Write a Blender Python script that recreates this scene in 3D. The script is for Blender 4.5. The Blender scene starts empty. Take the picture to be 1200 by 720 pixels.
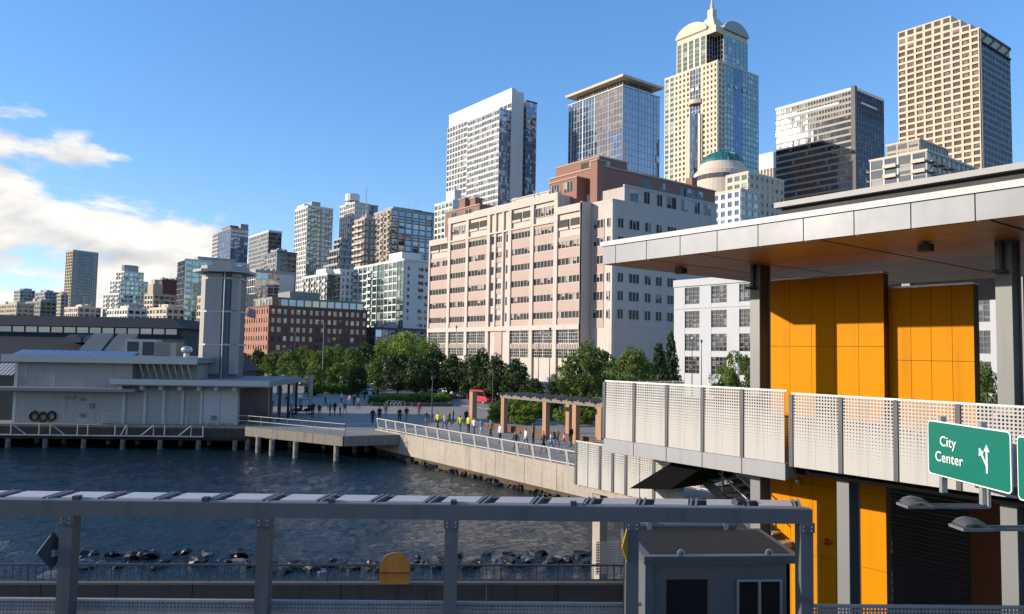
import bpy, math, random
from mathutils import Vector, Matrix, noise
random.seed(7)
sc = bpy.context.scene
col = sc.collection
R = math.radians
# ------------------------------------------------------------------ camera
F = 890.0; HEAD = R(37.4); PITCH = R(3.5); ROLL = R(1.0); CZ = 12.2      # metres above the water, city grid = world axes
cam_d = bpy.data.cameras.new('camera'); cam = bpy.data.objects.new('camera', cam_d); col.objects.link(cam)
fw = Vector((math.sin(HEAD)*math.cos(PITCH), math.cos(HEAD)*math.cos(PITCH), math.sin(PITCH)))
r0 = Vector((math.cos(HEAD), -math.sin(HEAD), 0)); u0 = r0.cross(fw)
rt = r0*math.cos(ROLL) + u0*math.sin(ROLL); up = u0*math.cos(ROLL) - r0*math.sin(ROLL)
cam.matrix_world = Matrix(((rt.x, up.x, -fw.x, 0), (rt.y, up.y, -fw.y, 0), (rt.z, up.z, -fw.z, CZ), (0, 0, 0, 1)))
cam_d.sensor_width = 36; cam_d.lens = 36*F/1200; cam_d.clip_start = .1; cam_d.clip_end = 20000
sc.camera = cam
CAM = Vector((0, 0, CZ)); HV = Vector((math.sin(HEAD), math.cos(HEAD), 0))
def ray(px, py): return fw + rt*((px-600)/F) - up*((py-360)/F)
def G(px, py, z): d = ray(px, py); return CAM + d*((z-CZ)/d.z)            # survey: photo sighting -> point at a height
def D(px, py, dep): d = ray(px, py); return CAM + d*(dep/d.dot(HV))       # ... at a distance
def XP(px, py, x): d = ray(px, py); return CAM + d*(x/d.x)                # ... on a plane x = const
def YP(px, py, y): d = ray(px, py); return CAM + d*(y/d.y)
# ------------------------------------------------------------------ sky and sun
SUN_EL, SUN_AZ = R(16), R(-57)
w = bpy.data.worlds.new('World'); sc.world = w; w.use_nodes = True
nt = w.node_tree; N = nt.nodes; L = nt.links; N.clear()
def nd(tree, t, **k):
    n = tree.nodes.new(t)
    for a, b in k.items():
        if a in ('op',): n.operation = b
        else: setattr(n, a, b)
    return n
def mth(tree, op, a, b=None, c=None, clamp=False):
    n = tree.nodes.new('ShaderNodeMath'); n.operation = op; n.use_clamp = clamp
    for i, v in enumerate((a, b, c)):
        if v is None: continue
        if isinstance(v, (int, float)): n.inputs[i].default_value = v
        else: tree.links.new(v, n.inputs[i])
    return n.outputs[0]
def smooth(tree, v, lo, hi):
    n = tree.nodes.new('ShaderNodeMapRange'); n.interpolation_type = 'SMOOTHSTEP'
    n.inputs[1].default_value = lo; n.inputs[2].default_value = hi
    tree.links.new(v, n.inputs[0]); return n.outputs[0]
sky = nd(nt, 'ShaderNodeTexSky', sky_type='NISHITA', sun_disc=False, sun_elevation=SUN_EL, sun_rotation=SUN_AZ % (2*math.pi),
         altitude=1200, air_density=1.15, dust_density=.0, ozone_density=1.6)
hs = nd(nt, 'ShaderNodeHueSaturation'); hs.inputs['Saturation'].default_value = 1.28; hs.inputs['Hue'].default_value = .502
gmm = nd(nt, 'ShaderNodeGamma'); gmm.inputs[1].default_value = .68; L.new(sky.outputs[0], gmm.inputs[0]); tint = nd(nt, 'ShaderNodeMix', data_type='RGBA', blend_type='MULTIPLY'); tint.inputs[0].default_value = 1; tint.inputs[7].default_value = (1.0, 1.14, 1.40, 1); L.new(gmm.outputs[0], tint.inputs[6]); L.new(tint.outputs[2], hs.inputs['Color'])
tc = nd(nt, 'ShaderNodeTexCoord'); sp = nd(nt, 'ShaderNodeSeparateXYZ'); L.new(tc.outputs['Generated'], sp.inputs[0])
def cloud_noise(dz, scale, detail, off):
    m = nd(nt, 'ShaderNodeMapping'); m.inputs['Scale'].default_value = (1.0, 1.0, 2.3); m.inputs['Location'].default_value = (off, 0, dz)
    L.new(tc.outputs['Generated'], m.inputs[0])
    n = nd(nt, 'ShaderNodeTexNoise'); n.inputs['Scale'].default_value = scale; n.inputs['Detail'].default_value = detail; n.inputs['Roughness'].default_value = .56
    n.inputs['Distortion'].default_value = .25
    L.new(m.outputs[0], n.inputs['Vector']); return n.outputs[0]
base = cloud_noise(0, 6.2, 10, 2.1)
upn = cloud_noise(.05, 6.2, 4, 2.1)
# cloud cover: a bank low in the north-west, widened out of view for brighter fill, thinning cityward
az = mth(nt, 'ADD', mth(nt, 'MULTIPLY', sp.outputs[0], math.sin(R(-60))), mth(nt, 'MULTIPLY', sp.outputs[1], math.cos(R(-60))))
cov = mth(nt, 'MULTIPLY', smooth(nt, mth(nt, 'SUBTRACT', az, mth(nt, 'MULTIPLY', sp.outputs[2], 2.1)), -.22, .05), .33)
dens = mth(nt, 'SUBTRACT', mth(nt, 'ADD', base, cov), .665)
alpha = smooth(nt, dens, 0, .12)
lit = mth(nt, 'MULTIPLY_ADD', mth(nt, 'SUBTRACT', base, upn), 3.2, .62, clamp=True)
cr = nd(nt, 'ShaderNodeMix', data_type='RGBA'); cr.inputs[6].default_value = (2.25, 2.2, 2.3, 1); cr.inputs[7].default_value = (4.3, 4.05, 3.65, 1)
L.new(lit, cr.inputs[0])
mx = nd(nt, 'ShaderNodeMix', data_type='RGBA'); L.new(mth(nt, 'MULTIPLY', alpha, .93), mx.inputs[0]); L.new(hs.outputs[0], mx.inputs[6]); L.new(cr.outputs[2], mx.inputs[7])
bg = nd(nt, 'ShaderNodeBackground'); bg.inputs[1].default_value = .15; L.new(mx.outputs[2], bg.inputs[0])
wo = nd(nt, 'ShaderNodeOutputWorld'); L.new(bg.outputs[0], wo.inputs[0])
sd = bpy.data.lights.new('sun', 'SUN'); sd.energy = 3.3; sd.angle = R(.55); sd.color = (1, .89, .75)
so = bpy.data.objects.new('sun', sd); col.objects.link(so)
SUNV = Vector((math.sin(SUN_AZ)*math.cos(SUN_EL), math.cos(SUN_AZ)*math.cos(SUN_EL), math.sin(SUN_EL)))
so.rotation_euler = SUNV.to_track_quat('Z', 'Y').to_euler(); so.location = SUNV*400
sc.view_settings.view_transform = 'Standard'; sc.view_settings.look = 'None'; sc.view_settings.exposure = 0.85; sc.view_settings.gamma = 1
sc.render.engine = 'CYCLES'; sc.cycles.max_bounces = 6; sc.cycles.transparent_max_bounces = 8; sc.cycles.caustics_reflective = False; sc.cycles.caustics_refractive = False
sc.cycles.sample_clamp_indirect = 6
try: sc.cycles.use_denoising = True
except Exception: pass
# ------------------------------------------------------------------ materials
def nm(name):
    m = bpy.data.materials.new(name); m.use_nodes = True; t = m.node_tree
    return m, t, t.nodes['Principled BSDF']
MATS = {}
def pm(name, c, rough=.7, var=.16, scale=.6, fine=None, bump=0.0, metal=0.0, streak=0.0, spec=.5, coat=0.0, grime=None):
    """plain paint / concrete / metal with uneven tone, optional vertical streaks and fine relief"""
    if name in MATS: return MATS[name]
    m, t, b = nm(name); MATS[name] = m
    tc = nd(t, 'ShaderNodeTexCoord'); o = tc.outputs['Object']
    n1 = nd(t, 'ShaderNodeTexNoise'); n1.inputs['Scale'].default_value = scale; n1.inputs['Detail'].default_value = 6; n1.inputs['Roughness'].default_value = .65
    t.links.new(o, n1.inputs['Vector'])
    f = mth(t, 'MULTIPLY_ADD', mth(t, 'SUBTRACT', n1.outputs[0], .5), 2*var, 1.0)
    if fine:
        n2 = nd(t, 'ShaderNodeTexNoise'); n2.inputs['Scale'].default_value = fine; n2.inputs['Detail'].default_value = 3
        t.links.new(o, n2.inputs['Vector'])
        f = mth(t, 'MULTIPLY', f, mth(t, 'MULTIPLY_ADD', mth(t, 'SUBTRACT', n2.outputs[0], .5), 1.2*var, 1.0))
    if streak:
        mp = nd(t, 'ShaderNodeMapping'); mp.inputs['Scale'].default_value = (2.2, 2.2, .16); t.links.new(o, mp.inputs[0])
        n3 = nd(t, 'ShaderNodeTexNoise'); n3.inputs['Scale'].default_value = 1.6; n3.inputs['Detail'].default_value = 5; t.links.new(mp.outputs[0], n3.inputs['Vector'])
        f = mth(t, 'MULTIPLY', f, mth(t, 'SUBTRACT', 1.0, mth(t, 'MULTIPLY', smooth(t, n3.outputs[0], .5, .75), streak)))
    mxx = nd(t, 'ShaderNodeMix', data_type='RGBA', blend_type='MULTIPLY'); mxx.inputs[0].default_value = 1; mxx.inputs[6].default_value = (*c, 1)
    t.links.new(f, mxx.inputs[7]); outc = mxx.outputs[2]
    if grime:
        n4 = nd(t, 'ShaderNodeTexNoise'); n4.inputs['Scale'].default_value = scale*2.3; n4.inputs['Detail'].default_value = 8; t.links.new(o, n4.inputs['Vector'])
        g = nd(t, 'ShaderNodeMix', data_type='RGBA'); t.links.new(smooth(t, n4.outputs[0], .5, .72), g.inputs[0]); t.links.new(outc, g.inputs[6]); g.inputs[7].default_value = (*grime, 1); outc = g.outputs[2]
    t.links.new(outc, b.inputs['Base Color'])
    b.inputs['Metallic'].default_value = metal; b.inputs['Specular IOR Level'].default_value = spec
    b.inputs['Coat Weight'].default_value = coat; b.inputs['Coat Roughness'].default_value = .15
    t.links.new(mth(t, 'MULTIPLY_ADD', mth(t, 'SUBTRACT', n1.outputs[0], .5), .25, rough, clamp=True), b.inputs['Roughness'])
    if bump:
        n5 = nd(t, 'ShaderNodeTexNoise'); n5.inputs['Scale'].default_value = fine or 12; n5.inputs['Detail'].default_value = 4; t.links.new(o, n5.inputs['Vector'])
        bp = nd(t, 'ShaderNodeBump'); bp.inputs['Strength'].default_value = bump; bp.inputs['Distance'].default_value = .02
        t.links.new(n5.outputs[0], bp.inputs['Height']); t.links.new(bp.outputs[0], b.inputs['Normal'])
    return m
def glass(name, dark=(.02, .025, .03), blind=(.35, .33, .3), prob=.3, refl=(.7, .75, .8), r0=.12, rough=.03, tilt=.02, sub=(1, 1)):
    """window glass; the UV counts panes, so each pane has its own blind, room tone and slight tilt"""
    if name in MATS: return MATS[name]
    m, t, b = nm(name); MATS[name] = m; t.nodes.remove(b)
    uv = nd(t, 'ShaderNodeUVMap'); mp = nd(t, 'ShaderNodeVectorMath', operation='MULTIPLY'); mp.inputs[1].default_value = (sub[0], sub[1], 1); t.links.new(uv.outputs[0], mp.inputs[0])
    fl = nd(t, 'ShaderNodeVectorMath', operation='FLOOR'); t.links.new(mp.outputs[0], fl.inputs[0])
    wn = nd(t, 'ShaderNodeTexWhiteNoise', noise_dimensions='2D'); t.links.new(fl.outputs[0], wn.inputs['Vector'])
    isb = mth(t, 'LESS_THAN', wn.outputs['Value'], prob)
    sc_ = nd(t, 'ShaderNodeSeparateColor'); t.links.new(wn.outputs['Color'], sc_.inputs[0])
    fr = nd(t, 'ShaderNodeSeparateXYZ'); fv = nd(t, 'ShaderNodeVectorMath', operation='FRACTION'); t.links.new(mp.outputs[0], fv.inputs[0]); t.links.new(fv.outputs[0], fr.inputs[0])
    drawn = mth(t, 'GREATER_THAN', fr.outputs[1], mth(t, 'MULTIPLY', sc_.outputs[1], .8))     # blinds hang part-way down
    k = mth(t, 'MULTIPLY', isb, drawn)
    mixc = nd(t, 'ShaderNodeMix', data_type='RGBA'); t.links.new(k, mixc.inputs[0]); mixc.inputs[7].default_value = (*blind, 1)
    dv = nd(t, 'ShaderNodeMix', data_type='RGBA'); t.links.new(sc_.outputs[0], dv.inputs[0]); dv.inputs[6].default_value = (*[c*.5 for c in dark], 1); dv.inputs[7].default_value = (*[c*1.7 for c in dark], 1)
    t.links.new(dv.outputs[2], mixc.inputs[6])
    df = nd(t, 'ShaderNodeBsdfDiffuse'); t.links.new(mixc.outputs[2], df.inputs[0])
    gl = nd(t, 'ShaderNodeBsdfGlossy'); gl.inputs[0].default_value = (*refl, 1); gl.inputs['Roughness'].default_value = rough
    ge = nd(t, 'ShaderNodeNewGeometry'); s1 = nd(t, 'ShaderNodeVectorMath', operation='SUBTRACT'); t.links.new(wn.outputs['Color'], s1.inputs[0]); s1.inputs[1].default_value = (.5, .5, .5)
    # gentle waviness inside each pane as well
    s2 = nd(t, 'ShaderNodeVectorMath', operation='MULTIPLY_ADD'); t.links.new(s1.outputs[0], s2.inputs[0]); s2.inputs[1].default_value = (tilt, tilt, tilt); t.links.new(ge.outputs['Normal'], s2.inputs[2])
    s3 = nd(t, 'ShaderNodeVectorMath', operation='NORMALIZE'); t.links.new(s2.outputs[0], s3.inputs[0]); t.links.new(s3.outputs[0], gl.inputs['Normal'])
    lw = nd(t, 'ShaderNodeFresnel'); lw.inputs[0].default_value = 1.5
    fac = mth(t, 'MULTIPLY_ADD', lw.outputs[0], 1-r0, r0, clamp=True)
    ms = nd(t, 'ShaderNodeMixShader'); t.links.new(fac, ms.inputs[0]); t.links.new(df.outputs[0], ms.inputs[1]); t.links.new(gl.outputs[0], ms.inputs[2])
    t.links.new(ms.outputs[0], t.nodes['Material Output'].inputs[0])
    return m
# ------------------------------------------------------------------ mesh helpers
class MB:
    def __init__(s, M=None): s.v = []; s.f = []; s.mi = []; s.uv = {}; s.M = M; s.m = 0
    def add(s, pts, faces):
        o = len(s.v)
        for p in pts: p = Vector(p); s.v.append(s.M @ p if s.M else p)
        for f in faces: s.f.append([i+o for i in f]); s.mi.append(s.m)
        return s
    def box(s, x0, y0, z0, x1, y1, z1):
        return s.add([(x0,y0,z0),(x1,y0,z0),(x1,y1,z0),(x0,y1,z0),(x0,y0,z1),(x1,y0,z1),(x1,y1,z1),(x0,y1,z1)],
              [(0,3,2,1),(4,5,6,7),(0,1,5,4),(1,2,6,5),(2,3,7,6),(3,0,4,7)])
    def hexa(s, p): return s.add(p, [(0,3,2,1),(4,5,6,7),(0,1,5,4),(1,2,6,5),(2,3,7,6),(3,0,4,7)])
    def quad(s, a, b, c, d, uv=None):
        s.add([a,b,c,d], [(0,1,2,3)])
        if uv: s.uv[len(s.f)-1] = uv
        return s
    def prism(s, poly, z0, z1):          # poly counter-clockwise in xy
        n = len(poly)
        return s.add([(x,y,z0) for x,y in poly]+[(x,y,z1) for x,y in poly], [tuple(range(n-1,-1,-1)), tuple(range(n,2*n))]+[(i,(i+1)%n,n+(i+1)%n,n+i) for i in range(n)])
    def tube(s, a, b, r0, r1=None, n=8, cap=True):
        a = Vector(a); b = Vector(b); r1 = r0 if r1 is None else r1
        d = (b-a).normalized(); q = Vector((0,0,1)) if abs(d.z) < .95 else Vector((1,0,0)); e = d.cross(q).normalized(); g = d.cross(e)
        ps = []
        for c, r in ((a,r0),(b,r1)):
            for i in range(n): t = 2*math.pi*i/n; ps.append(c+(e*math.cos(t)+g*math.sin(t))*r)
        fs = [(i,i+n,(i+1)%n+n,(i+1)%n) for i in range(n)]
        if cap: fs += [tuple(range(n)), tuple(range(2*n-1,n-1,-1))]
        return s.add(ps, fs)
    def bar(s, a, b, wd, ht=None):       # square bar from a to b
        a = Vector(a); b = Vector(b); ht = ht or wd; d = (b-a).normalized()
        q = Vector((0,0,1)) if abs(d.z) < .95 else Vector((0,1,0)); e = d.cross(q).normalized()*wd/2; g = e.cross(d).normalized()*ht/2
        return s.hexa([a-e-g, a+e-g, b+e-g, b-e-g, a-e+g, a+e+g, b+e+g, b-e+g])
    def lathe(s, c, prof, n=16, a0=0, a1=2*math.pi):
        c = Vector(c); ps = []; full = abs(a1-a0-2*math.pi) < 1e-6; k = n if full else n+1
        for r, z in prof:
            for i in range(k): t = a0+(a1-a0)*i/n; ps.append(c+Vector((r*math.cos(t), r*math.sin(t), z)))
        fs = []
        for j in range(len(prof)-1):
            for i in range(n): fs.append((j*k+i, j*k+(i+1)%k, (j+1)*k+(i+1)%k, (j+1)*k+i))
        return s.add(ps, fs)
    def mesh(s, name, off=None, smooth=False):
        me = bpy.data.meshes.new(name); o = off or Vector((0,0,0))
        me.from_pydata([tuple(v-o) for v in s.v], [], s.f)
        if s.uv:
            ul = me.uv_layers.new(name='UVMap')
            for p in me.polygons:
                u = s.uv.get(p.index)
                if u:
                    for li, c in zip(p.loop_indices, u): ul.data[li].uv = c
        if any(s.mi):
            for p, i in zip(me.polygons, s.mi): p.material_index = i
        if smooth:
            for p in me.polygons: p.use_smooth = True
        me.update(); return me
    def build(s, name, mat, parent=None, smooth=False, fix=False):
        off = LOC.get(parent.name_full, Vector((0,0,0))) if parent else None
        me = s.mesh(name, off, smooth)
        for m in (mat if isinstance(mat, (list, tuple)) else [mat]): me.materials.append(m)
        o = bpy.data.objects.new(name, me); col.objects.link(o)
        if parent: o.parent = parent; LOC[o.name_full] = off
        return o
LOC = {}
def tag(o, label=None, cat=None, group=None, kind=None):
    if label: o['label'] = label
    if cat: o['category'] = cat
    if group: o['group'] = group
    if kind: o['kind'] = kind
    return o
def thing(name, loc, label, cat, group=None):
    o = bpy.data.objects.new(name, None); col.objects.link(o); o.location = loc; o.empty_display_size = .5
    LOC[o.name_full] = Vector(loc); return tag(o, label, cat, group)
def inst(name, me, loc, parent=None, rz=0, scale=None):
    """another object on shared mesh data; loc in world metres"""
    o = bpy.data.objects.new(name, me); col.objects.link(o)
    if parent: o.parent = parent; o.location = Vector(loc)-LOC[parent.name_full]; LOC[o.name_full] = Vector(loc)
    else: o.location = loc
    o.rotation_euler.z = rz
    if scale: o.scale = scale
    return o
def copy_tree(o, parent=None, loc=None, rz=None):
    c = o.copy(); col.objects.link(c)
    if parent: c.parent = parent
    if loc is not None: c.location = loc; LOC[c.name_full] = Vector(loc)
    if rz is not None: c.rotation_euler.z = rz
    for ch in o.children: copy_tree(ch, c)
    return c
def frame2(a, b, z=0):
    """matrix with x along a->b on plan, y to the left of it"""
    a = Vector((a[0], a[1], 0)); b = Vector((b[0], b[1], 0)); d = (b-a).normalized()
    return Matrix(((d.x, -d.y, 0, a.x), (d.y, d.x, 0, a.y), (0, 0, 1, z), (0, 0, 0, 1))), (b-a).length
# ================================================================== THE SETTING
concrete = pm('concrete', (.38, .335, .27), .85, .3, .35, fine=4, bump=.3, streak=.25)
concrete_d = pm('concrete_weathered', (.22, .195, .16), .9, .3, .5, fine=5, bump=.4, streak=.45)
asphalt = pm('asphalt', (.05, .05, .052), .9, .25, .2, fine=9, bump=.2)
paving = pm('paving', (.28, .245, .205), .88, .18, .12, fine=2.2, bump=.2)
soil = pm('city_ground', (.10, .098, .09), .95, .3, .05)
white_paint = pm('road_paint', (.7, .7, .66), .7, .15, 1.2)
steel_g = pm('grey_steel', (.16, .17, .18), .45, .12, .8, metal=.2)
steel_d = pm('dark_steel', (.035, .04, .048), .5, .15, .8)
galv = pm('galvanised_steel', (.42, .43, .44), .42, .14, 1.4, metal=.6)
black = pm('black_rubber', (.012, .012, .013), .8, .2, 2)
# water -------------------------------------------------------------
def water_mat():
    m, t, b = nm('water')
    b.inputs['Base Color'].default_value = (.008, .022, .034, 1); b.inputs['Roughness'].default_value = .05; b.inputs['IOR'].default_value = 1.333
    tc = nd(t, 'ShaderNodeTexCoord'); mp = nd(t, 'ShaderNodeMapping'); mp.inputs['Rotation'].default_value = (0, 0, R(25)); mp.inputs['Scale'].default_value = (1, 1.7, 1)
    t.links.new(tc.outputs['Object'], mp.inputs[0]); h = None
    for s_, a in ((1.3, .5), (3.4, .36), (8.0, .16)):
        n = nd(t, 'ShaderNodeTexNoise'); n.inputs['Scale'].default_value = s_; n.inputs['Detail'].default_value = 3; n.inputs['Distortion'].default_value = .6
        t.links.new(mp.outputs[0], n.inputs['Vector']); v = mth(t, 'MULTIPLY', n.outputs[0], a); h = v if h is None else mth(t, 'ADD', h, v)
    bp = nd(t, 'ShaderNodeBump'); bp.inputs['Strength'].default_value = 1; bp.inputs['Distance'].default_value = .25
    t.links.new(h, bp.inputs['Height']); t.links.new(bp.outputs[0], b.inputs['Normal']); return m
def axis(lo, hi, step, far):
    a = [lo+step*i for i in range(int((hi-lo)/step)+1)]; s = step; x = a[0]; L_ = []
    while x > -far: s *= 1.5; x -= s; L_.append(x)
    s = step; x = a[-1]; H_ = []
    while x < far: s *= 1.5; x += s; H_.append(x)
    return L_[::-1]+a+H_
xs = [x for x in axis(-42, 46, .42, 9000)]; ys = axis(14, 104, .42, 9000)
mb = MB(); nx = len(xs)
for y in ys:
    for x in xs:
        near = -43 < x < 47 and 13 < y < 105
        mb.v.append(Vector((x, y, 2.2+((.13*noise.noise((x*.25, y*.38, 3)) + .085*noise.noise((x*.75+y*.2, y*.95, 7)) + .055*noise.noise((x*1.4, y*1.7, 1))) if near else 0))))
for j in range(len(ys)-1):
    for i in range(nx-1): mb.f.append((j*nx+i, j*nx+i+1, (j+1)*nx+i+1, (j+1)*nx+i)); mb.mi.append(0)
tag(mb.build('water', water_mat(), smooth=True), kind='structure')
# land ---------------------------------------------------------------
SEA = 35.2                                     # line of the seawall (x), city grid runs along y
mb = MB()
gx = [SEA+1.2, 62, 84, 96, 150, 260, 420, 700, 1500, 4000, 12000]; gy = [-800, -200, 0, 100, 250, 500, 900, 1500, 3000, 12000]
def gz(x, y): return 4.2 if x < 97 else 4.2 + 26*min(1, max(0, (x-96)/330))**.8 + min(70, max(0, x-450)*.03)
for y in gy:
    for x in gx: mb.v.append(Vector((x, y, gz(x, y))))
n = len(gx)
for j in range(len(gy)-1):
    for i in range(n-1): mb.f.append((j*n+i, j*n+i+1, (j+1)*n+i+1, (j+1)*n+i)); mb.mi.append(0)
tag(mb.build('ground', soil), kind='structure')
tag(MB().box(SEA+.3, -60, 4.1, 62, 900, 4.5).build('promenade', paving), kind='structure')
tag(MB().box(62.004, -300, 4.0, 84, 1200, 4.37).build('road', asphalt), kind='structure')
tag(MB().box(84.004, -300, 4.0, 97, 1200, 4.51).build('pavement', concrete), kind='structure')
mb = MB()
for y in range(-40, 400, 6):
    for x in (66.5, 70, 76, 80): mb.box(x-.06, y, 4.3, x+.06, y+2.6, 4.376)
tag(mb.build('lane_markings', white_paint), kind='structure')
tag(MB().box(61.7, -60, 4.2, 61.99, 900, 4.53).build('kerb', concrete), kind='structure')
# paving joints of the promenade as real raised bands of paler stone
pal = pm('pale_paving', (.33, .295, .25), .88, .15, .3, fine=3)
band = MB()
for k in range(40): band.box(SEA+1.6, 30+k*4.5, 4.4, 61.6, 30.35+k*4.5, 4.506)
tag(band.build('paving_bands', pal), kind='structure')

# seawall ------------------------------------------------------------
sw = thing('seawall', (SEA, 46, 0), 'pale concrete seawall with stone footing along the promenade', 'wall')
y = 26.0
while y < 67.5:
    y1 = min(y+3.6, 67.6)
    MB().box(SEA-.15, y+.02, 2.75, SEA+.45, y1-.02, 4.62).build('concrete_panel', concrete, sw)
    y = y1
MB().box(SEA+.1, 26, -2, SEA+.9, 67.6, 2.76).build('footing', pm('footing_brown', (.085, .062, .038), .9, .4, .8, fine=5, bump=.5, streak=.4), sw)
random.seed(3); rub = MB()
for k in range(260):
    yy = 26+41*random.random(); zz = random.uniform(1.8, 2.4); s = random.uniform(.16, .36); xx = SEA-.35+zz*.2+random.uniform(-.15, .12)-.2
    rub.M = Matrix.Translation((xx, yy, zz)) @ Matrix.Rotation(random.random()*6, 4, Vector((random.random(), random.random(), random.random()+.1)).normalized())
    rub.hexa([Vector(c)*s*random.uniform(.7, 1.1) for c in ((-.6,-.8,-.4),(.6,-.8,-.4),(.6,.8,-.4),(-.6,.8,-.4),(-.5,-.6,.4),(.5,-.7,.4),(.5,.6,.4),(-.5,.7,.4))])
stone_w = pm('wet_stone', (.030, .022, .014), .75, .4, .9, fine=6, bump=.5)
tag(rub.build('rubble', stone_w, sw), kind='stuff')
# white tilted railing along it: one frame per bay
rl = thing('promenade_railing', (SEA, 46, 4.62), 'long white metal railing of slanted bays along the seawall edge', 'railing')
white_m = pm('white_metal', (.5, .48, .45), .45, .1, 1.5)
mesh_m = pm('wire_infill', (.17, .17, .165), .6, .1, 2)
fr = MB()
for a, b in (((-.02,0,0),(-.22,0,1.02)), ((-.02,1.72,0),(-.22,1.72,1.02))): fr.bar(a, b, .09)
fr.bar((-.22,-.05,1.02), (-.22,1.77,1.02), .10, .07); fr.bar((-.04,0,.12), (-.04,1.72,.12), .07)
fm = fr.mesh('railing_frame'); fm.materials.append(white_m)
inf = MB()
for k in range(1, 9): z = .14+k*.095; inf.bar((-.04-.18*z, .04, z), (-.04-.18*z, 1.68, z), .02)
im = inf.mesh('railing_wires'); im.materials.append(mesh_m)
y = 26.5
while y < 66:
    o = inst('railing_frame', fm, (SEA+.1, y, 4.62), rl); inst('wires', im, (SEA+.1, y, 4.62), o).location = (0, 0, 0)
    y += 1.86

# ================================================================== THE PIER
PA = G(-30, 496.5, 4.5); PB = G(275, 500, 4.5)
PM, PL = frame2((PA.x, PA.y), (PB.x, PB.y))          # x: to the right along the pier face, y: away from the camera
def pl(px, py, off):                                   # sighting on a plane parallel to the pier face -> local x, z
    d = ray(px, py); nrm = Vector((PM[0][1], PM[1][1], 0)); o = PM @ Vector((0, off, 0))
    t = (o-CAM).dot(nrm)/d.dot(nrm); p = PM.inverted() @ (CAM+d*t); return p.x, p.z
grey_wall = pm('pier_grey_wall', (.37, .35, .315), .75, .08, .3, fine=2.5, streak=.18)
grey_wall2 = pm('pier_pale_wall', (.50, .49, .47), .75, .06, .3, streak=.1)
trim_w = pm('pier_trim', (.50, .48, .44), .7, .1, .8)
roof_g = pm('pier_roof', (.26, .25, .235), .85, .15, .4, fine=3)
timber = pm('dark_timber', (.05, .045, .04), .9, .35, .7, fine=4, streak=.4)
pile_m = pm('pile_concrete', (.26, .235, .2), .9, .3, .6, fine=4, streak=.5, grime=(.05, .055, .045))
tan_w = pm('tan_panel', (.36, .33, .27), .8, .12, .6)
pier = thing('pier', PM @ Vector((30, 8, 0)), 'long timber and concrete pier on piles under the grey pier buildings', 'pier')
XR = PL+1.2
C1 = PM.inverted() @ G(404, 511, 4.5); C2 = PM.inverted() @ Vector((SEA, 62.8, 4.5))
MB(PM).box(-60, .2, 3.7, XR, 46, 4.49).build('deck', concrete_d, pier)
pts = [(XR, .2), (C1.x, C1.y), (C2.x-.2, C2.y), (C2.x+16, C2.y+60), (XR, 46)]
MB(PM).prism(pts, 3.75, 4.494).build('deck', paving, pier)
# deck edge beams
e = MB(PM); e.box(-60, -.05, 3.35, XR, .2, 4.3); e.build('edge_beam', timber, pier)
e = MB(PM); a = Vector((XR, .1, 0)); b = Vector((C1.x, C1.y-.1, 0)); e.bar((a.x, a.y, 4.05), (b.x, b.y, 4.05), .5, .9); e.bar((b.x, b.y, 4.05), (C2.x, C2.y, 4.05), .5, .9); e.build('edge_beam', concrete_d, pier)
pm_ = MB().tube((0,0,-3), (0,0,3.7), .26, .24, 10).mesh('pile'); pm_.materials.append(pile_m)
for row in (0.35, 4.5, 9):
    for k in range(9):
        px = (-34, 8, 52, 97, 143, 187, 232, 275)[k] if k < 8 else 290
        x = pl(px, 500, 0)[0] + (0 if row < 1 else .8*(k % 2)-.3)
        inst('pile', pm_, PM @ Vector((x, row, 0)), pier)
for px, py in ((318, 506), (346, 508), (394, 511), (302, 503)):
    p = G(px, py, 4.5); inst('pile', pm_, (p.x+.25, p.y+.4, 0), pier)
for px, py in ((330, 503), (372, 505), (410, 508), (425, 507)):
    p = G(px, py, 4.5); inst('pile', pm_, (p.x+2.5, p.y+4, 0), pier)
cap = MB(PM)
for row in (.35, 4.5, 9): cap.box(-60, row-.25, 3.1, XR, row+.25, 3.69)
cap.build('pile_cap', timber, pier)
# backdrop of close-set inner piles and bulkhead, dark under the deck
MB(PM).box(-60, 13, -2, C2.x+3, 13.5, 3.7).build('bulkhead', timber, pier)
# white pipe catwalk under the deck edge
cat_m = pm('catwalk_paint', (.34, .33, .31), .5, .15, 1.5)
cw = thing('pipe_catwalk', PM @ Vector((20, -.8, 2.2)), 'white pipe truss hung low along the pier edge', 'catwalk')
zlo = pl(120, 511, -.8)[1]; zhi = pl(120, 498, -.8)[1]
x0 = pl(-30, 505, -.8)[0]; x1 = pl(238, 505, -.8)[0]
m_ = MB(PM); m_.tube((x0, -.8, zlo), (x1, -.8, zlo), .07); m_.tube((x0, -.5, zlo), (x1, -.5, zlo), .05); m_.build('rail', cat_m, cw)
for i, (pa, pb) in enumerate(((13, 46), (59, 91), (103, None), (135, 148), (180, 149), (193, 224), (238, None))):
    m_ = MB(PM); xa = pl(pa, 505, -.8)[0]; m_.tube((xa, -.8, zlo), (xa, -.8, zhi), .06)
    if pb:
        xb = pl(pb, 505, -.8)[0]
        m_.build('brace', cat_m, cw); m_ = MB(PM); m_.tube((xb, -.8, zlo), (xb, -.8, zhi), .06); m_.build('brace', cat_m, cw); m_ = MB(PM)
        if i < 2: m_.tube((xa, -.8, zhi), ((xa+xb)/2+.2, -.8, zlo), .06)
        else: m_.tube((max(xa, xb), -.8, zhi), ((xa+xb)/2, -.8, zlo), .06)
    m_.build('brace', cat_m, cw)

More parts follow.
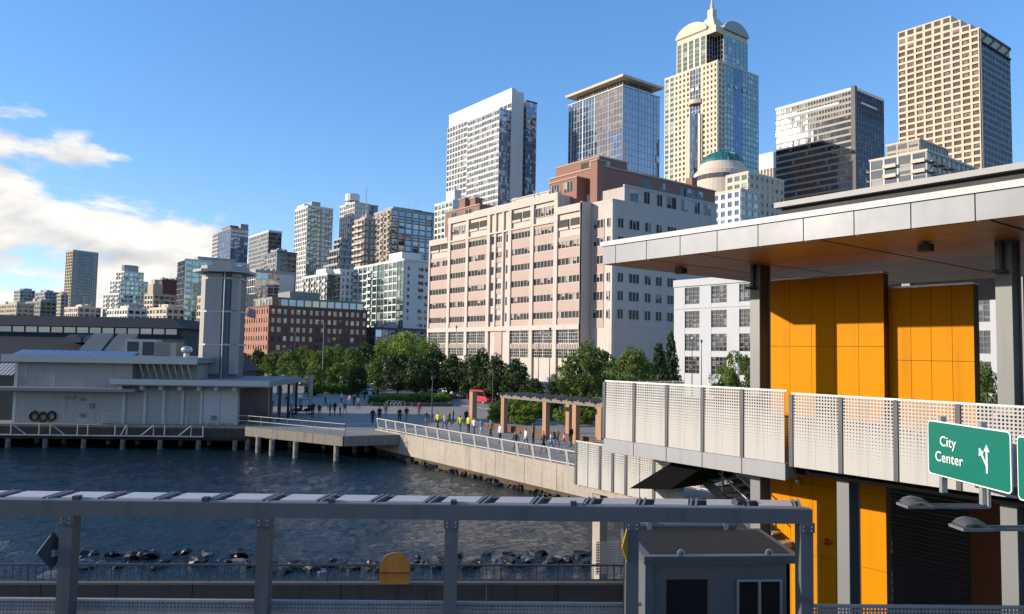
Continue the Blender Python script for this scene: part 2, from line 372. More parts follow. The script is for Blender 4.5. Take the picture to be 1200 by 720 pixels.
# pier building: two-storey block on the left, lower pavilion on the right
pb_ = thing('pier_building', PM @ Vector((18, 8, 4.5)), 'low grey pier building with flat overhanging roofs, left of the tower', 'building')
fz = 1.5                                               # set back from the deck edge
xl = pl(16, 470, fz)[0]; xm = pl(148, 470, fz)[0]; xe = pl(278, 470, fz)[0]
z1 = pl(80, 458, fz)[1]; z2 = pl(80, 423.5, fz)[1]; z3 = pl(80, 416, fz)[1]
zr = pl(200, 452, fz)[1]; zr2 = pl(200, 445, fz)[1]
MB(PM).box(xl, fz, 4.5, xm, fz+15, z1).build('wall', grey_wall, pb_)
MB(PM).box(xl, fz+.6, z1, xm+.2, fz+15, z2).build('wall', grey_wall, pb_)
MB(PM).box(xl-2.6, fz-1.2, z1, xm+1.3, fz+.58, z1+.32).build('ledge_roof', roof_g, pb_)
rf = MB(PM).box(xl-1.2, fz-.3, z2, pl(232, 420, fz)[0], fz+16, z3-.1).build('roof', roof_g, pb_)
MB(PM).box(xl-1.25, fz-.36, z2-.12, pl(232, 420, fz)[0]+.05, fz-.3, z3-.02).build('gutter', trim_w, rf)
for k in range(4):                                     # panel seams of the upper wall
    x = xl+(xm-xl)*(k+.05+.9*(k == 0)*0)/4+.6
    MB(PM).box(x, fz+.57, z1+.3, x+.05, fz+.62, z2-.1).build('seam', trim_w, pb_)
MB(PM).box(xl-.05, fz-.04, 4.5, xl+.25, fz+.3, z2).build('corner_trim', trim_w, pb_)
for k, px in enumerate((75, 104)):
    x = pl(px, 470, fz)[0]; MB(PM).box(x, fz-.02, 4.6, x+.05, fz+.03, z1-.1).build('seam', trim_w, pb_)
# pavilion
MB(PM).box(xm+.01, fz+.1, 4.5, xe, fz+13, zr).build('wall', grey_wall, pb_)
xs2 = pl(238, 470, fz)[0]
MB(PM).box(xs2, fz+.04, 4.7, xe-.2, fz+.1, zr-.1).build('pale_panel', grey_wall2, pb_)
r2 = MB(PM).box(xm-1.0, fz-1.3, zr, xe+3.4, fz+14, zr2).build('roof', roof_g, pb_)
MB(PM).box(xm-1.05, fz-1.36, zr+.1, xe+3.45, fz-1.3, zr2+.04).build('fascia', trim_w, r2)
for px in (145, 170, 192, 214, 236, 256, 277):
    x = pl(px, 470, fz)[0]
    MB(PM).box(x-.14, fz-.05, 4.5, x+.14, fz+.1, zr).build('pilaster', trim_w, pb_)
    MB(PM).box(x-.18, fz-1.0, zr-.42, x+.18, fz-.05, zr-.002).build('bracket', trim_w, pb_)
# recessed tan clerestory above the pavilion
xc0 = pl(150, 430, fz+2)[0]; xc1 = pl(231, 430, fz+2)[0]
MB(PM).box(xc0, fz+2, zr2-.3, xc1, fz+14, z2-.002).build('clerestory_wall', tan_w, pb_)
for k in range(8):
    x = xc0+1.2+k*(xc1-xc0-1.6)/8
    MB(PM).box(x, fz+1.94, zr2+.2, x+.42, fz+2.02, z2-.3).build('louvre', roof_g, pb_)
    MB(PM).bar((x+.75, fz+1.4, zr2-.1), (x+.75, fz+.1, z2-.1), .12).build('strut', trim_w, pb_)
# east end of the pavilion: open bay with posts
for yy in (1.2, 5, 9, 13): MB(PM).box(xe+2.9, fz+yy, 4.5, xe+3.15, fz+yy+.25, zr).build('post', steel_d, pb_)
MB(PM).box(xe, fz+1.0, 4.5, xe+.06, fz+12, zr-.3).build('shop_front', pm('dark_shop', (.05, .045, .05), .5, .4, .8), pb_)
# wall fittings
for px, py, wd, hg in ((82, 466, 1.0, .35), (97, 468, .5, .3), (108, 476, .45, .5), (97, 487, .5, .35), (251, 490, .5, .5)):
    x, z = pl(px, py, fz); MB(PM).box(x-wd/2, fz-.12, z-hg/2, x+wd/2, fz+.1, z+hg/2).build('wall_box', roof_g if px < 90 else steel_g, pb_)
# roof-top: solar panels, skylights, hatch doors, vent
sol = pm('solar_cell', (.05, .08, .19), .18, .1, 1, spec=.8); alu = pm('aluminium', (.5, .51, .52), .4, .1, 1, metal=.7)
nsol = 14; xa = pl(18, 413, fz+3)[0]; xb = pl(158, 413, fz+3)[0]
for k in range(nsol):
    x = xa+(xb-xa)*k/nsol; t_ = thing('solar_panel', PM @ Vector((x, fz+3, z3-.1)), 'tilted blue solar panel in the row on the pier building roof', 'solar panel', 'solar panels on the pier roof')
    wd = (xb-xa)/nsol*.92
    MB(PM).hexa([(x,fz+2.5,z3-.1),(x+wd,fz+2.5,z3-.1),(x+wd,fz+4.3,z3+.35),(x,fz+4.3,z3+.35),(x,fz+2.48,z3-.04),(x+wd,fz+2.48,z3-.04),(x+wd,fz+4.28,z3+.41),(x,fz+4.28,z3+.41)]).build('frame', alu, t_)
    MB(PM).hexa([(x+.05,fz+2.52,z3-.035),(x+wd-.05,fz+2.52,z3-.035),(x+wd-.05,fz+4.25,z3+.398),(x+.05,fz+4.25,z3+.398),(x+.05,fz+2.52,z3-.02),(x+wd-.05,fz+2.52,z3-.02),(x+wd-.05,fz+4.25,z3+.418),(x+.05,fz+4.25,z3+.418)]).build('cell', sol, t_)
for px, lab in ((109, 'grey sloped skylight hood nearest the solar panels on pier roof'), (138, 'grey sloped skylight hood beside the dark hatches on pier roof')):
    x, z = pl(px, 405, fz+9); s_ = thing('skylight', PM @ Vector((x, fz+9, z3)), lab, 'skylight', 'roof skylights')
    MB(PM).hexa([(x-1.3,fz+8,z3-.15),(x+1.3,fz+8,z3-.15),(x+1.3,fz+11,z3-.15),(x-1.3,fz+11,z3-.15),(x-1.15,fz+8.3,z3+.5),(x+1.25,fz+8.3,z3+.5),(x+1.3,fz+11,z3+2.4),(x-.9,fz+11,z3+2.4)]).build('hood', pm('hood_metal', (.12, .125, .13), .5, .1, .8), s_)
    MB(PM).box(x-1.2, fz+7.9, z3-.15, x+1.2, fz+8.3, z3+.2).build('curb', roof_g, s_)
for px, lab in ((156, 'dark roof hatch with pale frame, left of the pair'), (174, 'dark roof hatch with pale frame, right of the pair')):
    x = pl(px, 405, fz+8)[0]; s_ = thing('roof_hatch', PM @ Vector((x, fz+8, z3)), lab, 'hatch', 'roof hatches on the pier')
    MB(PM).box(x-.85, fz+8, z3-.15, x+.85, fz+9.6, z3+1.75).build('frame', trim_w, s_)
    MB(PM).box(x-.62, fz+7.95, z3, x+.62, fz+8, z3+1.5).build('door', steel_d, s_)
x = pl(194, 405, fz+8)[0]; s_ = thing('roof_unit', PM @ Vector((x, fz+8, z3)), 'grey-green equipment cabinet on pier roof by the shed gable', 'equipment')
MB(PM).box(x-1.2, fz+8, z3-.15, x+1.3, fz+10, z3+1.5).build('cabinet', pm('cabinet_green', (.2, .21, .19), .6, .1, 1), s_); MB(PM).box(x+.6, fz+7.95, z3-.1, x+1.2, fz+8, z3+1.4).build('door', tan_w, s_)
x = pl(219, 408, fz+5)[0]; s_ = thing('roof_ventilator', PM @ Vector((x, fz+5, z3)), 'round galvanised turbine ventilator at the roof corner beside the tower', 'ventilator')
p = PM @ Vector((x, fz+5, z3)); MB().lathe(p, [(.3,-.15),(.3,.3),(.2,.32)], 12).build('neck', alu, s_); MB().lathe(p, [(.2,.32),(.55,.5),(.6,.75),(.45,1.0),(.05,1.1)], 14).build('turbine', alu, s_, smooth=True)
# railing along the pier edge by the pavilion and by the open deck
rl2 = thing('pier_railing', PM @ Vector((30, .3, 4.5)), 'thin grey pipe railing along the pier edge', 'railing')
for s0, s1 in (((pl(120, 490, .3)[0], .3), (XR, .3)), ((XR, .3), (C1.x, C1.y+.1)), ((C1.x, C1.y+.1), (C2.x, C2.y+.1))):
    n_ = max(2, int(math.dist(s0, s1)/1.8)); rr = MB(PM)
    for z in (5.05, 5.55): rr.bar((s0[0], s0[1], z), (s1[0], s1[1], z), .04)
    rr.build('rail', galv, rl2)
    for k in range(n_+1): t_ = k/n_; xx = s0[0]+(s1[0]-s0[0])*t_; yy = s0[1]+(s1[1]-s0[1])*t_; MB(PM).box(xx-.025, yy-.025, 4.49, xx+.025, yy+.025, 5.57).build('post', galv, rl2)
# tyre fenders
tyre = MB().lathe((0,0,0), [(.28,-.12),(.5,-.1),(.55,0),(.5,.1),(.28,.12),(.26,0),(.28,-.12)], 16)
for px, py, lab in ((40, 487, 'black tyre fender hung on the pier wall, leftmost'), (50, 488, 'black tyre fender hung on the pier wall, middle'), (60, 487, 'black tyre fender hung on the pier wall, rightmost')):
    x, z = pl(px, py, fz-.2); m_ = MB(PM @ Matrix.Translation((x, fz-.25, z-.05)) @ Matrix.Rotation(R(90), 4, 'X')); m_.add(tyre.v, tyre.f); tag(m_.build('tyre', black, smooth=True), lab, 'tyre', 'tyre fenders')

# observation tower on the pavilion roof ----------------------------------------------------------------
tw = thing('lift_tower', PM @ Vector((pl(258, 440, 7)[0], 7, 4.5)), 'tall grey panelled tower with flat overhanging cap on the pier', 'tower')
xw0 = pl(235, 400, 7)[0]; xw1 = pl(283, 400, 7)[0]; cx = (xw0+xw1)/2-.5; hw = (xw1-xw0)/2; zt = pl(258, 319, 7)[1]; cy = 7+hw
gp = pm('tower_panel', (.33, .315, .295), .6, .06, .4, streak=.1); gd = pm('tower_dark', (.14, .14, .145), .6, .1, .5); gt = pm('tower_tan', (.36, .33, .29), .7, .1, .5)
c_ = hw*.55
octo = lambda k: [(cx-hw*k, cy-c_*k), (cx-c_*k, cy-hw*k), (cx+c_*k, cy-hw*k), (cx+hw*k, cy-c_*k), (cx+hw*k, cy+c_*k), (cx+c_*k, cy+hw*k), (cx-c_*k, cy+hw*k), (cx-hw*k, cy+c_*k)]
MB(PM).prism(octo(.93), zr2-.5, zt).build('shaft', gd, tw)
for k, yb in enumerate((440, 404, 365, 326)):
    za = pl(258, yb, 7)[1]; zb = pl(258, (404, 365, 326, 319)[k], 7)[1]
    MB(PM).box(cx-hw*.62, cy-hw-.02, za+.12, cx+hw*.18, cy-hw*.9, zb-.12).build('panel', gp, tw)
    MB(PM).box(cx+hw*.62, cy-hw*.93, za+.12, cx+hw*.95, cy-hw*.4, zb-.12).build('panel', gt, tw)
    MB(PM).hexa([(cx-hw*1.0,cy-c_,za+.12),(cx-hw*.68,cy-hw*.9,za+.12),(cx-hw*.6,cy-hw*.6,za+.12),(cx-hw*.9,cy-c_*.6,za+.12),(cx-hw*1.0,cy-c_,zb-.12),(cx-hw*.68,cy-hw*.9,zb-.12),(cx-hw*.6,cy-hw*.6,zb-.12),(cx-hw*.9,cy-c_*.6,zb-.12)]).build('panel', gp, tw)
    if k: MB(PM).prism(octo(1.0), za-.1, za+.1).build('band', trim_w, tw)
MB(PM).tube((cx+hw*.3, cy-hw*1.02, zr2), (cx+hw*.3, cy-hw*1.02, zt), .07).build('downpipe', galv, tw)
cp = MB(PM).prism([(cx+(x-cx)*1.38, cy+(y-cy)*1.38) for x, y in octo(1.0)], zt, zt+.28).build('cap', pm('cap_grey', (.4, .39, .37), .7, .1, .6), tw)
MB(PM).prism([(cx+(x-cx)*1.05, cy+(y-cy)*1.05) for x, y in octo(1.0)], zt+.28, zt+.75).build('cap_kerb', gt, cp)
MB(PM).box(cx-hw*.55, cy-hw*.5, zt+.75, cx+hw*.4, cy+hw*.5, zt+1.35).build('roof_box', gt, cp)

# dark shed behind -------------------------------------------------------------------------------------
sh = thing('pier_shed', PM @ Vector((10, 40, 4.5)), 'big dark pier shed with long low roof and clerestory, far left', 'shed')
so_ = 33.0
shr = pm('shed_roof', (.022, .026, .032), .75, .2, .3, fine=2); shw = pm('shed_wall', (.06, .065, .07), .8, .2, .4)
xr = pl(214, 385, so_)[0]; zt2 = pl(100, 371, so_)[1]; zc = pl(100, 383, so_)[1]; zc2 = pl(180, 393, so_)[1]
xr2 = pl(229, 425, so_-6)[0]; ze = pl(200, 440, so_-6)[1]
MB(PM).box(-28, so_-5.8, 4.5, xr2-.5, so_+26, ze).build('wall', shw, sh)
MB(PM).add([(-28,so_-6,ze),(xr2,so_-6,ze),(xr,so_,zc2),(-28,so_,zc2),(xr2,so_+27,ze),(xr,so_+20,zc2),(-28,so_+20,zc2),(-28,so_+27,ze)], [(0,1,2,3),(1,4,5,2),(4,7,6,5)]).build('roof', shr, sh)
MB(PM).box(-28, so_+.6, zc2-.05, xr-.4, so_+19, zc+.05).build('clerestory', shw, sh)
ro = MB(PM).hexa([(-28,so_-.7,zc),(xr+.4,so_-.7,zc),(xr+.4,so_+20.5,zc),(-28,so_+20.5,zc),(-28,so_+.6,zt2),(xr-1.6,so_+.6,zt2),(xr-1.6,so_+19,zt2),(-28,so_+19,zt2)]).build('monitor_roof', shr, sh)
gsh = glass('shed_glass', (.05, .08, .1), (.3, .34, .36), .25, (.6, .75, .85), .25)
for k in range(22):
    xx = xr-1.0-k*1.75; m_ = MB(PM); m_.quad((xx-1.5, so_+.56, zc2+.15), (xx, so_+.56, zc2+.15), (xx, so_+.56, zc-.1), (xx-1.5, so_+.56, zc-.1), uv=[(k,0),(k+.9,0),(k+.9,.9),(k,.9)])
    m_.build('window', gsh, sh)
hd = pm('hood_metal', (.12, .125, .13))
for px, lab in ((90, 'curved grey dormer hood on the dark shed roof, left one'), (113, 'curved grey dormer hood on the dark shed roof, right one')):
    x = pl(px, 395, so_-3)[0]; zz = pl(px, 399, so_-3)[1]; m_ = MB(PM)
    prof = [(1.0*math.cos(t), 1.1*math.sin(t)) for t in [math.pi*i/8 for i in range(9)]]
    ps = [(x+q*1.2, so_-4.2, zz-.3+h_) for q, h_ in prof]+[(x+q*1.2, so_-.2, zz-.3+h_) for q, h_ in prof]
    m_.add(ps, [(i, i+1, i+10, i+9) for i in range(8)]+[tuple(range(8,-1,-1))]); m_.build('dormer', hd, sh, smooth=False)
# striped awning at the far left
aw = thing('awning', PM @ Vector((pl(5, 435, 3)[0], 3, 7)), 'white and grey striped awning at the left edge of the pier building', 'awning')
xa = pl(-14, 432, 2)[0]; xb = pl(14, 432, 2)[0]; za = pl(5, 440, 2)[1]; zb = pl(5, 427, 2)[1]; ns = 12
for k in range(ns):
    q0 = xa+(xb-xa)*k/ns; q1 = xa+(xb-xa)*(k+1)/ns
    MB(PM).hexa([(q0,2,za),(q1,2,za),(q1,4,zb),(q0,4,zb),(q0,2,za+.05),(q1,2,za+.05),(q1,4,zb+.05),(q0,4,zb+.05)]).build('stripe', white_m if k % 2 else steel_g, aw)
MB(PM).box(xa, 4, 4.5, xb, 4.1, zb).build('back_wall', shw, aw)
# ================================================================== FERRY DOCK IN THE FOREGROUND
def perf(w_, h_, nc, nr, hole, mat, th=.02, name='perforated_panel'):
    """metal sheet with real square holes; local x across, z up, y depth; hole(t) = open share of a cell at height t"""
    m = MB(); cw, ch = w_/nc, h_/nr
    for j in range(nr):
        k = hole((j+.5)/nr)
        for i in range(nc):
            x0, x1, z0, z1 = i*cw, (i+1)*cw, j*ch, (j+1)*ch
            o = [(x0,z0),(x1,z0),(x1,z1),(x0,z1)]
            if k < .08:
                m.add([(x,0,z) for x, z in o]+[(x,th,z) for x, z in o], [(0,1,2,3),(7,6,5,4)]); continue
            s_ = min(cw, ch)*k/2; cx, cz = (x0+x1)/2, (z0+z1)/2; q = [(cx-s_,cz-s_),(cx+s_,cz-s_),(cx+s_,cz+s_),(cx-s_,cz+s_)]
            m.add([(x,0,z) for x, z in o+q]+[(x,th,z) for x, z in o+q],
                  [(a,(a+1)%4,4+(a+1)%4,4+a) for a in range(4)]+[(8+(a+1)%4,8+a,12+a,12+(a+1)%4) for a in range(4)]+[(4+a,4+(a+1)%4,12+(a+1)%4,12+a) for a in range(4)])
    b = MB(); b.box(0,0,0,w_,th,h_); b.f = b.f[:2]+b.f[2:6]
    for f in ((0,3,2,1),(4,5,6,7),(1,2,6,5),(3,0,4,7)): m.add(b.v, [f])
    me = m.mesh(name); me.materials.append(mat); return me
perf_w = pm('perforated_white_panel', (.43, .415, .39), .5, .06, .8, streak=.12)
perf_g = pm('perforated_grey_panel', (.27, .27, .265), .5, .08, .8, streak=.15)
dk_slate = pm('slate_paint', (.085, .094, .108), .48, .12, .6, fine=5, streak=.25)
slate_side = dk_slate
# dock deck
e0 = G(-40, 684, 4.9); e1 = G(736, 684, 4.9)
dkp = [(-60, -40), (60, -40), (60, 25.5), (33.0, 25.5), (24.5, 20.6), (e1.x, e1.y), (e0.x, e0.y), (-60, 60)]
tag(MB().prism(dkp, 3.2, 4.15).build('dock_deck', asphalt), kind='structure')
EM, EL = frame2((e0.x, e0.y), (e1.x, e1.y))
ew = thing('dock_edge_wall', EM @ Vector((10, 0, 4.15)), 'low brown panelled wall with picket rail at the dock edge', 'wall')
brown = pm('brown_wall', (.075, .062, .052), .8, .2, .8, fine=5, streak=.4)
nseg = 9
for k in range(nseg):
    MB(EM).box(EL*k/nseg+.012, -.12, 4.15, EL*(k+1)/nseg-.012, .12, 4.9).build('wall_panel', brown, ew)
MB(EM).box(0, -.15, 4.9, EL, .15, 4.97).build('coping', pm('coping', (.16, .15, .14), .8, .1, 1), ew)
rail_m = pm('rail_dark', (.07, .07, .072), .5, .1, 2)
MB(EM).box(0, -.03, 5.44, EL, .03, 5.50).build('top_rail', rail_m, ew); MB(EM).box(0, -.02, 5.0, EL, .02, 5.035).build('bottom_rail', rail_m, ew)
pk = MB().box(-.011, -.011, 0, .011, .011, .42).mesh('picket'); pk.materials.append(rail_m)
pkb = MB().box(-.022, -.022, -.04, .022, .022, .5).mesh('rail_post'); pkb.materials.append(rail_m)
npk = int(EL/.225); rz_ = math.atan2(EM[1][0], EM[0][0])
for k in range(npk+1): inst('picket' if k % 8 else 'rail_post', pk if k % 8 else pkb, EM @ Vector((k*EL/npk, 0, 5.02)), ew, rz_)
# rounded sign, seen from behind
sg = thing('rounded_sign', EM @ Vector((pl(462, 684, 0)[0]*0+((EM.inverted() @ G(463, 684, 4.9)).x), -.25, 4.97)), 'round-topped orange-brown board on the dock railing', 'sign')
ocx = (EM.inverted() @ G(463, 684, 4.9)).x
pr = [(-.47, 0), (.47, 0)]+[(.47*math.cos(t), .50+.47*math.sin(t)) for t in [math.pi*i/14 for i in range(15)]]
m_ = MB(EM @ Matrix.Translation((ocx, -.2, 4.95)) @ Matrix.Rotation(R(90), 4, 'X')); m_.prism(pr, 0, .05); m_.build('board', pm('orange_board', (.55, .23, .03), .6, .25, 1.5, fine=6, streak=.3), sg)
for q in (-.46, .42): MB(EM).box(ocx+q, -.2, 4.97, ocx+q+.05, -.14, 5.4).build('post', galv, sg)
MB(EM).box(ocx-.47, -.27, 5.28, ocx+.47, -.252, 5.33).build('batten', pm('batten_brown', (.2, .09, .02), .7, .1, 2), sg)
# rocks awash beyond the dock edge
random.seed(11)
def rock_mesh(k):
    import bmesh
    bm = bmesh.new(); bmesh.ops.create_icosphere(bm, subdivisions=2, radius=1)
    for v in bm.verts:
        n = v.co.normalized(); v.co = n*(.72+.6*noise.noise(n*1.5+Vector((k*7.1, 0, 0)))+.3*abs(noise.noise(n*3.2+Vector((0, k*3, 0))))); v.co.z *= .62
    me = bpy.data.meshes.new('rock'); bm.to_mesh(me); bm.free(); return me
rockm = [pm('rock_dark', (.018, .016, .014), .45, .4, 1.2, fine=7, bump=.5), pm('rock_grey', (.16, .155, .145), .7, .35, 1.4, fine=7, bump=.5, grime=(.04, .04, .03))]
rks = []
for k in range(5):
    me = rock_mesh(k); me.materials.append(rockm[1 if k == 4 else 0]); rks.append(me)
rl_ = 'dark wet rock in the line of riprap awash beyond the dock edge'
for k in range(92):
    px = 92+ (k/91)*600 + random.uniform(-8, 8); py = 655+random.uniform(-8, 9)+ (4 if 300 < px < 520 else 0)
    if 220 < px < 330 and random.random() < .2: continue
    p = G(px, py, 2.25); s_ = random.uniform(.18, .62)
    o = inst('rock', rks[random.choice((0, 1, 2, 3, 3, 4))], (p.x, p.y, 2.2+random.uniform(-.12, .16)), None, random.random()*6, (s_, s_*random.uniform(.6, 1), s_*random.uniform(.6, 1)))
    tag(o, rl_, 'rock', 'rocks awash by the dock')

# slate-painted loading frame ------------------------------------------------------------------------
ga = D(-70, 590, 14.0); gb = D(952, 599.5, 14.45)
GM, GL = frame2((ga.x, ga.y), (gb.x, gb.y))
def gx_(px, off=0):
    d = ray(px, 640); nrm = Vector((GM[0][1], GM[1][1], 0)); o = GM @ Vector((0, off, 0)); return (GM.inverted() @ (CAM+d*((o-CAM).dot(nrm)/d.dot(nrm)))).x
zt_ = D(500, 592, 14.25).z; zb_ = zt_-.27
gf = thing('loading_frame', GM @ Vector((8, 0, 4.2)), 'long slate-grey steel frame of posts and top beam across the foreground', 'frame')
MB(GM).box(0, 0, zb_, GL, .26, zt_).build('beam', dk_slate, gf)
MB(GM).box(0, .1, zt_, GL, .16, zt_+.012).build('capping', galv, gf)
for px in (68, 300, 521, 734, 939):
    x = gx_(px); MB(GM).box(x, .012, 4.2, x+.235, .30, zb_-.003).build('post', dk_slate, gf)
pale_r = pm('pale_roof_sheet', (.50, .44, .41), .4, .1, .7, fine=4); rib_m = pm('roof_rib', (.17, .18, .19), .5, .1, 1)
npan = 16; pw = GL/npan
for k in range(npan):
    x = k*pw
    MB(GM).hexa([(x+.05,.17,zt_+.005),(x+pw-.30,.17,zt_+.005),(x+pw-.18,.62,zt_+.03),(x+.18,.62,zt_+.03),(x+.05,.17,zt_+.03),(x+pw-.30,.17,zt_+.03),(x+pw-.18,.62,zt_+.055),(x+.18,.62,zt_+.055)]).build('roof_panel', pale_r, gf)
    for q in (0, .1): MB(GM).bar((x+pw-.27+q, .12, zt_+.015), (x+pw-.10+q, .68, zt_+.045), .04, .04).build('rib', rib_m, gf)
MB(GM).box(0, .66, zt_-.2, GL, .76, zt_+.02).build('rear_beam', dk_slate, gf)
for px in (83, 236, 385, 530, 672):                  # little clamps on the beam
    x = gx_(px); MB(GM).box(x-.05, .05, zt_, x+.06, .2, zt_+.075).build('clamp', steel_d, gf)
x = gx_(871); MB(GM).tube((x-.1, .2, zt_+.08), (x+.12, .4, zt_+.1), .07, .05, 10).build('clamp', steel_d, gf)
for px in (68, 300, 521, 734, 939):                  # bolted plates where the posts meet the beam
    x = gx_(px)
    pp = MB(GM).box(x-.02, -.012, zb_-.16, x+.255, .011, zb_+.02).build('joint_plate', dk_slate, gf)
    for q in (.04, .195):
        for h_ in (-.12, -.05): MB(GM).tube((x+q, -.012, zb_+h_), (x+q, -.026, zb_+h_), .014, None, 6).build('bolt', galv, pp)
MB(GM).tube((0, .3, zb_+.05), (GL, .3, zb_+.05), .022, None, 6).build('conduit', galv, gf)
# perforated guard panels below
pg = perf(.545, .84, 8, 12, lambda t: .56, perf_g)
gp_ = thing('guard_screen', GM @ Vector((8, .5, 6.6)), 'row of grey perforated guard panels along the bottom edge, behind the frame posts', 'screen')
zg = D(300, 708, 14.5).z
k = 0; x = 0
while x < GL+4.6:
    if not (gx_(752, .5) < x+.3 < gx_(938, .5)): inst('perforated_panel', pg, GM @ Vector((x, .5, zg-.86)), gp_, math.atan2(GM[1][0], GM[0][0]))
    x += .56
MB(GM).box(0, .47, zg-.02, gx_(752, .5), .56, zg+.02).build('top_rail', perf_g, gp_); MB(GM).box(gx_(938, .5), .47, zg-.02, GL+4.6, .56, zg+.02).build('top_rail', perf_g, gp_)
# diamond warning signs seen edge-on on two posts
for px, py, m_d, lab in ((63, 645, steel_d, 'dark back of a diamond sign on the leftmost frame post'), (736, 641, pm('warning_yellow', (.55, .30, .02), .5, .2, 2), 'orange diamond warning sign turned sideways beside the booth')):
    x = gx_(px, .15); z = D(px, py, 14.2).z; s_ = .34 if px > 100 else .26
    M_ = GM @ Matrix.Translation((x, .1, z)) @ Matrix.Rotation(R(57 if px > 100 else 50), 4, 'Z')
    t_ = thing('diamond_sign', GM @ Vector((x, .1, z)), lab, 'sign'); m_ = MB(M_ @ Matrix.Rotation(R(90), 4, 'X')); m_.prism([(0,-s_*1.35),(s_,0),(0,s_*1.35),(-s_,0)], 0, .02); m_.build('plate', m_d, t_)
    MB(M_).box(-.02, -.06, -.1, .12, .0, .02).build('bracket', galv, t_)

# booth ----------------------------------------------------------------------------------------------
ba = D(757, 652, 16.6); bb = D(934, 655, 16.9)
BM, BL = frame2((ba.x, ba.y), (bb.x, bb.y)); zbo = ba.z
bo = thing('ticket_booth', BM @ Vector((BL/2, 1, 4.15)), 'slate-grey booth with flat roof and dark windows behind the frame', 'booth')
bw = pm('booth_wall', (.12, .126, .135), .5, .08, .6, streak=.12)
MB(BM).box(.18, .2, 4.15, BL-.15, 1.9, zbo-.16).build('wall', bw, bo)
rf = MB(BM).hexa([(-.05,-.05,zbo-.17),(BL+.05,-.05,zbo-.17),(BL+.05,2.1,zbo-.17),(-.05,2.1,zbo-.17),(-.05,-.05,zbo),(BL+.05,-.05,zbo),(BL+.05,2.1,zbo+.10),(-.05,2.1,zbo+.10)]).build('roof', dk_slate, bo)
MB(BM).hexa([(.12,.15,zbo+.012),(BL-.1,.15,zbo+.012),(BL-.1,1.9,zbo+.10),(.12,1.9,zbo+.10),(.12,.15,zbo+.02),(BL-.1,.15,zbo+.02),(BL-.1,1.9,zbo+.11),(.12,1.9,zbo+.11)]).build('roof_sheet', pm('roof_felt', (.014, .014, .015), .95, .3, .7, fine=4), rf)
for q in (.78, .22*BL+1.62): MB(BM @ Matrix.Translation((q if q < 1 else BL-.62, .06, zbo+.05)) @ Matrix.Rotation(R(90), 4, 'X')).lathe((0,0,0), [(0,0),(.07,0),(.085,.03),(.085,.06),(.04,.06),(.04,.02)], 12).build('bolt', galv, rf)
MB(BM).tube((.1, 2.05, zbo+.2), (BL*.83, 2.05, zbo+.2), .09, None, 10).build('roof_pipe', rib_m, rf)
for q in (.55, BL*.73): MB(BM).box(q, 1.95, zbo+.08, q+.12, 2.12, zbo+.31).build('pipe_bracket', galv, rf)
bglass = glass('booth_glass', (.006, .007, .008), (.01, .011, .012), .2, (.5, .55, .6), .03, .05, 0)
def bwin(px0, px1, py0, bars):
    nrm = Vector((BM[0][1], BM[1][1], 0)); o = BM @ Vector((0, .2, 0))
    f_ = lambda px, py: BM.inverted() @ (CAM+ray(px, py)*((o-CAM).dot(nrm)/ray(px, py).dot(nrm)))
    x0, x1, z1 = f_(px0, 690).x, f_(px1, 690).x, f_((px0+px1)/2, py0).z; z0 = z1-1.05
    wn_ = MB(BM).quad((x0,.185,z0),(x1,.185,z0),(x1,.185,z1),(x0,.185,z1), uv=[(0,0),(.9,0),(.9,.9),(0,.9)]).build('window', bglass, bo)
    if bars:
        for a, b, c, d in ((x0-.05,z0,x0,z1+.05),(x1,z0,x1+.05,z1+.05),(x0,z1,x1,z1+.05),(x0-.05,z0-.05,x1+.05,z0),((x0+x1)/2-.03,z0,(x0+x1)/2+.03,z1)): MB(BM).box(a,.14,b,c,.198,d).build('frame', galv, wn_)
    else: MB(BM).box(x0-.03, .15, z0-.03, x1+.03, .183, z0).build('sill', dk_slate, wn_)
bwin(781, 829, 679, False); bwin(865, 913, 681, True)
MB(BM).box(.02, .12, 4.15, .2, .24, zbo-.18).build('corner_post', bw, bo)

# ================================================================== WALKWAY, CANOPY AND ORANGE WALLS
FX = 18.3; ztop = 11.31; zlow = 9.40
wk = thing('overhead_walkway', (FX+2, 12, 4.15), 'raised walkway with white perforated parapet panels under the canopy', 'walkway')
pitch = .69; pan = perf(.635, ztop-zlow, 8, 23, lambda t: max(0, min(.58, (t-.07)*.78)), perf_w)
post_m = pm('walkway_post', (.06, .065, .075), .5, .1, 1)
postm = MB().box(-.055, -.03, 0, .055, .12, ztop-zlow-.02).mesh('parapet_post'); postm.materials.append(post_m)
def run(y0, n_, zl):
    for k in range(n_):
        y = y0-pitch*k
        inst('perforated_panel', pan, (FX, y-(.06 if k % 2 == 0 else .01), zl), wk, R(-90))
        if k % 2 == 0: inst('parapet_post', postm, (FX, y, zl), wk, R(-90))
    MB().box(FX+.02, y0-pitch*n_-.02, zl+(ztop-zlow), FX+.08, y0, zl+(ztop-zlow)+.04).build('handrail', galv, wk)
run(18.68, 10, zlow); run(11.62, 16, zlow-.06)
yA = 18.68-6.9
MB().box(FX+.05, yA, 9.0, FX+4.6, 18.66, 9.42).build('deck', concrete_d, wk)
fz_m = pm('grey_fascia', (.30, .305, .31), .5, .07, .7, streak=.12)
for k in range(5): MB().box(FX-.02, 18.68-1.38*(k+1)+.015, 8.95, FX+.05, 18.68-1.38*k-.015, 9.39).build('fascia_panel', fz_m, wk)

MB().box(FX+.45, -4, 9.1, FX+4.6, yA-.02, 9.38).build('deck', pm('shade_black', (.005, .005, .005), .95, .2, .6, spec=.1), wk)
for k in range(6): inst('perforated_panel', pan, (FX+.05+k*pitch, 18.68, zlow), wk, 0)
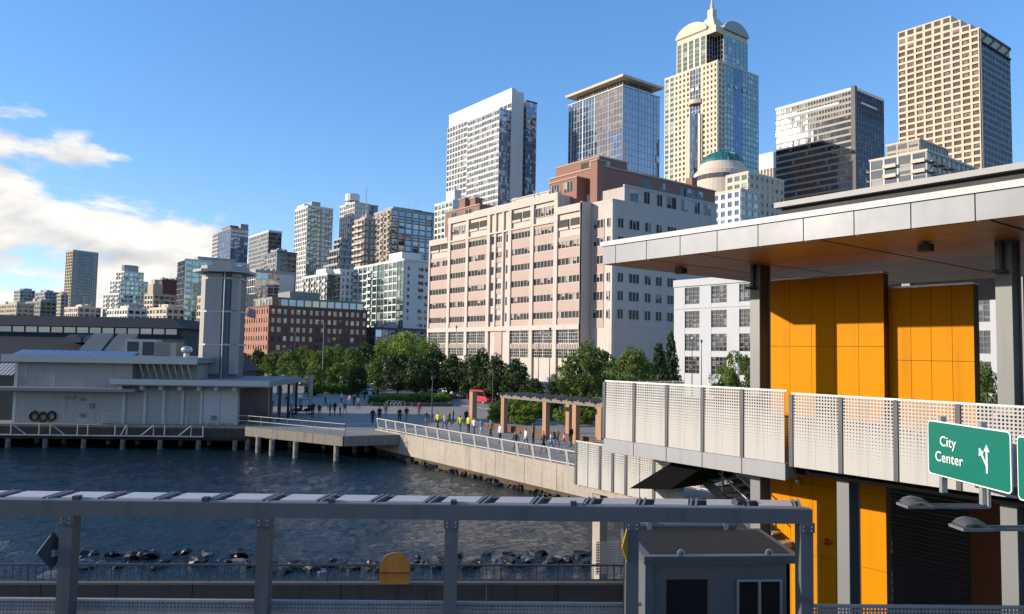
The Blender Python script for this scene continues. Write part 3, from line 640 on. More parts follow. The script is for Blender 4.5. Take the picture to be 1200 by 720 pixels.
# columns
cm = pm('column_grey', (.19, .195, .195), .45, .06, .6, streak=.1)
for y0, y1, za, lab in ((13.42, 13.1, 15.0, 1), (6.95, 6.62, 15.0, 2), (10.78, 10.45, 9.1, 3)):
    c_ = thing('steel_column', (19.25, (y0+y1)/2, 4.15), ('tall grey steel column left of the orange wall', 'tall grey steel column right of the second orange wall', 'short grey steel column under the walkway in front of orange wall')[lab-1], 'column', 'columns of the walkway')
    MB().box(19.05, y1, 4.15, 19.1, y0, za).build('front_flange', cm, c_); MB().box(19.1, y1+.03, 4.15, 19.55, y0-.03, za).build('web', steel_d, c_); MB().box(19.55, y1, 4.15, 19.6, y0, za).build('rear_flange', cm, c_)
    if za > 10:
        s_ = MB(); s_.box(18.93, (y0+y1)/2-.03, za-.75, 19.05, (y0+y1)/2+.03, za-.1); s_.box(18.7, (y0+y1)/2-.1, za-.82, 19.05, (y0+y1)/2+.1, za-.75); s_.build('spotlight', steel_d, c_)
# canopy
CX = 16.0; cy0 = 16.47; zs = 14.91; zf = 15.47
cn = thing('canopy_roof', (CX+6, 8, zs), 'flat canopy with grey fascia panels and warm timber soffit', 'canopy')
al_f = pm('fascia_aluminium', (.175, .185, .205), .45, .05, .5, metal=.1, streak=.08); al_w = pm('white_flashing', (.48, .47, .46), .5, .06, .8)
fp = 1.22; ys_ = [cy0]+[cy0-.55-fp*k for k in range(16)]
for a, b in zip(ys_[:-1], ys_[1:]): MB().box(CX, b+.012, zs+.02, CX+.06, a-.012, zf).build('fascia_panel', al_f, cn)
xs_ = [CX+.06]+[CX+.9+fp*k for k in range(10)]
for a, b in zip(xs_[:-1], xs_[1:]): MB().box(a+.012, cy0-.06, zs+.02, b-.012, cy0, zf).build('fascia_panel', al_f, cn)
MB().box(CX-.05, -6, zf, CX+.5, cy0+.05, zf+.14).build('flashing', al_w, cn)
MB().box(CX+.5, -6, zf+.004, 27.2, cy0+.05, zf+.12).build('roof_sheet', galv, cn)
cl = MB().box(0, 0, 0, .12, .1, .07).mesh('snow_clip'); cl.materials.append(al_w)
for k in range(40): inst('clip', cl, (CX+.35, cy0-3.6-k*.42, zf+.14), cn)
def wood_mat():
    m, t, b = nm('timber_soffit'); tc = nd(t, 'ShaderNodeTexCoord'); sp = nd(t, 'ShaderNodeSeparateXYZ'); t.links.new(tc.outputs['Object'], sp.inputs[0])
    q = mth(t, 'MULTIPLY', sp.outputs[0], 7.0); fl = mth(t, 'FLOOR', q); fr = mth(t, 'FRACT', q)
    wn = nd(t, 'ShaderNodeTexWhiteNoise', noise_dimensions='1D'); t.links.new(fl, wn.inputs['W'])
    mp = nd(t, 'ShaderNodeMapping'); mp.inputs['Scale'].default_value = (14, .6, 1); t.links.new(tc.outputs['Object'], mp.inputs[0])
    n = nd(t, 'ShaderNodeTexNoise'); n.inputs['Scale'].default_value = 1.3; n.inputs['Detail'].default_value = 6; t.links.new(mp.outputs[0], n.inputs['Vector'])
    f = mth(t, 'ADD', mth(t, 'MULTIPLY', wn.outputs['Value'], .5), mth(t, 'MULTIPLY', n.outputs[0], .6))
    c = nd(t, 'ShaderNodeMix', data_type='RGBA'); c.inputs[6].default_value = (.34, .13, .025, 1); c.inputs[7].default_value = (.68, .30, .06, 1); t.links.new(f, c.inputs[0])
    t.links.new(c.outputs[2], b.inputs['Base Color']); b.inputs['Roughness'].default_value = .42
    bp = nd(t, 'ShaderNodeBump'); bp.inputs['Strength'].default_value = .6; bp.inputs['Distance'].default_value = .01; t.links.new(smooth(t, fr, 0, .08), bp.inputs['Height']); t.links.new(bp.outputs[0], b.inputs['Normal']); return m
wood = wood_mat(); joint = pm('soffit_joint', (.04, .03, .025), .8, .1, 1)
jy = [cy0-.08, 14.6, 12.9, 9.4, 5.9, 2.4, -1.1, -6]
for a, b in zip(jy[:-1], jy[1:]): MB().box(CX+.06, b+.04, zs, 27.2, a-.04, zs+.03).build('soffit_panel', wood, cn)
MB().box(CX+.06, -6, zs+.05, 27.2, cy0-.06, zs+.09).build('soffit_backing', joint, cn)
for px, py in ((798, 318), (1085, 291)):
    p = G(px, py, zs-.12); t_ = thing('soffit_lamp', (p.x, p.y, zs), 'small dark downlight box under the canopy '+('near its left tip' if px < 900 else 'above the second orange wall'), 'lamp', 'canopy downlights')
    MB().box(p.x-.13, p.y-.13, zs-.2, p.x+.13, p.y+.13, zs-.03).build('housing', steel_d, t_); MB().tube((p.x, p.y, zs-.03), (p.x, p.y, zs), .05).build('stem', steel_d, t_)
# orange clad walls
orange = pm('orange_cladding', (.60, .235, .0), .55, .09, .45, fine=3, spec=.08, streak=.14)
dk_brown = pm('orange_core', (.10, .035, .008), .7, .1, .8)
def clad(name, lab, x, ya, yb, zt, nc, rows, th, z0=4.15):
    t_ = thing(name, (x, (ya+yb)/2, z0), lab, 'wall'); MB().box(x+.03, yb+.01, z0, x+th, ya, zt-.01).build('core', dk_brown, t_)
    cwd = (ya-yb)/nc
    zz = [zt-rows*k for k in range(int((zt-z0)/rows)+1)]+[z0]
    for i in range(nc):
        for a, b in zip(zz[:-1], zz[1:]):
            if a-b > .1: MB().box(x, ya-cwd*(i+1)+.006, b+.006, x+.028, ya-cwd*i-.006, a-.006).build('cladding_panel', orange, t_)
    zz2 = zz
    for a, b in zip(zz2[:-1], zz2[1:]):
        if a-b > .1: MB().box(x+.003, ya+.001, b+.006, x+th, ya+.02, a-.006).build('end_panel', orange, t_)
    MB().box(x-.02, yb-.01, zt, x+th+.02, ya+.03, zt+.05).build('cap', galv, t_); return t_
clad('orange_wall', 'tall orange clad wall panel rising through the walkway, left one', 21.0, 14.1, 10.46, 14.62, 5, 2.05, .29)
clad('orange_wall', 'orange clad wall set further back, right one', 21.34, 10.95, 8.30, 14.2, 5, 2.0, .35, 9.4)
# dark bay under the walkway: roller door, red-brown return wall, gate
rb = thing('roller_door', (24.5, 9.5, 4.15), 'dark corrugated roller door in the shade under the walkway', 'door')
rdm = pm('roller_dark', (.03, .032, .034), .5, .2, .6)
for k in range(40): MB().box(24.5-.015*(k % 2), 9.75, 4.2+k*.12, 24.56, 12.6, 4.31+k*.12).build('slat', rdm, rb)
wl = thing('bay_return_wall', (23.6, 7.4, 4.15), 'red-brown end wall of the dark bay under the walkway', 'wall')
MB().box(24.4, 8.6, 4.15, 24.7, 9.7, 9.1).build('wall', pm('rust_wall', (.16, .05, .012), .6, .2, .8), wl); MB().box(24.3, 8.45, 4.15, 24.8, 8.6, 9.1).build('corner', steel_d, wl)
gt_ = thing('steel_gate', (22.0, 6.9, 4.15), 'barred steel gate beside the right-hand column', 'gate')
gp0 = D(1146, 690, 24.0); gp1 = D(1170, 690, 23.4)
for k in range(6): q = k/5; MB().tube((gp0.x+(gp1.x-gp0.x)*q, gp0.y+(gp1.y-gp0.y)*q, 4.6), (gp0.x+(gp1.x-gp0.x)*q, gp0.y+(gp1.y-gp0.y)*q, 7.0), .022, None, 6).build('bar', galv, gt_)
for z in (4.6, 7.0): MB().bar((gp0.x, gp0.y, z), (gp1.x, gp1.y, z), .05).build('rail', galv, gt_)
# lamps and fittings on the lower orange wall
for px, py, lab in ((936, 563, 'small round wall lamp high on the lower orange wall'), (970, 634, 'small red alarm beacon on the lower orange wall')):
    p = XP(px, py, 20.95); t_ = thing('wall_lamp', p, lab, 'lamp'); MB().box(p.x, p.y-.08, p.z-.05, p.x+.05, p.y+.08, p.z+.05).build('base', galv, t_)
    MB().lathe((p.x-.06, p.y, p.z-.05), [(.02,-.06),(.08,-.02),(.09,.05),(.05,.12),(0,.14)], 12).build('dome', pm('beacon_red', (.25, .02, .01), .3, .1, 2) if py > 600 else galv, t_, smooth=True)

# stairs and lower landing between walkway and seawall --------------------------------------------------
LX = 20.0
lo = thing('lower_landing', (LX+1, 19.5, 7.2), 'lower landing with white perforated panels left of the stair', 'landing')
lp = perf(.62, 1.62, 8, 20, lambda t: max(0, min(.55, (t-.08)*.75)), perf_w)
lpm = MB().box(-.06, -.03, 0, .06, .12, 1.6).mesh('landing_post'); lpm.materials.append(post_m)
for k in range(8):
    inst('perforated_panel', lp, (LX, 21.9-.66*k, 7.22), lo, R(-90))
    if k % 2 == 0 or k == 3: inst('landing_post', lpm, (LX, 21.92-.66*k, 7.22), lo, R(-90))
MB().box(LX+.13, 16.6, 7.0, LX+3, 21.9, 7.25).build('slab', concrete, lo)
for k in range(4): inst('perforated_panel', lp, (LX+.05+.66*k, 21.9, 7.22), lo, 0)
for yy in (21, 17.2): MB().box(LX+.4, yy, 3, LX+.8, yy+.4, 7.0).build('pier_leg', concrete, lo)
MB().bar((LX-.02, 21.9, 8.88), (LX-.02, 16.6, 8.88), .05).build('handrail', galv, lo)
st = thing('stair', (21.2, 15, 4.15), 'steel stair with open treads descending right beside the column', 'stair')
y0s, z0s, stp, rs = 17.0, 8.75, .30, .185
for k in range(11): MB().box(20.55, y0s-stp*(k+1), z0s-rs*k-.05, 22.0, y0s-stp*k-.02, z0s-rs*k).build('tread', pm('tread_steel', (.42, .41, .39), .6, .15, 1), st)
for x in (20.5, 22.03): MB().hexa([(x-.03,y0s,z0s-.3),(x+.03,y0s,z0s-.3),(x+.03,y0s-3.3,z0s-2.35),(x-.03,y0s-3.3,z0s-2.35),(x-.03,y0s,z0s+.05),(x+.03,y0s,z0s+.05),(x+.03,y0s-3.3,z0s-2.0),(x-.03,y0s-3.3,z0s-2.0)]).build('stringer', steel_d, st)
for z in (.55, 1.0): MB().bar((20.5, y0s, z0s+z), (20.5, y0s-3.3, z0s-2.03+z), .04).build('handrail', galv, st)
for z in (.55, 1.0): MB().bar((22.03, y0s, z0s+z), (22.03, y0s-3.3, z0s-2.03+z), .04).build('handrail', galv, st)
for k in range(3): MB().bar((20.5, y0s-.2-1.3*k, z0s-.1-.8*k), (20.5, y0s-.2-1.3*k, z0s+.9-.8*k), .04).build('baluster', galv, st)
for k in range(4): inst('perforated_panel', lp, (22.6, 17.2-.66*k, 7.1), st, R(-90))
for k in range(5): inst('perforated_panel', lp, (22.6, 17.2-.66*k, 5.4), st, R(-90))
MB().box(20.5, 13.3, 6.5, 22.6, 13.72, 6.68).build('landing', concrete, st); MB().box(21.0, 13.4, 4.15, 21.3, 13.7, 6.5).build('landing_post', galv, st)
# sloping side of the upper flight, near-black to stand in for the walkway's shadow
MB().hexa([(19.0,18.15,7.72),(19.0,16.0,9.0),(21.5,16.0,9.0),(21.5,18.15,7.72),(19.0,16.4,7.95),(19.0,14.9,8.95),(21.5,14.9,8.95),(21.5,16.4,7.95)]).build('flight_side', pm('shade_black', (.03, .03, .032)), st)
# railing by the water, seen through the frame
rw = thing('ramp_railing', (27, 22, 4.5), 'pale pipe railing on the ramp below the stair', 'railing')
ra = (20.3, 19.0); rb2 = (27.5, 21.8)
for z in (4.75, 5.05, 5.35): MB().bar((ra[0], ra[1], z), (rb2[0], rb2[1], z), .045).build('rail', galv, rw)
for k in range(9): q = k/8; MB().box(ra[0]+(rb2[0]-ra[0])*q-.02, ra[1]+(rb2[1]-ra[1])*q-.02, 4.15, ra[0]+(rb2[0]-ra[0])*q+.02, ra[1]+(rb2[1]-ra[1])*q+.02, 5.37).build('post', galv, rw)
# white lattice at the end of the dock wall
lw = thing('lattice_screen', (18.4, 18.5, 4.9), 'white perforated screen at the end of the brown dock wall', 'screen')
lq = perf(.75, 1.05, 9, 12, lambda t: .55, perf_w); a_ = D(698, 674, 25.5); ang = math.atan2(-.35, .94)
for k in range(3): inst('perforated_panel', lq, (a_.x+.77*k*math.cos(ang), a_.y+.77*k*math.sin(ang), 4.98), lw, ang)

# road signs on the gantry ------------------------------------------------------------------------------
S1 = Vector((15.78, 5.56, 0)); S0 = Vector((17.20, 7.64, 0)); zsb, zst = 9.79, 10.93
green = pm('sign_green', (.002, .145, .10), .42, .04, .5); wht = pm('sign_white', (.82, .84, .82), .45, .04, 1)
def text_mesh(s, size, mat, name):
    cu = bpy.data.curves.new(name, 'FONT'); cu.body = s; cu.size = size; cu.align_x = 'CENTER'; cu.extrude = .004; cu.offset = .001; cu.resolution_u = 3; cu.space_character = 1.06
    o = bpy.data.objects.new(name, cu); col.objects.link(o); dg = bpy.context.evaluated_depsgraph_get(); me = bpy.data.meshes.new_from_object(o.evaluated_get(dg)); bpy.data.objects.remove(o); me.materials.clear(); me.materials.append(mat); return me
def rrect(x0, z0, x1, z1, r, n=5):
    p = []
    for cx, cz, a in ((x1-r, z0+r, -90), (x1-r, z1-r, 0), (x0+r, z1-r, 90), (x0+r, z0+r, 180)):
        for i in range(n+1): t = R(a+90*i/n); p.append((cx+r*math.cos(t), cz+r*math.sin(t)))
    return p
def road_sign(P, Q, zb, zt, lab, words):
    M_, W_ = frame2((P.x, P.y), (Q.x, Q.y)); hgt = zt-zb
    t_ = thing('road_sign', M_ @ Vector((W_/2, 0, zb)), lab, 'sign', 'green guide signs')
    RX = Matrix.Rotation(R(90), 4, 'X')
    def plate(x0, z0, x1, z1, r, d0, d1, nme, mt): m = MB(M_ @ Matrix.Translation((0, d1, zb)) @ RX); m.prism(rrect(x0, z0, x1, z1, r), 0, d1-d0); return m.build(nme, mt, t_)
    pl_ = plate(0, 0, W_, hgt, .09, 0, .03, 'plate', wht)
    plate(.024, .024, W_-.024, hgt-.024, .075, -.006, .001, 'green_face', green)
    if words:
        for s, sz, x, z in (('City', .30, W_*.275, hgt*.56), ('Center', .30, W_*.285, hgt*.27)):
            me = text_mesh(s, sz, wht, 'lettering'); o = bpy.data.objects.new('lettering', me); col.objects.link(o); o.parent = t_
            o.matrix_local = Matrix.Translation(-LOC[t_.name_full]) @ M_ @ Matrix.Translation((x, -.012, zb+z)) @ RX
        ar = MB(M_ @ Matrix.Translation((W_*.745, -.008, zb+hgt*.25)) @ RX @ Matrix.Scale(.82, 4))
        ar.prism([(-.028,0),(.028,0),(.028,.52),(-.028,.52)], 0, .006); ar.prism([(-.10,.50),(.10,.50),(0,.66)], 0, .0062)
        ar.prism([(-.027,.16),(-.027,.24),(-.15,.43),(-.20,.40)], 0, .0064); ar.prism([(-.27,.36),(-.10,.46),(-.26,.56)], 0, .0066)
        ar.build('arrow', wht, t_)
    else:
        me = None
    for q in (.3, W_*.62): MB(M_).box(q, .04, zb-.35, q+.1, .16, zt+.1).build('mounting_bar', galv, t_)
    MB(M_).box(-.2, .17, zb-.05, W_+.2, .33, zb+.12).build('mounting_beam', steel_g, t_)
    return M_, W_, t_
# frame2 looks along P->Q with the face on the right-hand side (local -y)
M1, W1, t1 = road_sign(S0, S1, zsb, zst, 'green City Center road sign with white lettering and arrows', True)
dv_ = (S1-S0).normalized(); S2 = S1+dv_*.16; S3 = S2+dv_*2.5
M2, W2, t2 = road_sign(S2, S3, zsb-.05, zst-.05, 'green road sign cut off by the right edge of the picture', False)
hs_ = pm('lamp_housing', (.13, .13, .135), .4, .08, 1.2, metal=.4)
for M_, x, zz, lab in ((M1, 1.5, 9.40, 'grey floodlight on a slim arm under the City Center sign'), (M2, .45, 9.35, 'grey floodlight on a slim arm at the right picture edge')):
    t_ = thing('sign_floodlight', M_ @ Vector((x, -1.2, zz)), lab, 'lamp', 'sign floodlights')
    for q in (0, .2): MB(M_).bar((x+q, .15, zz), (x+q, -1.35, zz), .04, .05).build('arm', steel_g, t_); MB(M_).bar((x+q, .14, zz), (x+q, .14, zz+.7), .05, .05).build('bracket', galv, t_)
    h_ = MB(M_); prf = [(0,.05),(.1,.15),(.3,.19),(.55,.15),(.75,.04)]
    ps = []
    for i, (a, b) in enumerate(prf):
        for xo, k in ((-.07, .5), (-.02, .9), (.1, 1.0), (.22, .9), (.27, .5)): ps.append((x+xo, -1.5+a*.62, zz+.03+b*.85*k))
    h_.add(ps, [(i*5+j, (i+1)*5+j, (i+1)*5+j+1, i*5+j+1) for i in range(4) for j in range(4)]); h_.build('housing', hs_, t_, smooth=True)
    MB(M_).box(x-.10, -1.53, zz-.015, x+.30, -1.0, zz+.035).build('tray', steel_g, t_)

# terminal building behind the canopy ---------------------------------------------------------------------
tb = thing('terminal_building', (50, 14, 4.5), 'long low terminal roof with clerestory strip above the canopy', 'building')
TX = 45.0; ty = 29.8; tz = 22.7
tgl = glass('terminal_glass', (.10, .11, .12), (.3, .3, .3), .3, (.75, .78, .82), .3, .05, .01)
MB().box(TX, -30, tz-.35, TX+24, ty, tz).build('roof', pm('terminal_roof', (.36, .35, .33), .6, .08, .5), tb)
MB().box(TX+.5, -30, tz-1.1, TX+23.6, ty-.3, tz-.352).build('soffit_band', pm('terminal_dark', (.03, .03, .033), .7, .1, .6), tb)
MB().box(TX+1.0, -30, 17.2, TX+23, ty-.6, tz-1.1).build('wall', pm('terminal_wall', (.06, .06, .065), .7, .15, .5), tb)
for k in range(7):
    for x in (TX+2, TX+21): MB().box(x, ty-2-k*6, 4.3, x+.5, ty-1.5-k*6, 17.2).build('column', cm, tb)
for k in range(34):
    yy = ty-1.4-k*1.5
    wn_ = MB().quad((TX+.97,yy,tz-2.6),(TX+.97,yy-1.42,tz-2.6),(TX+.97,yy-1.42,tz-1.12),(TX+.97,yy,tz-1.12), uv=[(k,0),(k+.9,0),(k+.9,.9),(k,.9)]).build('window', tgl, tb)
    MB().box(TX+.90, yy-1.5, tz-2.6, TX+.99, yy-1.42, tz-1.12).build('mullion', galv, wn_)
# ================================================================== THE CITY
def sight(pc, pleft, pright, pyt, d, phi=0.0):
    """near corner, left end, right end sighted at the top edge -> frame (x along the right face, y along the left face), lengths, top height"""
    K = D(pc, pyt, d); c, s = math.cos(R(phi)), math.sin(R(phi))
    M = Matrix(((c, -s, 0, K.x), (s, c, 0, K.y), (0, 0, 1, 0), (0, 0, 0, 1))); I = M.inverted()
    def hit(px, ax):
        o = I @ CAM; r_ = I.to_3x3() @ ray(px, pyt); t = -o[ax]/r_[ax]; q = o+r_*t; return q[1-ax]
    return M, hit(pright, 1), hit(pleft, 0), K.z
class Tower:
    def __init__(s, name, label, cat, M, base=4.0, group=None):
        s.t = thing(name, M @ Vector((0, 0, base)), label, cat, group); s.M = M; s.parts = {}; s.base = base
    def mb(s, name, mat):
        k = (name, mat.name)
        if k not in s.parts: s.parts[k] = (MB(s.M), mat)
        return s.parts[k][0]
    def face(s, side, x0, y0, t0, t1, z0, z1, st):
        """one facade: side W (plane x = x0, runs along y) or S (plane y = y0, runs along x); also E and N"""
        L_ = t1-t0; nb = max(1, round(L_/st['b'])); nf = max(1, round((z1-z0)/st['f'])); bw, fh = L_/nb, (z1-z0)/nf; dp = st.get('d', .3)
        def bx(m, a, b, o0, o1, za, zb):
            if side == 'W': m.box(x0-o1, a, za, x0-o0, b, zb)
            elif side == 'E': m.box(x0+o0, a, za, x0+o1, b, zb)
            elif side == 'S': m.box(a, y0-o1, za, b, y0-o0, zb)
            else: m.box(a, y0+o0, za, b, y0+o1, zb)
        g = s.mb('window_glass', st['g']); e = .06
        u0 = random.randint(0, 400)
        uv = [(u0, 0), (u0+nb, 0), (u0+nb, nf), (u0, nf)]
        if side == 'W': g.quad((x0-e,t1,z0),(x0-e,t0,z0),(x0-e,t0,z1),(x0-e,t1,z1), uv=uv)
        elif side == 'S': g.quad((t0,y0-e,z0),(t1,y0-e,z0),(t1,y0-e,z1),(t0,y0-e,z1), uv=uv)
        elif side == 'E': g.quad((x0+e,t0,z0),(x0+e,t1,z0),(x0+e,t1,z1),(x0+e,t0,z1), uv=uv)
        else: g.quad((t1,y0+e,z0),(t0,y0+e,z0),(t0,y0+e,z1),(t1,y0+e,z1), uv=uv)
        if st.get('p'):
            m = s.mb('piers', st['pm'])
            for i in range(nb+1):
                a = t0+i*bw; hw = st['p']/2*(st.get('pk', 1) if i % st.get('pe', 1) == 0 else st.get('pn', 1)); bx(m, max(t0, a-hw), min(t1, a+hw), 0, dp, z0, z1)
        if st.get('s'):
            m = s.mb('spandrels', st.get('sm', st['pm']))
            for j in range(nf+1):
                zz = z0+j*fh; za = max(z0, zz-st['s']*.35); zb = min(z1, zz+st['s']*.65)
                if zb > za: bx(m, t0, t1, .01, dp*st.get('sd', .8), za, zb)
        if st.get('balc'):
            every, dep, wfr = st['balc']; m = s.mb('balconies', st.get('bm', st['pm'])); gm = s.mb('balcony_rails', st.get('br', st['g']))
            for i in range(st.get('bo', 0), nb, every):
                for j in range(1, nf):
                    a = t0+(i+.5-wfr/2)*bw; b = t0+(i+.5+wfr/2)*bw; zz = z0+j*fh
                    bx(m, a, b, .02, dep, zz-.12, zz+.12); bx(m, a, b, dep-.08, dep, zz+.12, zz+st.get('bh', 1.0))
    def block(s, x0, y0, x1, y1, z0, z1, wall, W=None, S=None, EN=True, roof=None, para=.9):
        m = s.mb('wall', wall); m.box(x0, y0, z0, x1, y1, z1)
        for side, st in (('W', W), ('S', S)):
            if st is None: continue
            t0, t1 = (y0, y1) if side == 'W' else (x0, x1)
            for f0, f1, sty in (st if isinstance(st, list) else [(0, 1, st)]):
                # along W the near corner is t0; fractions run from the near corner
                s.face(side, x0, y0, t0+(t1-t0)*f0, t0+(t1-t0)*f1, z0+(sty.get('z0', 0)), z1-sty.get('top', .0), sty)
        if EN and W: 
            w_ = W[0][2] if isinstance(W, list) else W; s_ = S if isinstance(S, dict) else (S[0][2] if S else w_)
            s.face('E', x1, y0, y0, y1, z0, z1, w_); s.face('N', x0, y1, x0, x1, z0, z1, s_)
        if para:
            r_ = s.mb('parapet', roof or wall); q = .5
            r_.box(x0-.35, y0-.35, z1, x1+.35, y0+q, z1+para); r_.box(x0-.35, y1-q, z1, x1+.35, y1+.35, z1+para); r_.box(x0-.35, y0+q, z1, x0+q, y1-q, z1+para); r_.box(x1-q, y0+q, z1, x1+.35, y1-q, z1+para)
    def add(s, name, mat, fn): m = MB(s.M); fn(m); return m.build(name, mat, s.t)
    def clutter(s, x0, y0, x1, y1, z, n, seed):
        q = random.Random(seed); m = s.mb('roof_plant', acg)
        for k in range(n):
            a, b = q.uniform(x0, x1), q.uniform(y0, y1); m.box(a, b, z, a+q.uniform(1.5, 4.5), b+q.uniform(1.5, 4.5), z+q.uniform(1.2, 3.6))
        for k in range(2): a, b = q.uniform(x0, x1), q.uniform(y0, y1); m.tube((a, b, z), (a, b, z+q.uniform(4, 9)), .12, .06, 5)
    def done(s):
        for (n_, _), (m, mat) in s.parts.items():
            o = m.build(n_, mat, s.t)
            if n_ != 'wall': tag(o, kind='stuff')
        return s.t
acg = pm('roof_plant_grey', (.36, .36, .35), .7, .15, .2)
def hz(pc, py, d): return D(pc, py, d).z
# facade colours
cw = pm('facade_white', (.66, .65, .61), .7, .06, .05, streak=.1); cc = pm('facade_cream', (.60, .51, .40), .75, .06, .06, fine=.6, streak=.08)
ct = pm('facade_tan', (.47, .39, .29), .8, .08, .06); cg = pm('facade_grey', (.34, .345, .34), .75, .08, .05, streak=.1); cdk = pm('facade_dark', (.07, .07, .075), .6, .15, .05)
cbr = pm('facade_brown', (.27, .13, .095), .8, .1, .08, fine=1.2); cbk = pm('brick_red', (.17, .075, .055), .85, .14, .15, fine=2.5); cpk = pm('facade_pink', (.50, .305, .24), .8, .06, .1, fine=1.5)
cbg = pm('facade_bronze', (.22, .19, .15), .6, .1, .05); crf = pm('flat_roof', (.25, .25, .25), .9, .2, .05); cbl = pm('facade_bluegrey', (.25, .28, .32), .6, .1, .05); cgn = pm('facade_olive', (.23, .24, .2), .75, .1, .05)
g_blue = glass('glass_blue', (.03, .06, .10), (.25, .27, .3), .12, (.45, .58, .78), .38, .02, .03); g_grey = glass('glass_grey', (.035, .04, .045), (.34, .33, .31), .3, (.72, .76, .8), .28, .02, .05)
g_green = glass('glass_green', (.03, .055, .05), (.36, .4, .37), .3, (.66, .80, .74), .32, .02, .04); g_dark = glass('glass_dark', (.010, .012, .015), (.16, .15, .14), .18, (.6, .65, .72), .10, .03, .012)
g_mirror = glass('glass_mirror', (.05, .05, .055), (.2, .2, .2), .1, (.66, .60, .59), .5, .02, .016); g_win = glass('glass_window', (.022, .023, .025), (.38, .35, .3), .35, (.7, .73, .78), .12, .03, .03)
g_bronze = glass('glass_bronze', (.035, .026, .018), (.22, .17, .12), .3, (.75, .66, .55), .2, .02, .03); g_navy = glass('glass_navy', (.02, .035, .06), (.2, .22, .25), .15, (.42, .55, .74), .3, .02, .05); g_speck = glass('glass_speckle', (.04, .05, .07), (.75, .73, .7), .42, (.55, .62, .75), .35, .02, .10, (1, 1))
def roofbox(T, x0, y0, x1, y1, z0, z1, mat, name='plant_room'): return T.add(name, mat, lambda m: m.box(x0, y0, z0, x1, y1, z1))

# ---- white slab tower with glass bay (left of the trio)
M, S_, W_, z = sight(600, 526, 614, 103, 450)
T = Tower('office_tower', 'white slab tower with projecting glass bay rising behind the pink building', 'tower', M)
wg = dict(b=3.6, f=3.7, p=.7, s=1.0, d=.35, pm=cw, g=g_grey); gl_ = dict(b=2.6, f=3.7, p=.25, s=1.25, d=.14, pm=cw, sm=cw, g=g_grey)
T.block(0, 0, S_, W_, 4, z-9, cw, W=[(0, .72, dict(b=4, f=3.7, p=.5, s=1.2, d=.2, pm=cw, g=g_grey)), (.72, 1, wg)], S=None, EN=False, para=0)
T.add('crown_wall', cw, lambda m: m.box(-.1, -.1, z-9, 3.5, W_*.98, z)); T.add('crown_return', cw, lambda m: m.box(3.5, -.1, z-9, S_+.1, 1.2, z-1.2)); T.add('crown_return', cw, lambda m: m.box(S_-.8, 1.2, z-9, S_+.1, W_*.98, z-1.2))
M2_, S2_, W2_, z2_ = sight(585.5, 549, 601, 128, 446); o_ = T.M.inverted() @ M2_.translation
T.block(o_.x, o_.y, -.05, o_.y+W2_, 4, z2_, cw, W=gl_, S=dict(b=1.5, f=3.7, p=.15, s=.5, d=.12, pm=cg, g=g_speck), EN=False, para=.6)
M3_, S3_, W3_, z3_ = sight(617, 608, 629, 119, 468); o_ = T.M.inverted() @ M3_.translation
T.block(o_.x, o_.y, o_.x+S3_, o_.y+W3_, 4, z3_, cdk, W=dict(b=4, f=3.7, p=.2, s=.6, d=.12, pm=cbl, g=g_dark), S=dict(b=1.8, f=3.7, p=.12, s=.5, d=.1, pm=cg, g=g_speck), EN=False)
T.done()
M, S_, W_, z = sight(531, 510, 545, 236, 400)
T = Tower('apartment_block', 'pale stepped apartment block at the foot of the white slab tower', 'building', M); T.block(0, 0, S_, W_, 4, z, cw, W=dict(b=3.5, f=3.3, p=.8, s=1.1, d=.3, pm=cw, g=g_green), S=dict(b=3.5, f=3.3, p=.8, s=1.1, d=.3, pm=cw, g=g_green)); roofbox(T, 2, W_*.1, S_*.8, W_*.55, z+.05, z+7, cw); T.done()

# ---- glass tower with floating roof
M, S_, W_, z = sight(730, 667, 773, 101, 420)
T = Tower('glass_tower', 'mirror-glass tower with thin floating roof slab, middle of the trio', 'tower', M)
cv = pm('mullion_violet', (.30, .28, .31), .5, .05, .1)
gm_ = dict(b=2.4, f=3.9, p=.16, s=.22, d=.12, pm=cv, g=g_mirror, pk=2.6, pe=5)
T.block(0, 0, S_, W_, 4, z, cdk, W=[(0, .50, gm_), (.50, 1, dict(b=2.6, f=3.9, p=.2, s=.3, d=.15, pm=cw, sm=cbl, g=g_blue, pk=4, pe=4))], S=dict(b=2.6, f=3.9, p=.16, s=.25, d=.12, pm=cv, g=g_mirror, pk=4, pe=5), para=0)
T.add('ledge', cw, lambda m: m.box(-.5, -.5, z, S_+.5, W_+.5, z+.5))
zp = hz(731, 92, 422); T.face('W', 3, 3, 3, W_-4, z+.5, zp, gm_); T.face('S', 3, 3, 3, S_-3, z+.5, zp, gm_); T.add('penthouse', cdk, lambda m: m.box(3.05, 3.05, z+.5, S_-3, W_-4, zp))
zr_ = hz(731, 87.5, 419)
T.add('floating_roof', pm('warm_roof', (.62, .50, .34), .6, .05, .1), lambda m: m.hexa([(-1.5,-1.5,zr_-1.3),(S_+1.5,-1.5,zr_-1.3),(S_+1.5,W_+1.2,zr_-1.3),(-1.5,W_+1.2,zr_-1.3),(-1.8,-1.8,zr_),(S_+1.8,-1.8,zr_),(S_+1.8,W_+1.5,zr_),(-1.8,W_+1.5,zr_)]))
T.done()

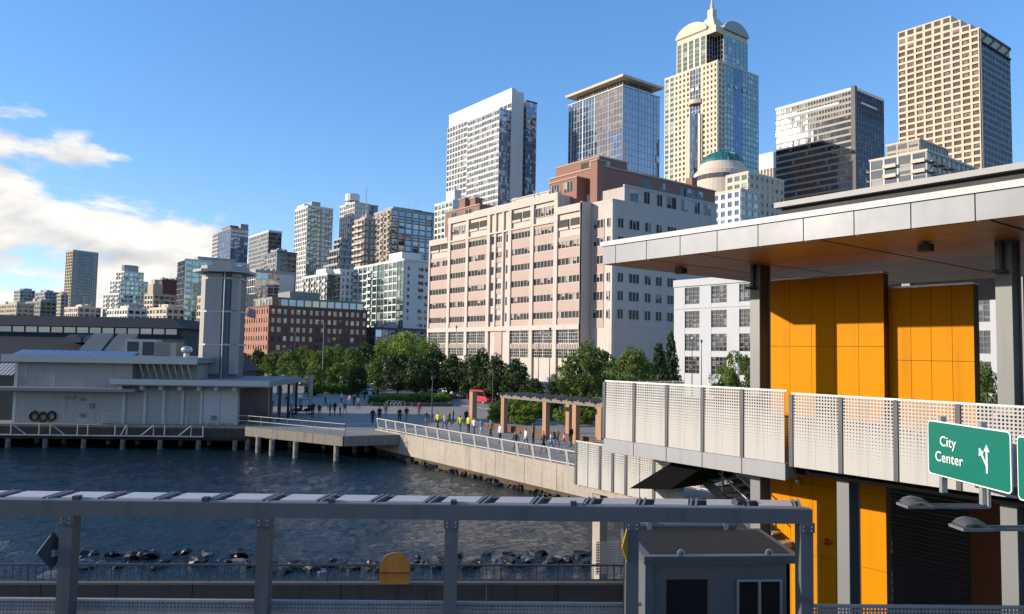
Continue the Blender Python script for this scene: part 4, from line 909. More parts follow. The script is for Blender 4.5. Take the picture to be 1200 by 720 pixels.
# ---- postmodern tower with arched gables and spire
DW = 520; M, S_, W_, z = sight(841, 779.5, 888.5, 71, DW)
T = Tower('spired_tower', 'cream postmodern skyscraper with arched gables and a spire', 'tower', M)
bei = pm('tower_beige', (.60, .50, .37), .6, .05, .04); beg = pm('tower_sage', (.36, .38, .33), .6, .05, .04)
vg = dict(b=4.2, f=3.8, p=1.5, s=1.1, d=.4, pm=bei, sm=beg, g=g_green); vn = dict(b=3.4, f=3.8, p=1.7, s=1.7, d=.4, pm=bei, g=g_bronze); vb = dict(b=2.2, f=3.8, p=.35, s=.6, d=.15, pm=bei, sm=cbl, g=g_navy)
gs_ = dict(b=3.0, f=3.8, p=.35, s=1.0, d=.2, pm=beg, sm=beg, g=g_green); gsb = dict(b=2.4, f=3.8, p=.3, s=.6, d=.15, pm=beg, sm=cbl, g=g_navy)
zA = z-.8
T.block(0, 0, S_, W_, 4, zA, beg, W=[(0, .27, vn), (.27, .30, vg), (.30, .50, vb), (.50, .80, vn), (.80, 1, dict(vg, s=1.6))], S=[(0, .16, vn), (.16, .38, gs_), (.38, .60, gsb), (.60, .80, gs_), (.80, 1, gs_)], para=1.2, roof=bei)
# curved bay on the west face
for k, (f0, f1) in enumerate(((.33, .47), (.42, .42))):
    if k: break
    n_ = 10; y0_, y1_ = W_*.28, W_*.52
    ps = [(-3.2*math.sin(math.pi*i/n_), y0_+(y1_-y0_)*i/n_) for i in range(n_+1)]
    m = T.mb('bay_glass', g_navy)
    for i in range(n_): (xa, ya), (xb, yb) = ps[i], ps[i+1]; m.quad((xb-.4,yb,4),(xa-.4,ya,4),(xa-.4,ya,zA-34),(xb-.4,yb,zA-34), uv=[(2*i+2,0),(2*i,0),(2*i,40),(2*i+2,40)])
    m = T.mb('bay_fins', bei)
    for i in (0, 1, n_-1, n_): m.box(ps[i][0]-1.1, ps[i][1]-.9, 4, ps[i][0]-.2, ps[i][1]+.9, zA-34)
    T.add('bay_cap', bei, lambda m: m.prism([(0, y1_+.5)]+[(p[0]-1.2, p[1]) for p in ps[::-1]]+[(0, y0_-.5)], zA-26, zA-23))
# stepped corner pavilions and the upper shaft
o_x0, o_y0 = 4.5, 5.0; ux1, uy1 = S_-6, W_-7.5
zU = hz(834, 35, DW+18)                                         # shoulder of the upper shaft
T.add('corner_pavilion', bei, lambda m: m.box(-.05, -.05, zA, 9, 9.5, z)); T.face('W', -.06, 0, .3, 9.2, zA+.4, z-1, vg); T.face('S', 0, -.06, .3, 8.7, zA+.4, z-1, gs_)
T.face('W', o_x0, 0, o_y0+8, uy1, zA, zU-6, dict(vg, b=5.6, p=1.7, s=.5)); T.face('S', 0, o_y0, o_x0+9, ux1, zA, zU-6, dict(gs_, b=4.5, p=.8, s=.4))
T.add('upper_shaft', bei, lambda m: (m.box(o_x0, o_y0+8, zA, ux1, uy1, zU-1), m.box(o_x0+9, o_y0, zA, ux1-.02, o_y0+8, zU-1)))
T.face('W', o_x0+9.05, 0, o_y0+.2, o_y0+8, zA, zU-6, dict(b=2.6, f=3.8, p=.4, s=.3, d=.3, pm=bei, sm=cbl, g=g_dark)); T.face('S', 0, o_y0+8.05, o_x0, o_x0+9, zA, zU-6, dict(b=2.6, f=3.8, p=.4, s=.3, d=.3, pm=bei, sm=cbl, g=g_dark))
T.add('corner_band', bei, lambda m: m.box(o_x0+.1, o_y0+.1, zU-6, o_x0+9.2, o_y0+8.2, zU-1))
def vault(m, side, a0, a1, p0, p1, zb, rise, th=.0):
    n_ = 14; A = []
    for i in range(n_+1):
        t = math.pi*(.08+.84*i/n_); A.append(((a0+a1)/2-(a1-a0)/2*math.cos(t)/math.cos(math.pi*.08), zb+rise*(math.sin(t)-math.sin(math.pi*.08))))
    f_ = (lambda a, p, zz: (p, a, zz)) if side == 'W' else (lambda a, p, zz: (a, p, zz))
    ps = [f_(a, p0, zz) for a, zz in A]+[f_(a, p1, zz) for a, zz in A]+[f_(a, p0, zb-1.2) for a, zz in A]
    m.add(ps, [(i, i+1, n_+2+i, n_+1+i) for i in range(n_)]+[(i, 2*n_+2+i, 2*n_+3+i, i+1) for i in range(n_)])
vl = T.add('arched_gable', bei, lambda m: vault(m, 'W', o_y0+7.5, uy1+.3, o_x0-.5, ux1, zU-1, 9)); T.add('arched_gable', beg, lambda m: vault(m, 'S', o_x0+8.5, ux1+.3, o_y0-.5, uy1, zU-1, 9))
for sd, a0, a1, p0 in (('W', o_y0+7.3, uy1+.5, o_x0-.5), ('S', o_x0+8.3, ux1+.5, o_y0-.5)):
    T.add('arch_moulding', bei if sd == 'W' else beg, lambda m: vault(m, sd, a0, a1, p0-.6, p0+.6, zU-.6, 9.8))
cx_, cy_ = (o_x0+9+ux1)/2-2, (o_y0+8+uy1)/2-2
hp = 12.5; T.add('pyramid_roof', pm('pale_copper', (.62, .57, .46), .5, .06, .05), lambda m: (m.add([(cx_-hp,cy_-hp,zU+1),(cx_+hp,cy_-hp,zU+1),(cx_+hp,cy_+hp,zU+1),(cx_-hp,cy_+hp,zU+1),(cx_-3,cy_-3,zU+16),(cx_+3,cy_-3,zU+16),(cx_+3,cy_+3,zU+16),(cx_-3,cy_+3,zU+16)], [(0,1,5,4),(1,2,6,5),(2,3,7,6),(3,0,4,7),(4,5,6,7)]), m.box(cx_-hp, cy_-hp, zU-4, cx_+hp, cy_+hp, zU+1)))
T.add('lantern', bei, lambda m: (m.box(cx_-2.4, cy_-2.4, zU+16, cx_+2.4, cy_+2.4, zU+22.5), m.tube((cx_, cy_, zU+22.5), (cx_, cy_, zU+34), 1.8, .1, 8)))
for yy in (W_*.36, W_*.45): T.add('ornament', cw, lambda m: m.box(-4.6 if False else -.9, yy-1.4, zA-16, -.35, yy+1.4, zA-13.4))
for xx in (S_*.30, S_*.42, S_*.62, S_*.74): T.add('ornament', cw, lambda m: (m.box(xx-1.3, -.8, zA-15.5, xx+1.3, -.4, zA-13)))
T.done()

# ---- domed building in front of it
M, S_, W_, z = sight(877, 828, 918, 203, 330)
T = Tower('domed_building', 'cream office block with teal dome and round drum below the spired tower', 'building', M)
wd_ = dict(b=3.8, f=3.7, p=1.1, s=1.5, d=.3, pm=cc, g=g_green); sd_ = dict(b=4.1, f=3.7, p=2.0, s=2.1, d=.35, pm=pm('dome_cream', (.50, .46, .36), .75, .06, .06), g=g_win)
T.block(0, 0, S_, W_, 4, z, cc, W=wd_, S=sd_, roof=cc)
dcen = T.M.inverted() @ D(846, 197, 352); zd0 = hz(846, 214, 352); zd1 = hz(846, 201, 352); rr = 352/F*31
m = MB(T.M); m.lathe((dcen.x, dcen.y, 0), [(rr*1.05,zd0-30),(rr*1.05,zd1-1.5),(rr*.98,zd1-1),(rr*.82,zd1+2.2),(rr*.80,zd1+3.0)], 40); m.build('drum', cc, T.t)
zb_d = zd1+3.0; rd = rr*.80; hd_ = hz(846, 179, 352)-zb_d
teal = pm('teal_copper', (.02, .15, .155), .4, .15, .1, spec=.6)
dm = MB(T.M).lathe((dcen.x, dcen.y, zb_d), [(rd*math.cos(t), hd_*math.sin(t)) for t in [math.pi/2*i/9 for i in range(10)]], 40).build('dome', teal, T.t, smooth=True)
for k in range(20):
    a = 2*math.pi*k/20; m = MB(T.M)
    for i in range(6): t0, t1 = math.pi/2*i/6, math.pi/2*(i+1)/6; m.bar((dcen.x+rd*1.005*math.cos(t0)*math.cos(a), dcen.y+rd*1.005*math.cos(t0)*math.sin(a), zb_d+hd_*1.005*math.sin(t0)), (dcen.x+rd*1.005*math.cos(t1)*math.cos(a), dcen.y+rd*1.005*math.cos(t1)*math.sin(a), zb_d+hd_*1.005*math.sin(t1)), .22)
    tag(m.build('dome_rib', teal, dm), kind='stuff')
for k in range(24):
    a = 2*math.pi*k/24; q = MB(T.M @ Matrix.Translation((dcen.x, dcen.y, 0)) @ Matrix.Rotation(a, 4, 'Z')); q.quad((rr*1.06,-1.5,zd1-5.5),(rr*1.06,1.5,zd1-5.5),(rr*1.06,1.5,zd1-3.4),(rr*1.06,-1.5,zd1-3.4), uv=[(k,0),(k+.9,0),(k+.9,.9),(k,.9)]); q.build('drum_window', g_win, T.t)
M4, S4, W4, z4 = sight(868, 836, 876, 223, 318); o_ = T.M.inverted() @ M4.translation
T.block(o_.x, o_.y, .0, o_.y+W4, 4, z4, cc, W=dict(b=3.7, f=3.7, p=1.4, s=1.5, d=.3, pm=cw, g=g_blue), S=wd_, EN=False, roof=cc)
T.done()

# ---- dark banded tower
M, S_, W_, z = sight(1001, 909.5, 1035, 105, 430)
T = Tower('banded_tower', 'dark glass office tower with pale horizontal bands', 'tower', M)
bs = pm('band_stone', (.26, .235, .20), .55, .06, .05); wb = dict(b=1.8, f=3.9, p=.12, s=1.25, d=.25, pm=cdk, sm=bs, g=g_dark, sd=1.2)
T.block(0, 0, S_, W_, 4, z-14, cdk, W=wb, S=dict(b=1.8, f=3.9, p=.12, s=1.0, d=.25, pm=cdk, sm=pm('band_dark', (.10, .10, .10), .5, .05, .05), g=g_dark), para=0)
T.block(0, 0, S_, W_, z-14, z, cdk, W=dict(b=1.8, f=3.5, p=.5, s=1.5, d=.3, pm=bs, g=g_dark), S=dict(b=1.8, f=3.5, p=.5, s=1.0, d=.3, pm=cdk, g=g_dark), roof=cw, para=1.6, EN=False)
T.add('corner_fin', cdk, lambda m: m.box(-.9, -.9, 4, 1.6, 1.6, z+2.0)); T.add('sign_strip', cw, lambda m: m.box(-.45, W_*.18, z-6.3, -.32, W_*.86, z-5.0)); T.add('sign_strip', cw, lambda m: m.box(S_*.2, -.45, z-7, S_*.75, -.32, z-5.8))
T.done()
M, S_, W_, z = sight(906, 887.5, 914, 178, 640)
T = Tower('striped_block', 'small cream block with vertical stripes between spired and dark towers', 'building', M); T.block(0, 0, S_, W_, 4, z-14, cc, W=dict(b=3.4, f=4, p=1.6, s=.3, d=.5, pm=cc, g=g_bronze), S=dict(b=3.4, f=4, p=1.6, s=.3, d=.5, pm=cc, g=g_bronze), para=0); T.add('crown', cw, lambda m: m.box(-.6, -.6, z-14, S_+.6, W_+.6, z)); T.done()

# ---- gridded cream tower at the right with stepped top
M, S_, W_, z = sight(1148.5, 1051.5, 1184, 33, 350)
T = Tower('gridded_tower', 'tall cream tower of deep square window grid with stepped corner top, far right', 'tower', M)
gc = pm('grid_cream', (.62, .50, .38), .75, .05, .05, fine=.6)
zt0 = hz(1109, 15.5, 350+8); nb = 9; bw = W_/nb; fh = 3.2
T.add('wall', gc, lambda m: m.box(.6, .6, 4, S_, W_, z))
M5 = T.mb('windows_upper_plain', g_bronze)
nfl = int((z-14)/fh); zf0 = z-nfl*fh
winm = MB().quad((0,-bw*.36,0),(0,-bw*.36,0),(0,0,0),(0,0,0)) if False else None
# piers and spandrels proud of a recessed glass sheet, windows one by one where they show
T.face('S', 0, .6, .9, S_, zf0, z-5.6, dict(b=1.7, f=fh, p=.14, s=1.15, d=.2, pm=cdk, sm=pm('grid_tan', (.30, .25, .2), .6, .05, .05), g=g_dark)); T.add('corner_pier', gc, lambda m: m.box(-.1, -.1, 4, 1.0, 1.0, z+.2))
pmw = T.mb('piers', gc); smw = T.mb('spandrels', gc)
for i in range(nb+1): a = bw*i; pmw.box(-.1, max(0, a-.5), 4, .62, min(W_, a+.5), z)
for j in range(nfl+1): zz = zf0+j*fh; smw.box(-.08, .02, zz-.62, .61, W_-.02, zz+.53)
wq = MB().quad((0,bw-1.0,0),(0,0,0),(0,0,fh-1.15),(0,bw-1.0,fh-1.15), uv=[(0,0),(2.9,0),(2.9,.95),(0,.95)])
meshes = []
for k in range(6):
    q = MB().quad((0,bw-1.0,0),(0,0,0),(0,0,fh-1.15),(0,bw-1.0,fh-1.15), uv=[(7*k+3,k),(7*k+5.9,k),(7*k+5.9,k+.95),(7*k+3,k+.95)]); me = q.mesh('window'); me.materials.append(g_bronze); meshes.append(me)
for j in range(nfl-24 if nfl > 32 else 0, nfl):
    for i in range(nb): inst('window', random.choice(meshes), T.M @ Vector((.5, bw*i+.5, zf0+j*fh+.53)), T.t)
# stepped top: west end full height, three steps down toward the corner
for k, (b0, b1, up_) in enumerate(((1, 2, 1), (2, 3, 2), (3, nb, 3))):
    zz = z+up_*(zt0-z)/3; T.add('stepped_top', gc, lambda m: m.box(.3+4*0, bw*b0, z, S_*.9, bw*b1-.02, zz))
    for i in range(b0, b1):
        for j in range(up_):
            h_ = (zt0-z)/3; T.add('window', g_bronze, lambda m: m.quad((.27,bw*(i+1)-.62,z+j*h_+.5),(.27,bw*i+.62,z+j*h_+.5),(.27,bw*i+.62,z+(j+1)*h_-.7),(.27,bw*(i+1)-.62,z+(j+1)*h_-.7), uv=[(i,j),(i+.9,j),(i+.9,j+.9),(i,j+.9)]))
# open steel crown on the south side
T.add('crown_beam', cdk, lambda m: m.box(0, -.1, z-.8, S_+.2, .6, z)); T.add('crown_beam', cdk, lambda m: m.box(0, -.1, z-6.2, S_+.2, .6, z-5.5)); T.add('crown_recess', cdk, lambda m: m.box(1.2, .62, z-5.5, S_-.1, .9, z-.8))
for k in range(4): T.add('crown_brace', cdk, lambda m: m.bar((S_*(k+.2)/4, .1, z-5.4), (S_*(k+.95)/4, .1, z-.9), .7))
T.done()

# ---- terraced condo in front
M, S_, W_, z = sight(1086, 1020, 1152, 177.5, 230)
T = Tower('terraced_condo', 'tan terraced condominium with glass balconies below the gridded tower', 'building', M)
bl = dict(b=4.2, f=3.2, p=.5, s=.5, d=.25, pm=cw, sm=ct, g=g_grey, balc=(2, 1.4, .95), bm=cc, br=g_grey)
T.block(0, 0, S_, W_, 4, z, ct, W=bl, S=dict(b=3.6, f=3.2, p=.5, s=.7, d=.25, pm=ct, g=g_bronze, balc=(2, 1.5, .9), bm=ct, br=ct), roof=cc, para=.7)
o_ = T.M.inverted() @ sight(1102, 1040, 1127, 166, 236)[0].translation; zp = hz(1102, 166, 236)
T.block(3, 3.5, S_*.55, W_*.78, z, zp, ct, W=dict(b=3.6, f=3.2, p=.6, s=.8, d=.2, pm=ct, g=g_grey), S=dict(b=2, f=3.2, p=.5, s=.6, d=.2, pm=ct, g=g_bronze), roof=cc, para=.5, EN=False)
T.done()

# ---- buildings of the northern skyline, left of the pink building
def simple(name, lab, spec, wall, W, S, phi=0, boxes=(), roof=None, para=.9, cat='building'):
    M, S_, W_, z = sight(*spec, phi); T = Tower(name, lab, cat, M); T.block(0, 0, S_, W_, 4, z, wall, W=W, S=S, roof=roof, para=para)
    for a, b, c, d, h, mt in boxes: roofbox(T, S_*a, W_*b, S_*c, W_*d, z+.03, z+h, mt)
    T.clutter(S_*.1, W_*.1, S_*.8, W_*.8, z+.02, 5, int(spec[0])); return T, S_, W_, z
T, S_, W_, z = simple('gridded_apartments', 'grey gridded apartment tower directly left of the pink building', (459, 439, 515, 246, 430), cg, dict(b=4.2, f=3.3, p=.9, s=.9, d=.35, pm=ct, g=g_win, balc=(2, 1.0, .8), bm=ct, br=ct), dict(b=4.6, f=3.3, p=.8, s=.5, d=.35, pm=cg, sm=cdk, g=g_grey, pk=1.4, pe=3), boxes=((.1, .2, .7, .7, 3, cg), (.55, .1, .95, .5, 2.2, cdk)), cat='tower')
for k in range(8): T.add('floor_band', cg, lambda m: m.box(-.5, -.55, z-5-k*9.9, S_+.2, -.3, z-4.3-k*9.9))
T.done()
T, S_, W_, z = simple('balcony_tower', 'slim brown tower with stacked balconies left of the gridded apartments', (428, 416, 439.5, 257, 415), ct, dict(b=4.5, f=3.3, p=.6, s=1.1, d=.3, pm=ct, g=g_win, balc=(1, 1.6, .85), bm=cc, br=ct), dict(b=3.2, f=3.3, p=1.2, s=1.2, d=.3, pm=cbg, g=g_bronze), cat='tower'); T.done()
M, S_, W_, z = sight(397, 381, 416, 279, 395); T = Tower('terrace_block', 'grey stepped concrete block with heavy terraces, left of the balcony tower', 'building', M)
tr = dict(b=3.4, f=3.4, p=.5, s=1.3, d=.5, pm=cgn, g=g_dark, balc=(1, 1.5, 1), bm=cg, br=cgn)
T.block(0, 0, S_, W_, 4, z-14, cgn, W=tr, S=tr, roof=cg); T.block(1.5, 1.5, S_-1.5, W_*.8, z-14, z-6, cgn, W=tr, S=tr, roof=cg, EN=False); T.block(3, 3, S_-3, W_*.65, z-6, z, cgn, W=dict(tr, s=.8), S=dict(tr, s=.8), roof=cg, EN=False); T.done()
M, S_, W_, z = sight(416, 399, 432, 238, 540); T = Tower('curved_tower', 'white tower with curved stepped crown behind the terrace block', 'tower', M)
ww = dict(b=3.3, f=3.5, p=.8, s=.8, d=.3, pm=cw, g=g_grey)
T.block(0, 0, S_, W_, 4, z, cw, W=ww, S=[(0, .7, dict(b=2.6, f=3.5, p=.3, s=.5, d=.2, pm=cw, sm=cbl, g=g_blue)), (.7, 1, ww)], roof=cw)
zc_ = hz(412, 226, 545); rr = min(W_, S_)*.5
n_ = 16; arc = [(S_*.35-rr*.95*math.cos(t), W_*.5-rr*math.sin(t)) for t in [2*math.pi*i/n_ for i in range(n_)]]
T.add('round_crown', cw, lambda m: m.prism(arc[::-1], z, zc_)); T.add('crown_ring', cdk, lambda m: m.prism([(S_*.35+(x-S_*.35)*1.02, W_*.5+(y-W_*.5)*1.02) for x, y in arc[::-1]], z+2.2, z+3.2))
o_ = T.M.inverted() @ sight(432.5, 430, 441, 240, 545)[0].translation; T.block(S_, 2, S_+8.5, W_*.9, 4, hz(434, 240, 545), cbl, W=None, S=dict(b=3, f=3.5, p=.4, s=.8, d=.2, pm=cbl, g=g_blue), EN=False); T.add('mast', cg, lambda m: m.tube((S_*.9, 2, z), (S_*.9, 2, zc_+4), .25)); T.done()
M, S_, W_, z = sight(361, 346.5, 390, 243, 530); T = Tower('grey_glass_tower', 'tall blue-grey glass tower with pale left edge, between blue tower and curved tower', 'tower', M)
T.block(0, 0, S_, W_, 4, z, cg, W=dict(b=3.2, f=3.4, p=.9, s=.9, d=.3, pm=cw, g=g_grey), S=[(0, .52, dict(b=2.3, f=3.4, p=.3, s=.7, d=.2, pm=cg, sm=cbl, g=g_green)), (.52, .58, dict(b=2, f=3.4, p=1.4, s=1.0, d=.7, pm=cw, g=g_grey)), (.58, 1, dict(b=2.3, f=3.4, p=.3, s=.7, d=.2, pm=cbl, sm=cbl, g=g_blue))], roof=cw, para=1.5)
roofbox(T, S_*.25, W_*.2, S_*.6, W_*.8, z+.05, z+5.5, cg); roofbox(T, 0, W_*.3, S_*.2, W_*.9, z+.05, z+3.5, cw); T.done()
T, S_, W_, z = simple('blue_glass_tower', 'vivid blue glass tower behind the pier lift tower', (271, 250, 291, 268, 640), cbl, [(0, .68, dict(b=2.8, f=3.4, p=.2, s=.5, d=.15, pm=cbl, sm=pm('facade_vivid_blue', (.05, .13, .32), .4, .1, .05), g=g_blue)), (.68, 1, dict(b=2.8, f=3.4, p=.6, s=.8, d=.3, pm=cw, g=g_dark))], dict(b=2.8, f=3.4, p=.3, s=.7, d=.2, pm=cbl, sm=cdk, g=g_blue), boxes=((.1, .15, .6, .6, 4, cbr), (.55, .0, 1, .5, 5, cbl)), cat='tower'); T.done()
T, S_, W_, z = simple('grey_office_slab', 'pale grey slab tower with darker right side, right of the blue tower', (315, 292.5, 330, 272, 580), cw, dict(b=2.4, f=3.3, p=.5, s=1.0, d=.2, pm=cg, g=g_grey), dict(b=2.4, f=3.3, p=.3, s=.9, d=.2, pm=cdk, sm=cbg, g=g_dark), cat='tower', para=1.5); T.done()
T, S_, W_, z = simple('dark_midrise', 'dark grey mid-rise block in front of the grey slab tower', (325, 311, 347.5, 296, 470), cdk, dict(b=3, f=3.3, p=.6, s=.9, d=.3, pm=cg, g=g_grey), dict(b=3, f=3.3, p=.4, s=.8, d=.25, pm=cbl, g=g_dark), boxes=((.1, .2, .5, .7, 2.5, cg),)); T.done()
T, S_, W_, z = simple('mirror_lowrise', 'low mirror-glass block with white end wall behind the brick building', (300, 287, 345, 319, 395), cw, dict(b=3, f=3.8, p=.3, s=.4, d=.15, pm=cw, g=g_mirror), [(0, .62, dict(b=3, f=3.8, p=.2, s=.3, d=.12, pm=cw, g=g_mirror)), (.62, 1, dict(b=12, f=30, p=.3, s=.3, d=.1, pm=cw, g=cw))], roof=cg, para=1.4); T.done()
T, S_, W_, z = simple('balcony_glass_block', 'white and green glass apartment block behind the pier lift tower', (217, 209, 292, 305, 430), cw, dict(b=3, f=3.2, p=.4, s=.6, d=.3, pm=cdk, g=g_dark), dict(b=4.2, f=3.2, p=.35, s=.55, d=.2, pm=cw, sm=cw, g=g_green, balc=(2, 1.4, .9), bm=cw, br=g_green), boxes=((.2, .1, .8, .6, 3, cg),)); T.done()
# white / green condo beside the pink building
M, S_, W_, z = sight(474, 416, 507, 305.5, 330); T = Tower('green_glass_condo', 'white condominium with green glass bays, in front of the gridded apartments', 'building', M)
wf = dict(b=5.0, f=3.1, p=.6, s=.6, d=.45, pm=cw, g=g_green, balc=(3, 1.2, .9), bm=cw, br=g_green, bo=1)
T.block(0, 0, S_, W_, 4, z, cw, W=[(0, .12, dict(b=3.5, f=3.1, p=.25, s=.4, d=.2, pm=cdk, sm=cgn, g=g_green)), (.12, .36, dict(b=4, f=3.1, p=.5, s=.6, d=.3, pm=cw, g=g_green)), (.36, .5, dict(b=3.5, f=3.1, p=.2, s=.5, d=.15, pm=cgn, sm=cgn, g=g_green)), (.5, 1, wf)], S=None, EN=False, roof=cw)
for k in range(22):
    for j in (0, 1, 2):
        xx = S_*(.12, .50, .74)[j]; zz = z-4-k*3.1; wd_2 = (1.0, 2.6, 1.2)[j]
        if random.random() < .85: T.add('window', g_win, lambda m: m.quad((xx,-.05,zz),(xx+wd_2,-.05,zz),(xx+wd_2,-.05,zz+1.5),(xx,-.05,zz+1.5), uv=[(k,j),(k+1.9,j),(k+1.9,j+.9),(k,j+.9)]))
roofbox(T, S_*.1, W_*.1, S_*.8, W_*.35, z+.05, z+4.5, cw); T.done()
M, S_, W_, z = sight(384, 356, 416, 322, 360); T = Tower('white_terrace_condo', 'white stepped condominium with dark glass centre above the brick building', 'building', M)
T.block(0, 0, S_*.45, W_, 4, z, cw, W=dict(b=3.3, f=3.1, p=.6, s=.7, d=.3, pm=cw, g=g_win, balc=(2, 1.2, .9), bm=cw, br=cw), S=dict(b=2.6, f=3.1, p=.25, s=.5, d=.2, pm=cdk, sm=cdk, g=g_dark), roof=cw); T.block(S_*.45, 0, S_, W_*.9, 4, z+2.4, cw, W=None, S=dict(b=3, f=3.1, p=1.0, s=1.2, d=.25, pm=cw, g=g_blue), EN=False, roof=cw)
roofbox(T, S_*.2, W_*.3, S_*.5, W_*.7, z+.05, z+4, cw); T.done()
T, S_, W_, z = simple('dark_glass_lowrise', 'low dark glass block behind the trees, right of the brick building', (440, 425, 505, 386, 318), cdk, dict(b=3, f=3.6, p=.2, s=.5, d=.12, pm=cbl, g=g_blue), dict(b=3, f=3.6, p=.2, s=.5, d=.12, pm=cbl, g=g_blue)); T.done()
# brick warehouse
M, S_, W_, z = sight(316, 277, 430, 360, 290); T = Tower('brick_warehouse', 'red brick warehouse with rows of small windows and glazed rooftop storey', 'building', M)
bkl = pm('brick_lit', (.36, .17, .12), .85, .1, .2, fine=3)  # lit copy of the brick: sun on the west face put into a paler colour
T.block(0, 0, S_, W_, 4, z, cbk, W=dict(b=2.9, f=3.45, p=1.5, s=1.7, d=.3, pm=bkl, g=g_win), S=dict(b=2.5, f=3.45, p=.9, s=1.6, d=.3, pm=cbk, g=g_win, pk=1.7, pe=3), roof=cbk, para=.8)
T.block(1.5, 1.5, S_*.98, W_*.55, z, z+3.6, cgn, W=dict(b=3.2, f=3.4, p=.5, s=.7, d=.2, pm=cc, g=g_grey), S=dict(b=3.2, f=3.4, p=.5, s=.8, d=.2, pm=cgn, g=g_grey), roof=cgn, para=.5, EN=False); roofbox(T, S_*.22, 3, S_*.52, W_*.4, z+4.1, z+6.8, cgn); T.done()
# far left skyline (street grid there is turned)
T, S_, W_, z = simple('tan_tower', 'lone tan apartment tower at the far left skyline', (86, 78, 115, 295, 820), ct, dict(b=3.4, f=3.3, p=1.2, s=1.0, d=.5, pm=ct, g=g_dark), [(0, .2, dict(b=3.2, f=3.3, p=.9, s=1.2, d=.5, pm=ct, g=g_dark)), (.2, .8, dict(b=2.4, f=3.3, p=.5, s=.9, d=.3, pm=cg, sm=cbg, g=g_dark)), (.8, 1, dict(b=3.2, f=3.3, p=.9, s=1.2, d=.5, pm=ct, g=g_dark))], phi=18, roof=ct, para=2, cat='tower'); T.done()
M, S_, W_, z = sight(140, 122, 176, 345, 520, 20); T = Tower('stepped_white_condo', 'white condominium stepping up to a rounded top, right of the tan tower', 'building', M)
sw_ = dict(b=3.3, f=3.2, p=.5, s=1.2, d=.4, pm=cw, g=g_green, balc=(2, 1.2, 1), bm=cw, br=cw)
zt = hz(150, 309, 520)
T.block(0, 0, S_, W_, 4, z, cw, W=sw_, S=sw_, roof=cw); T.block(S_*.1, W_*.1, S_*.95, W_*.8, z, z+(zt-z)*.45, cw, W=sw_, S=sw_, EN=False, roof=cw); T.block(S_*.22, W_*.2, S_*.85, W_*.7, z+(zt-z)*.45, z+(zt-z)*.75, cw, W=sw_, S=sw_, EN=False, roof=cw)
nn = 14; T.add('rounded_top', cg, lambda m: m.prism([(S_*.52+S_*.26*math.cos(2*math.pi*i/nn), W_*.45+W_*.22*math.sin(2*math.pi*i/nn)) for i in range(nn)], z+(zt-z)*.75, zt)); T.done()
T, S_, W_, z = simple('tan_stepped_block', 'tan stepped block in front of the dark red block on the left skyline', (180, 170, 205, 346, 470), ct, dict(b=3.3, f=3.2, p=.8, s=1.2, d=.3, pm=cc, g=g_dark), dict(b=3.3, f=3.2, p=.8, s=1.2, d=.4, pm=ct, g=g_dark, balc=(2, 1.2, .9), bm=cc, br=cc), phi=15, boxes=((.0, .1, .45, .7, 7, ct), (.1, .2, .3, .6, 10, ct))); T.done()
T, S_, W_, z = simple('dark_red_block', 'dark red-brown block left of the pier lift tower', (190, 186, 212, 329, 560), pm('facade_maroon', (.14, .05, .038), .8, .1, .05), None, None, phi=12, boxes=((.2, .2, .6, .6, 1.5, cdk),)); T.done()
for spec, lab, wl_, nm_ in (((24, 17, 41, 341, 760), 'small grey gabled-top block at the far left', cg, 'grey_block'), ((53, 42, 70, 343, 740), 'grey-green twin block beside the tan tower', cbl, 'greygreen_block'), ((20, -6, 40, 357, 560), 'low tan terraced block above the shed roof at far left', ct, 'tan_lowrise'), ((92, 76, 118, 361, 520), 'low cream building in front of the tan tower', cc, 'cream_lowrise'), ((72, 67, 80, 346, 700), 'narrow tan block against the left side of the tan tower', ct, 'narrow_block'), ((48, 30, 66, 354, 600), 'dark flat-roofed low block at the far left', cgn, 'dark_lowrise'), ((150, 126, 172, 363, 440), 'pale low building at the foot of the stepped white condominium', cw, 'pale_lowrise'), ((196, 176, 216, 362, 400), 'low cream building between stepped blocks and the lift tower', cc, 'cream_block'), ((258, 232, 300, 345, 360), 'tan block half hidden behind the pier lift tower', ct, 'tan_block')):
    T, S_, W_, z = simple(nm_, lab, spec, wl_, dict(b=3.4, f=3.3, p=.9, s=1.3, d=.3, pm=wl_, g=g_win), dict(b=3.4, f=3.3, p=1.0, s=1.4, d=.3, pm=wl_, g=g_dark), phi=14 if spec[0] < 220 else 0, boxes=((.25, .2, .7, .6, 2.6, wl_),)); T.done()
# ---- the pink waterfront building: windows one by one
K = D(718, 236, 160); xK, yK = K.x, K.y
ym = XP(694, 239, xK).y; xF = YP(682, 240, ym).x
pkb = thing('pink_building', (xF, yK, 4.5), 'big pink and cream waterfront block with brown rooftop houses', 'building')
crm = pm('pink_cream', (.56, .49, .425), .78, .1, .12, fine=1.2, streak=.24); crg = pm('pink_cream_shade', (.47, .415, .36), .78, .1, .1, fine=1.2, streak=.22); pnk = pm('pink_spandrel', (.48, .355, .305), .8, .11, .25, fine=3, streak=.12)  # crg: the cream greyed down, shade of the south walls put into the colour
wfr = pm('window_white', (.50, .47, .43), .5, .05, 1)
Lf = XP(503, 283, xF).y                             # north end of the front block
y525 = XP(525, 258, xF).y; y655 = XP(653, 232, xF).y
zW = lambda px, py: XP(px, py, xF).z
zlow_ = zW(668, 242); zmid = (zW(640, 231)+zW(530, 256))/2; zend = zW(512, 282)
z_row = [zW(665, q) for q in (368.7, 347.5, 327, 306, 286)]            # centres of the strip windows
sto = (z_row[-1]-z_row[0])/4; zbase = zW(665, 380.5)                    # top of the two-storey base
zg0 = 4.5
